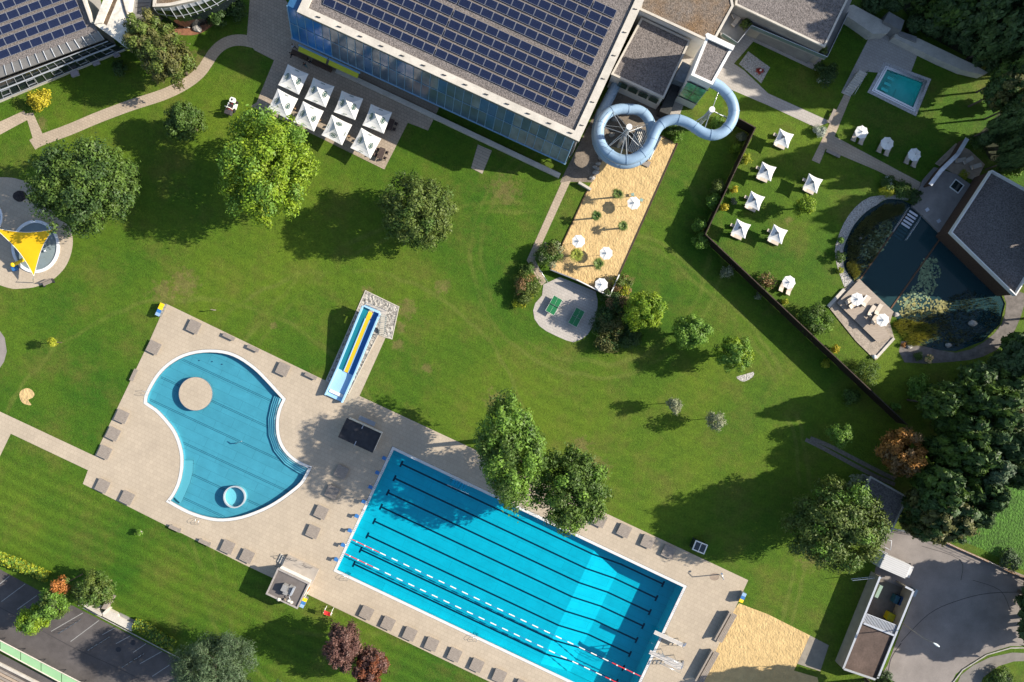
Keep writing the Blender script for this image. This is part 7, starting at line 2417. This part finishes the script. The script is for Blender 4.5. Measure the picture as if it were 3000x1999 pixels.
# ------------------------------------------------------------------ car park edge, bicycle racks, glazed canopy
def hedge(lb, pts, wdt, h, m, n, seed):
    P_ = [W(*p, h * .7) for p in pts]
    c_ = P_[len(P_) // 2]
    R = random.Random(seed)
    V = []
    mats_ = m
    mb = MB()
    seg = [(a, b) for a, b in zip(P_, P_[1:])]
    ls = [(b - a).length for a, b in seg]
    for k in range(n):
        i = R.choices(range(len(seg)), ls)[0]
        a, b = seg[i]; f = R.random(); p = a.lerp(b, f); d_ = (b - a).normalized(); s = Vector((-d_.y, d_.x, 0))
        th = R.uniform(-.4, math.pi + .4); rr = R.uniform(.75, 1.08)
        c = Vector((p.x, p.y, 0)) + s * math.cos(th) * wdt / 2 * rr + Vector((0, 0, h * .5 + math.sin(th) * h * .5 * rr))
        nn = (s * math.cos(th) + Vector((0, 0, math.sin(th))) + Vector((R.gauss(0, .5), R.gauss(0, .5), R.gauss(0, .5)))).normalized()
        u = nn.cross(Vector((R.gauss(0, 1), R.gauss(0, 1), R.gauss(0, 1)))).normalized(); v = nn.cross(u); q = .2 * R.uniform(.6, 1.3)
        mb.face([c - u * q, c + v * q * .6, c + u * q, c - v * q * .6], R.choice(mats_))
    t = thing('hedge', lb, 'hedge', (c_.x, c_.y, 0))
    mb.build('foliage', t, True)
    mb = MB()
    for a, b in seg:
        for f in (.2, .5, .8):
            p = a.lerp(b, f); mb.tube([(p.x, p.y, 0), (p.x, p.y, h * .7)], .05, BARK, 5)
    mb.build('stem', t, True)
hedge('yellow-green clipped hedge between lawn and car park, left edge', [(-20, 1630), (40, 1652), (90, 1672), (140, 1693)], 1.7, 1.3, [F_YGR, F_YGR, F_LIGHT, F_LIGHT], 2600, 1)
hedge('dark clipped hedge with yellow end along the car park wall', [(392, 1828), (430, 1848), (470, 1875), (510, 1895)], 1.9, 1.3, [F_YGR, F_LIGHT, F_MID, F_MID], 2000, 2)
t = thing('car_park_wall', 'pale stepped concrete wall with landing at the car park', 'wall', tuple(W(320, 1790)))
mb = MB(); mb.prism(wp([(236, 1772), (245, 1768), (300, 1798), (296, 1806)], .8), 0, .8, CONC); mb.prism(wp([(302, 1801), (318, 1786), (345, 1800), (348, 1808), (392, 1830), (385, 1850), (300, 1806)], .6), 0, .6, CONC); mb.build('wall', t, True)
mb = MB(); mb.prism(wp([(300, 1797), (314, 1783), (320, 1786), (304, 1802)], .95), 0, .95, CONCS); mb.build('post', t, True)
mb = MB(); mb.prism(wp([(350, 1797), (395, 1820), (390, 1828), (345, 1806)], .25), 0, .25, CONCD); mb.build('step', t, True)
t = thing('wood_screen', 'leaning grey wooden board screen at the car park entrance', 'screen', tuple(W(312, 1768)))
mb = MB(); mb.prism(wp([(296, 1784), (318, 1748), (330, 1752), (310, 1786)], 1.2), .1, 1.2, WOODG); mb.build('board_panel', t, True)
mb = MB(); mb.prism(wp([(262, 1772), (272, 1764), (296, 1776), (290, 1786)], .3), 0, .3, CONC); mb.build('foot', t, True)
t0 = None
def rack(lb, px, n, L_):
    q = W(*px); t = thing('bicycle_rack', lb, 'bicycle rack', (q.x, q.y, .02), math.atan2(38, 60), 'bicycle racks in the car park')
    mb = MB(); mb.tube([(-L_ / 2, 0, .05), (L_ / 2, 0, .05)], .03, STEEL, 6); mb.build('base_rail', t)
    for k in range(n):
        x = -L_ / 2 + (k + .5) * L_ / n
        mb = MB(); mb.tube([(x, -.05, .05), (x, -.05, .75), (x + .4, .05, .75), (x + .4, .05, .05)], .022, DARKM, 6); mb.build('hoop', t)
for k, (px, lb) in enumerate([((390, 1883), 'dark round cover in the car park, nearer the hedge'), ((347, 1903), 'dark round cover in the car park, nearer the drive')]):
    q = W(*px); mb = MB(); mb.cyl((0, 0), .42, 0, .012, DARKM, 20); tag(mb.build('manhole_cover', loc=(q.x, q.y, .015)), lb, 'manhole cover')
TAR = mat('tar_seam', (.05, .045, .045), .8)
mb_ = [ribbon(p_, w_) for p_, w_ in (([(2640, 1880), (2720, 1800), (2800, 1762), (2900, 1738), (3040, 1735)], .1), ([(2700, 1600), (2812, 1640), (2815, 1700)], .08), ([(2600, 1985), (2610, 1930), (2640, 1885)], .16), ([(0, 1780), (60, 1812), (200, 1890), (330, 1950), (440, 2005)], .14), ([(2850, 1700), (2930, 1730), (2960, 1790)], .07))]
mk = MB()
for P_ in mb_:
    mk.sheet([P_], .019, TAR)
struct('road_seam', mk)
rack('steel bicycle rack beside the round bush in the car park', (205, 1835), 5, 4.2)
rack('steel bicycle rack in the middle of the shaded car park', (290, 1885), 5, 4.0)
rack('steel bicycle rack nearest the pine in the shaded car park', (390, 1935), 5, 4.0)
GRG = mat('green_canopy_glass', (.26, .44, .23), .35, 0, .5, nscale=.6, namt=.08)
ga, gb = [W(-60, 1840, 2.4), W(300, 2036, 2.4)], [W(-60, 1868, 2.4), W(300, 2064, 2.4)]
t = thing('green_canopy', 'long pale green glass canopy strip along the car park drive', 'canopy', (ga[0].x, ga[0].y, 0))
ga, gb = [W(-60, 1846, 1.2), W(300, 2033, 1.2)], [W(-60, 1872, 1.2), W(300, 2066, 1.2)]
for k in range(6):
    f, g = k / 6 + .003, (k + 1) / 6 - .003
    a, b, c_, d_ = ga[0].lerp(ga[1], f), ga[0].lerp(ga[1], g), gb[0].lerp(gb[1], g), gb[0].lerp(gb[1], f)
    mb = MB(); mb.prism([a, b, c_, d_], 1.16, 1.2, GRG); mb.build('glass_panel', t, True)
    mb = MB(); mb.box(((a.x + d_.x) / 2, (a.y + d_.y) / 2, 1.1), (.09, (a - d_).length, .1), DARKM, math.atan2(a.y - d_.y, a.x - d_.x) + math.pi / 2); mb.tube([(a.x, a.y, 0), (a.x, a.y, 1.1)], .05, DARKM, 6); mb.build('frame', t, True)
mb = MB()
for P_ in (ga, gb):
    mb.tube([P_[0] + Vector((0, 0, .02)), P_[1] + Vector((0, 0, .02))], .1, CONC, 4, smooth=False)
mb.build('edge_beam', t, True)
t = thing('timber_deck', 'brown slatted timber deck cut by the bottom left photo corner', 'deck', tuple(W(20, 1985)))
for k in range(8):
    a, b = W(-60, 1934 + k * 10.5, .2), W(150, 2042 + k * 10.5, .2); d_ = b - a
    mb = MB(); mb.box(((a.x + b.x) / 2, (a.y + b.y) / 2, .15), (d_.length, .36, .1), WOODD if k % 2 else WOODG, math.atan2(d_.y, d_.x)); mb.build('plank', t, True)
mb = MB(); a, b = W(-60, 1917, .25), W(150, 2023, .25); d_ = b - a; mb.box(((a.x + b.x) / 2, (a.y + b.y) / 2, .13), (d_.length, .42, .26), CONC, math.atan2(d_.y, d_.x)); mb.build('edge_beam', t, True)
mk = MB(); a, b = W(230, 1773), W(545, 1938); d_ = b - a; mk.box(((a.x + b.x) / 2, (a.y + b.y) / 2, .06), (d_.length, .14, .12), STONE, math.atan2(d_.y, d_.x)); struct('kerb', mk)

# ------------------------------------------------------------------ trees and shrubs
T = tree
T('broadleaf_tree', 'large dark green tree overhanging the splash terrace', 'tree', 240, 545, 145, 8.0, 6.2, [F_MID, F_DARK], 17000, .46, 11, ratio=1.05, nblob=30, weights=[3, 1], spread=.66)
T('broadleaf_tree', 'small dark side tree behind the big tree at the splash terrace', 'tree', 350, 530, 62, 5.5, 4.0, [F_MID], 4500, .42, 12)
T('broadleaf_tree', 'tall bright yellow-green tree beside the cafe parasols', 'tree', 778, 500, 146, 9.0, 7.0, [F_BRIGHT, F_LIGHT], 19000, .46, 13, ratio=1.26, nblob=34, weights=[4, 1], spread=.68, rot=0)
T('broadleaf_tree', 'round olive green tree alone in the middle of the lawn', 'tree', 1229, 621, 118, 7.0, 6.0, [F_OLIVE, F_MID], 17000, .40, 14, nblob=30, ratio=1.04, weights=[3, 1], spread=.68)
T('broadleaf_tree', 'olive brown tree against the concrete slab at the corner buildings', 'tree', 436, 108, 72, 7.5, 4.5, [F_OLIVE, F_OLIVED], 7000, .42, 15)
T('broadleaf_tree', 'olive brown tree next to the rockery', 'tree', 490, 168, 80, 7.0, 4.5, [F_OLIVED, F_OLIVE], 8000, .42, 16)
T('small_tree', 'small dark round tree on the lawn near the mower', 'tree', 540, 357, 62, 4.5, 3.6, [F_MID], 6500, .36, 17)
T('broadleaf_tree', 'tall bright tree over the long edge of the lane pool', 'tree', 1501, 1318, 108, 13.0, 7.0, [F_LIGHT, F_MID], 15000, .46, 18, ratio=1.68, nblob=34, weights=[2, 1], rot=0.05, spread=.68)
T('broadleaf_tree', 'broad dark green tree beside the taller one at the lane pool', 'tree', 1680, 1434, 126, 10.5, 5.5, [F_MID, F_LIGHT], 15000, .44, 19, ratio=1.05, nblob=32, weights=[3, 1])
T('maple_tree', 'bright yellow-green tree beside the table tennis hedge', 'tree', 1888, 912, 62, 4.6, 3.6, [F_BRIGHT], 6000, .36, 20)
T('maple_tree', 'pale green round tree in the middle of three on the lawn', 'tree', 2020, 975, 56, 4.6, 3.6, [F_LIGHT], 5500, .34, 21)
T('maple_tree', 'fresh green tree nearest the white rock patch', 'tree', 2151, 1040, 56, 4.8, 3.6, [F_BRIGHT, F_LIGHT], 5500, .34, 22)
T('small_tree', 'little grey-leaved tree on the open lawn, the left one', 'tree', 1976, 1187, 26, 4.0, 2.2, [F_GREY], 1400, .26, 23, trunk_r=.05)
T('small_tree', 'little grey-leaved tree on the open lawn, the right one', 'tree', 2097, 1234, 28, 3.8, 2.2, [F_GREY], 1500, .26, 24, trunk_r=.05)
T('ginkgo_tree', 'yellow-green round tree on the spa lawn between parasols', 'tree', 2361, 600, 34, 3.4, 2.0, [F_BRIGHT], 2600, .28, 25)
T('autumn_tree', 'orange autumn tree at the end of the garden fence', 'tree', 2643, 1326, 71, 6.0, 4.2, [F_ORANGE, F_BROWN], 6500, .40, 26, weights=[3, 1])
T('small_tree', 'small fresh green tree above the gravel track', 'tree', 2460, 1274, 38, 3.4, 2.3, [F_LIGHT], 2600, .30, 27)
T('willow_tree', 'big drooping olive tree over the lawn next to the van', 'tree', 2452, 1540, 158, 8.5, 6.4, [F_OLIVE, F_LIGHT, F_MID], 24000, .42, 28, ratio=.86, nblob=40, weights=[7, 2, 2], spread=.68)
T('plum_tree', 'dark purple-leaved tree on the lawn below the sun platforms', 'tree', 1008, 1893, 58, 5.5, 4.2, [F_RED], 7500, .38, 29, ratio=1.3, nblob=26)
T('plum_tree', 'rusty purple-leaved tree cut by the bottom edge', 'tree', 1083, 1955, 54, 5.0, 3.8, [F_RUST, F_RED], 6500, .38, 30, ratio=1.1)
T('pine_tree', 'large grey-green pine at the corner of the car park', 'tree', 628, 1950, 122, 8.5, 5.5, [F_PINE], 18000, .46, 31, ratio=.95, nblob=34, needle=True, blob_r=(.24, .38), shell=.3)
T('small_tree', 'round tree with a red-orange crown tip at the car park', 'tree', 166, 1760, 54, 4.6, 3.4, [F_LIGHT, F_LIGHT, F_MID, F_OLIVE], 5500, .34, 32)
T('small_tree', 'orange-red leaf cluster tree top behind the round car park tree', 'tree', 180, 1716, 26, 5.6, 1.6, [F_REDTOP, F_OLIVE], 1300, .32, 33, weights=[4, 1])
T('small_tree', 'dark olive tree beside the wooden screen at the car park', 'tree', 276, 1730, 56, 4.6, 3.2, [F_MID, F_OLIVE], 5500, .34, 34)
T('small_tree', 'bright round tree standing among the parking bays', 'tree', 102, 1815, 48, 3.6, 2.6, [F_LIGHT, F_BRIGHT], 4500, .34, 35)
T('small_tree', 'tiny yellow sapling on the left lawn', 'tree', 152, 1004, 17, 2.6, 1.2, [F_YGR], 420, .24, 36, trunk_r=.05)
B = bush
B('bright yellow round shrub near the window front', 117, 292, 34, 2.4, [F_YEL], 1, 1900, .24)
B('dark bushy shrub under the tree at the window front', 352, 200, 26, 1.8, F_DARK, 2, 900, .26)
B('dark shrub beside the rockery, nearer the hall', 640, 55, 34, 2.2, F_DARK, 3, 1500, .26)
B('light green shrub among the rockery shrubs', 625, 42, 20, 2.4, F_LIGHT, 4, 900, .24)
B('dark shrub in the hall corner by the footpath', 690, 30, 34, 2.4, F_DARK, 5, 1500, .26)
B('grey-green rounded bush between footpath and sand', 1610, 742, 46, 2.6, [F_OLIVED, F_GREY, F_MID], 6, 3600, .24, ratio=1.1, weights=[1, 1, 3])
B('rusty autumn shrub beside the table tennis patio', 1543, 838, 44, 2.2, [F_OLIVE, F_OLIVE, F_BROWN], 7, 3200, .24, ratio=1.15, weights=[1, 3, 2])
B('yellowish shrub below the rusty one at the patio', 1535, 878, 30, 1.7, [F_YGR, F_OLIVE], 8, 1700, .22)
B('small green shrub at the patio corner above the rusty one', 1545, 790, 22, 1.8, F_MID, 9, 800, .24)
B('dark hedge shrub behind the wind wall corner', 1822, 838, 36, 2.4, [F_OLIVE, F_YGR, F_BROWN], 10, 2200, .24, weights=[2, 1, 1])
B('dark brown hedge shrub right of the tennis patio, upper', 1795, 885, 48, 2.6, [F_DARK, F_BROWN], 11, 3000, .26, weights=[5, 1])
B('dark hedge shrub right of the tennis patio, middle', 1785, 945, 52, 2.6, [F_DARK, F_OLIVED], 12, 3200, .26)
B('dark hedge shrub right of the tennis patio, lower', 1785, 1000, 44, 2.2, [F_OLIVED, F_DARK], 13, 2600, .26)
B('dark hedge shrub beside the bright yellow-green tree', 1845, 985, 40, 2.2, [F_DARK], 14, 2200, .26)
B('tall olive shrub outside the fence, upper of a pair', 2100, 552, 24, 2.8, F_OLIVE, 15, 1400, .24)
B('light shrub outside the fence under the olive one', 2090, 590, 26, 2.6, F_LIGHT, 16, 1500, .24)
B('green shrub outside the fence corner, upper', 2048, 662, 22, 2.6, F_LIGHT, 17, 1300, .24)
B('light green shrub at the fence corner, lower', 2052, 706, 28, 2.6, F_LIGHT, 18, 1700, .24)
B('thin grey shrub growing outside the long fence', 2131, 797, 20, 2.0, F_GREY, 19, 500, .26)
B('bright yellow shrub inside the fence, the smaller one', 2151, 557, 13, 1.2, F_YEL, 20, 500, .16)
B('bright yellow ball shrub inside the fence', 2121, 608, 14, 1.2, F_YEL, 21, 600, .16)
B('pale green thin plant at the fence under the parasols', 2185, 463, 20, 1.2, F_YGR, 22, 350, .2)
B('small dark plant near the third square parasol', 2149, 589, 12, .8, F_GREY, 23, 300, .18)
B('grey ball shrub in the fence corner by the tube slide', 2173, 400, 17, 1.3, F_GREY, 24, 900, .16)
B('green ball shrub in the fence corner by the tube slide', 2158, 434, 17, 1.3, F_BRIGHT, 25, 900, .16)
B('green shrub inside the curve of the tube slide', 2105, 360, 24, 1.4, F_LIGHT, 26, 1000, .22)
B('dark green shrub under the tube slide bend', 1975, 375, 30, 1.5, F_MID, 27, 1300, .22)
B('light shrub below the tube slide bend, near the sand', 1985, 402, 20, 1.2, F_LIGHT, 28, 700, .2)
B('white flowering shrub at the path fork', 2402, 381, 22, 1.2, F_WHITEB, 29, 1300, .16)
B('dark grey shrub at the corner of the spa balcony', 2424, 218, 36, 2.0, [F_DARK, F_WHITEB], 30, 2400, .22, weights=[5, 1])
B('round dark shrub at the end of the spa patio', 2398, 198, 17, 1.6, F_DARK, 31, 800, .2)
B('clump of dark plants beside the path to the pond plateau', 2600, 535, 26, 1.2, [F_MID, F_WHITEB], 32, 1300, .22, weights=[4, 1])
B('yellow grass clump at the pond path', 2597, 562, 22, 1.3, F_YGR, 33, 900, .24, needle=True)
B('dark plant clump next to the plateau corner', 2645, 555, 30, 1.4, F_MID, 34, 1600, .24)
B('dark green plant clump at the plateau edge over the pond', 2680, 575, 24, 1.4, F_DARK, 35, 1200, .24)
B('light green ball shrub on the gravel shore, uppermost', 2462, 705, 12, .9, F_LIGHT, 36, 500, .16)
B('dark green shrub on the gravel shore, middle', 2461, 756, 18, 1.5, F_MID, 37, 900, .18)
B('yellow ball shrub on the gravel shore, lowest', 2462, 794, 11, .8, F_YGR, 38, 420, .16)
B('reddish brown thin shrub inside the long fence', 2243, 822, 32, 1.8, [F_BROWN, F_OLIVE], 39, 900, .24)
B('dense green shrub between fence and pond terrace', 2390, 937, 50, 3.0, [F_MID, F_LIGHT], 40, 3600, .26, weights=[3, 1])
B('small yellowish plant next to the dense green shrub', 2298, 882, 12, .8, F_YGR, 41, 300, .18)
B('bright yellow ball shrub inside the fence below the terrace', 2446, 1024, 16, 1.4, F_YEL, 42, 800, .16)
B('pale yellow plant outside the fence', 2420, 1067, 14, 1.2, F_YGR, 43, 350, .2)
B('spiky dark green conifer shrub on the fence line', 2541, 1096, 46, 2.4, F_MID, 44, 2600, .3, needle=True)
B('green shrub outside the fence in its shade', 2494, 1164, 28, 1.8, F_MID, 45, 1500, .24)
B('fresh green shrub on the shaded lawn right of the fence', 2697, 1140, 44, 2.2, F_LIGHT, 46, 2400, .28)
B('small green shrub at the end of the fence', 2622, 1192, 16, 1.5, F_LIGHT, 47, 600, .2)
B('round green shrub below the pond terrace tip', 2690, 1044, 15, 1.1, F_MID, 48, 800, .16)
B('shrub covered in pale orange flowers below the pond', 2722, 1051, 15, 1.1, [leaf_mat("pale_flower", (.5, .32, .12), (.55, .4, .25)), F_LIGHT], 49, 800, .16)
B('small orange-brown plant beside the white pond rock', 2646, 1012, 8, .7, F_ORANGE, 50, 260, .14)
B('grey-green shrub at the garage corner', 2510, 1410, 34, 2.6, F_GREY, 51, 1800, .26)
B('thin dry shrub at the fence line near the red shrub', 2220, 867, 12, 1.0, F_GREY, 52, 200, .2)
B('grass bush at the bottom edge of the service building', 2590, 1985, 24, 1.4, F_PINE, 53, 900, .24)
B('dark shrub at the road fence by the meadow', 2790, 1555, 40, 2.2, F_LIGHT, 54, 2000, .28)
B('grey-green shrub on the meadow edge above the road', 2960, 1640, 34, 2.0, F_PINE, 55, 1700, .26)
B('grass tuft on the sauna terrace', 2826, 512, 16, .9, F_YGR, 56, 500, .22, needle=True)
B('green plants behind the sauna house roof', 2960, 490, 40, 2.2, F_LIGHT, 57, 2200, .28)
B('plant strip along the upper sauna terrace', 2860, 420, 34, 1.4, F_MID, 58, 1500, .24)
B('bottom right shrub beside the kerb curve', 2930, 1990, 40, 1.6, [F_MID, F_DARK], 59, 2000, .26)
# small apple tree whose shadow lies beside the footpath is the bush at the sand; wood on the right
WOODS = []
def ww(px, py, r, zc, rz, kind, seed, rot):
    mats_ = {0: [F_WOOD], 1: [F_MID, F_DARK], 2: [F_OLIVED, F_DARK], 3: [F_PINE]}[kind]
    lab = {0: 'very dark green tree in the shaded wood', 1: 'mid green leafy tree in the wood', 2: 'olive brown tree in the wood', 3: 'grey-green tree in the wood'}[kind]
    side = 'in the upper right corner' if py < 480 else ('along the right edge' if py < 1700 else 'beside the lower road')
    T('woodland_tree', lab + ' ' + side, 'tree', px, py, r, zc, rz, mats_, 7000, .5, 100 + kind, group='woodland trees: ' + lab + ' ' + side, rot=rot, proto='wood%d' % kind, nblob=26)
R = random.Random(21)
sheet('forest_floor', [(2480, -60), (2640, 20), (2700, 95), (2800, 150), (2905, 205), (2930, 330), (2860, 400), (2900, 470), (3060, 520), (3060, -60)], .008, mat('forest_floor', (.022, .028, .012), .95, nscale=1.2, namt=.5, n2scale=5, n2amt=.4))
spots = [(2800, 5, 62), (2880, 30, 66), (2950, 20, 66), (2945, 105, 60), (3000, 90, 62), (3014, 160, 42), (2965, 350, 30), (3015, 400, 46), (2990, 460, 30)]
for (x, y, r) in [(2700, 30, 34), (2740, 70, 36), (2760, 25, 38), (2800, 95, 36), (2845, 120, 36), (2880, 165, 32), (2680, 70, 26), (2560, 5, 34), (2620, 0, 34), (2905, 110, 34), (2925, 190, 34), (2720, -5, 40), (2925, 300, 26), (2940, 400, 24), (2890, 405, 22), (2955, 440, 26)]:
    ww(x, y, r, R.uniform(1.6, 2.6), R.uniform(1.6, 2.4), R.choice([0, 0, 1]), 0, R.uniform(0, 6.28))
for (x, y, r) in spots:
    ww(x, y, r * R.uniform(.9, 1.1), R.uniform(7, 10), R.uniform(5.5, 7), R.choice([0, 0, 0, 1]), 0, R.uniform(0, 6.28))
for (x, y, r, k) in [(2965, 215, 40, 1), (2940, 260, 42, 2), (2990, 300, 40, 2)]:
    ww(x, y, r, 8.5, 5, k, 0, R.uniform(0, 6))
spots = [(2985, 1010, 36), (2950, 1075, 46), (2995, 1060, 60), (2870, 1120, 52), (2940, 1150, 60), (3000, 1150, 62), (2820, 1180, 50), (2890, 1200, 58), (2960, 1230, 58), (2790, 1235, 44), (2820, 1265, 56), (2890, 1290, 60), (2955, 1310, 50), (2775, 1320, 44),
         (2830, 1340, 56), (2890, 1370, 56), (2950, 1385, 40), (2757, 1425, 54), (2810, 1420, 58), (2865, 1440, 50), (2720, 1490, 56), (2780, 1500, 56), (2835, 1500, 46), (2700, 1545, 44), (2760, 1550, 40), (2745, 1185, 36), (2775, 1150, 30)]
for i, (x, y, r) in enumerate(spots):
    k_ = .58 if y < 1170 else 1.0
    ww(x, y, r * R.uniform(.95, 1.15), R.uniform(6, 9.5) * k_, R.uniform(5, 7) * k_, R.choice([0, 1, 1, 2, 3, 1]), 0, R.uniform(0, 6.28))
# unseen trees added just outside the frame for the shade they cast into it
for (x, y, r, z) in [(3080, -20, 90, 14), (3090, 75, 76, 13), (3190, 30, 90, 15), (3200, 110, 60, 15), (3100, 352, 62, 11), (3120, 440, 60, 8), (3200, 350, 60, 14), (3110, 560, 60, 9), (3190, 640, 80, 11), (3140, 760, 66, 9), (3080, 930, 44, 6), (3100, 1040, 60, 7), (2700, -80, 70, 9), (2840, -80, 80, 11), (2980, -80, 90, 12), (3100, -90, 90, 13), (3230, 540, 80, 12), (3085, 1850, 90, 6.5), (3130, 1770, 110, 7.5), (3070, 1775, 70, 6.5), (3160, 1880, 90, 8), (2640, 2092, 76, 11), (2570, 2095, 66, 10), (2330, 2085, 60, 7), (780, 2080, 60, 8)]:
    ww(x, y, r, z, z * .75, 0, 0, R.uniform(0, 6.28))

bpy.context.view_layer.update()
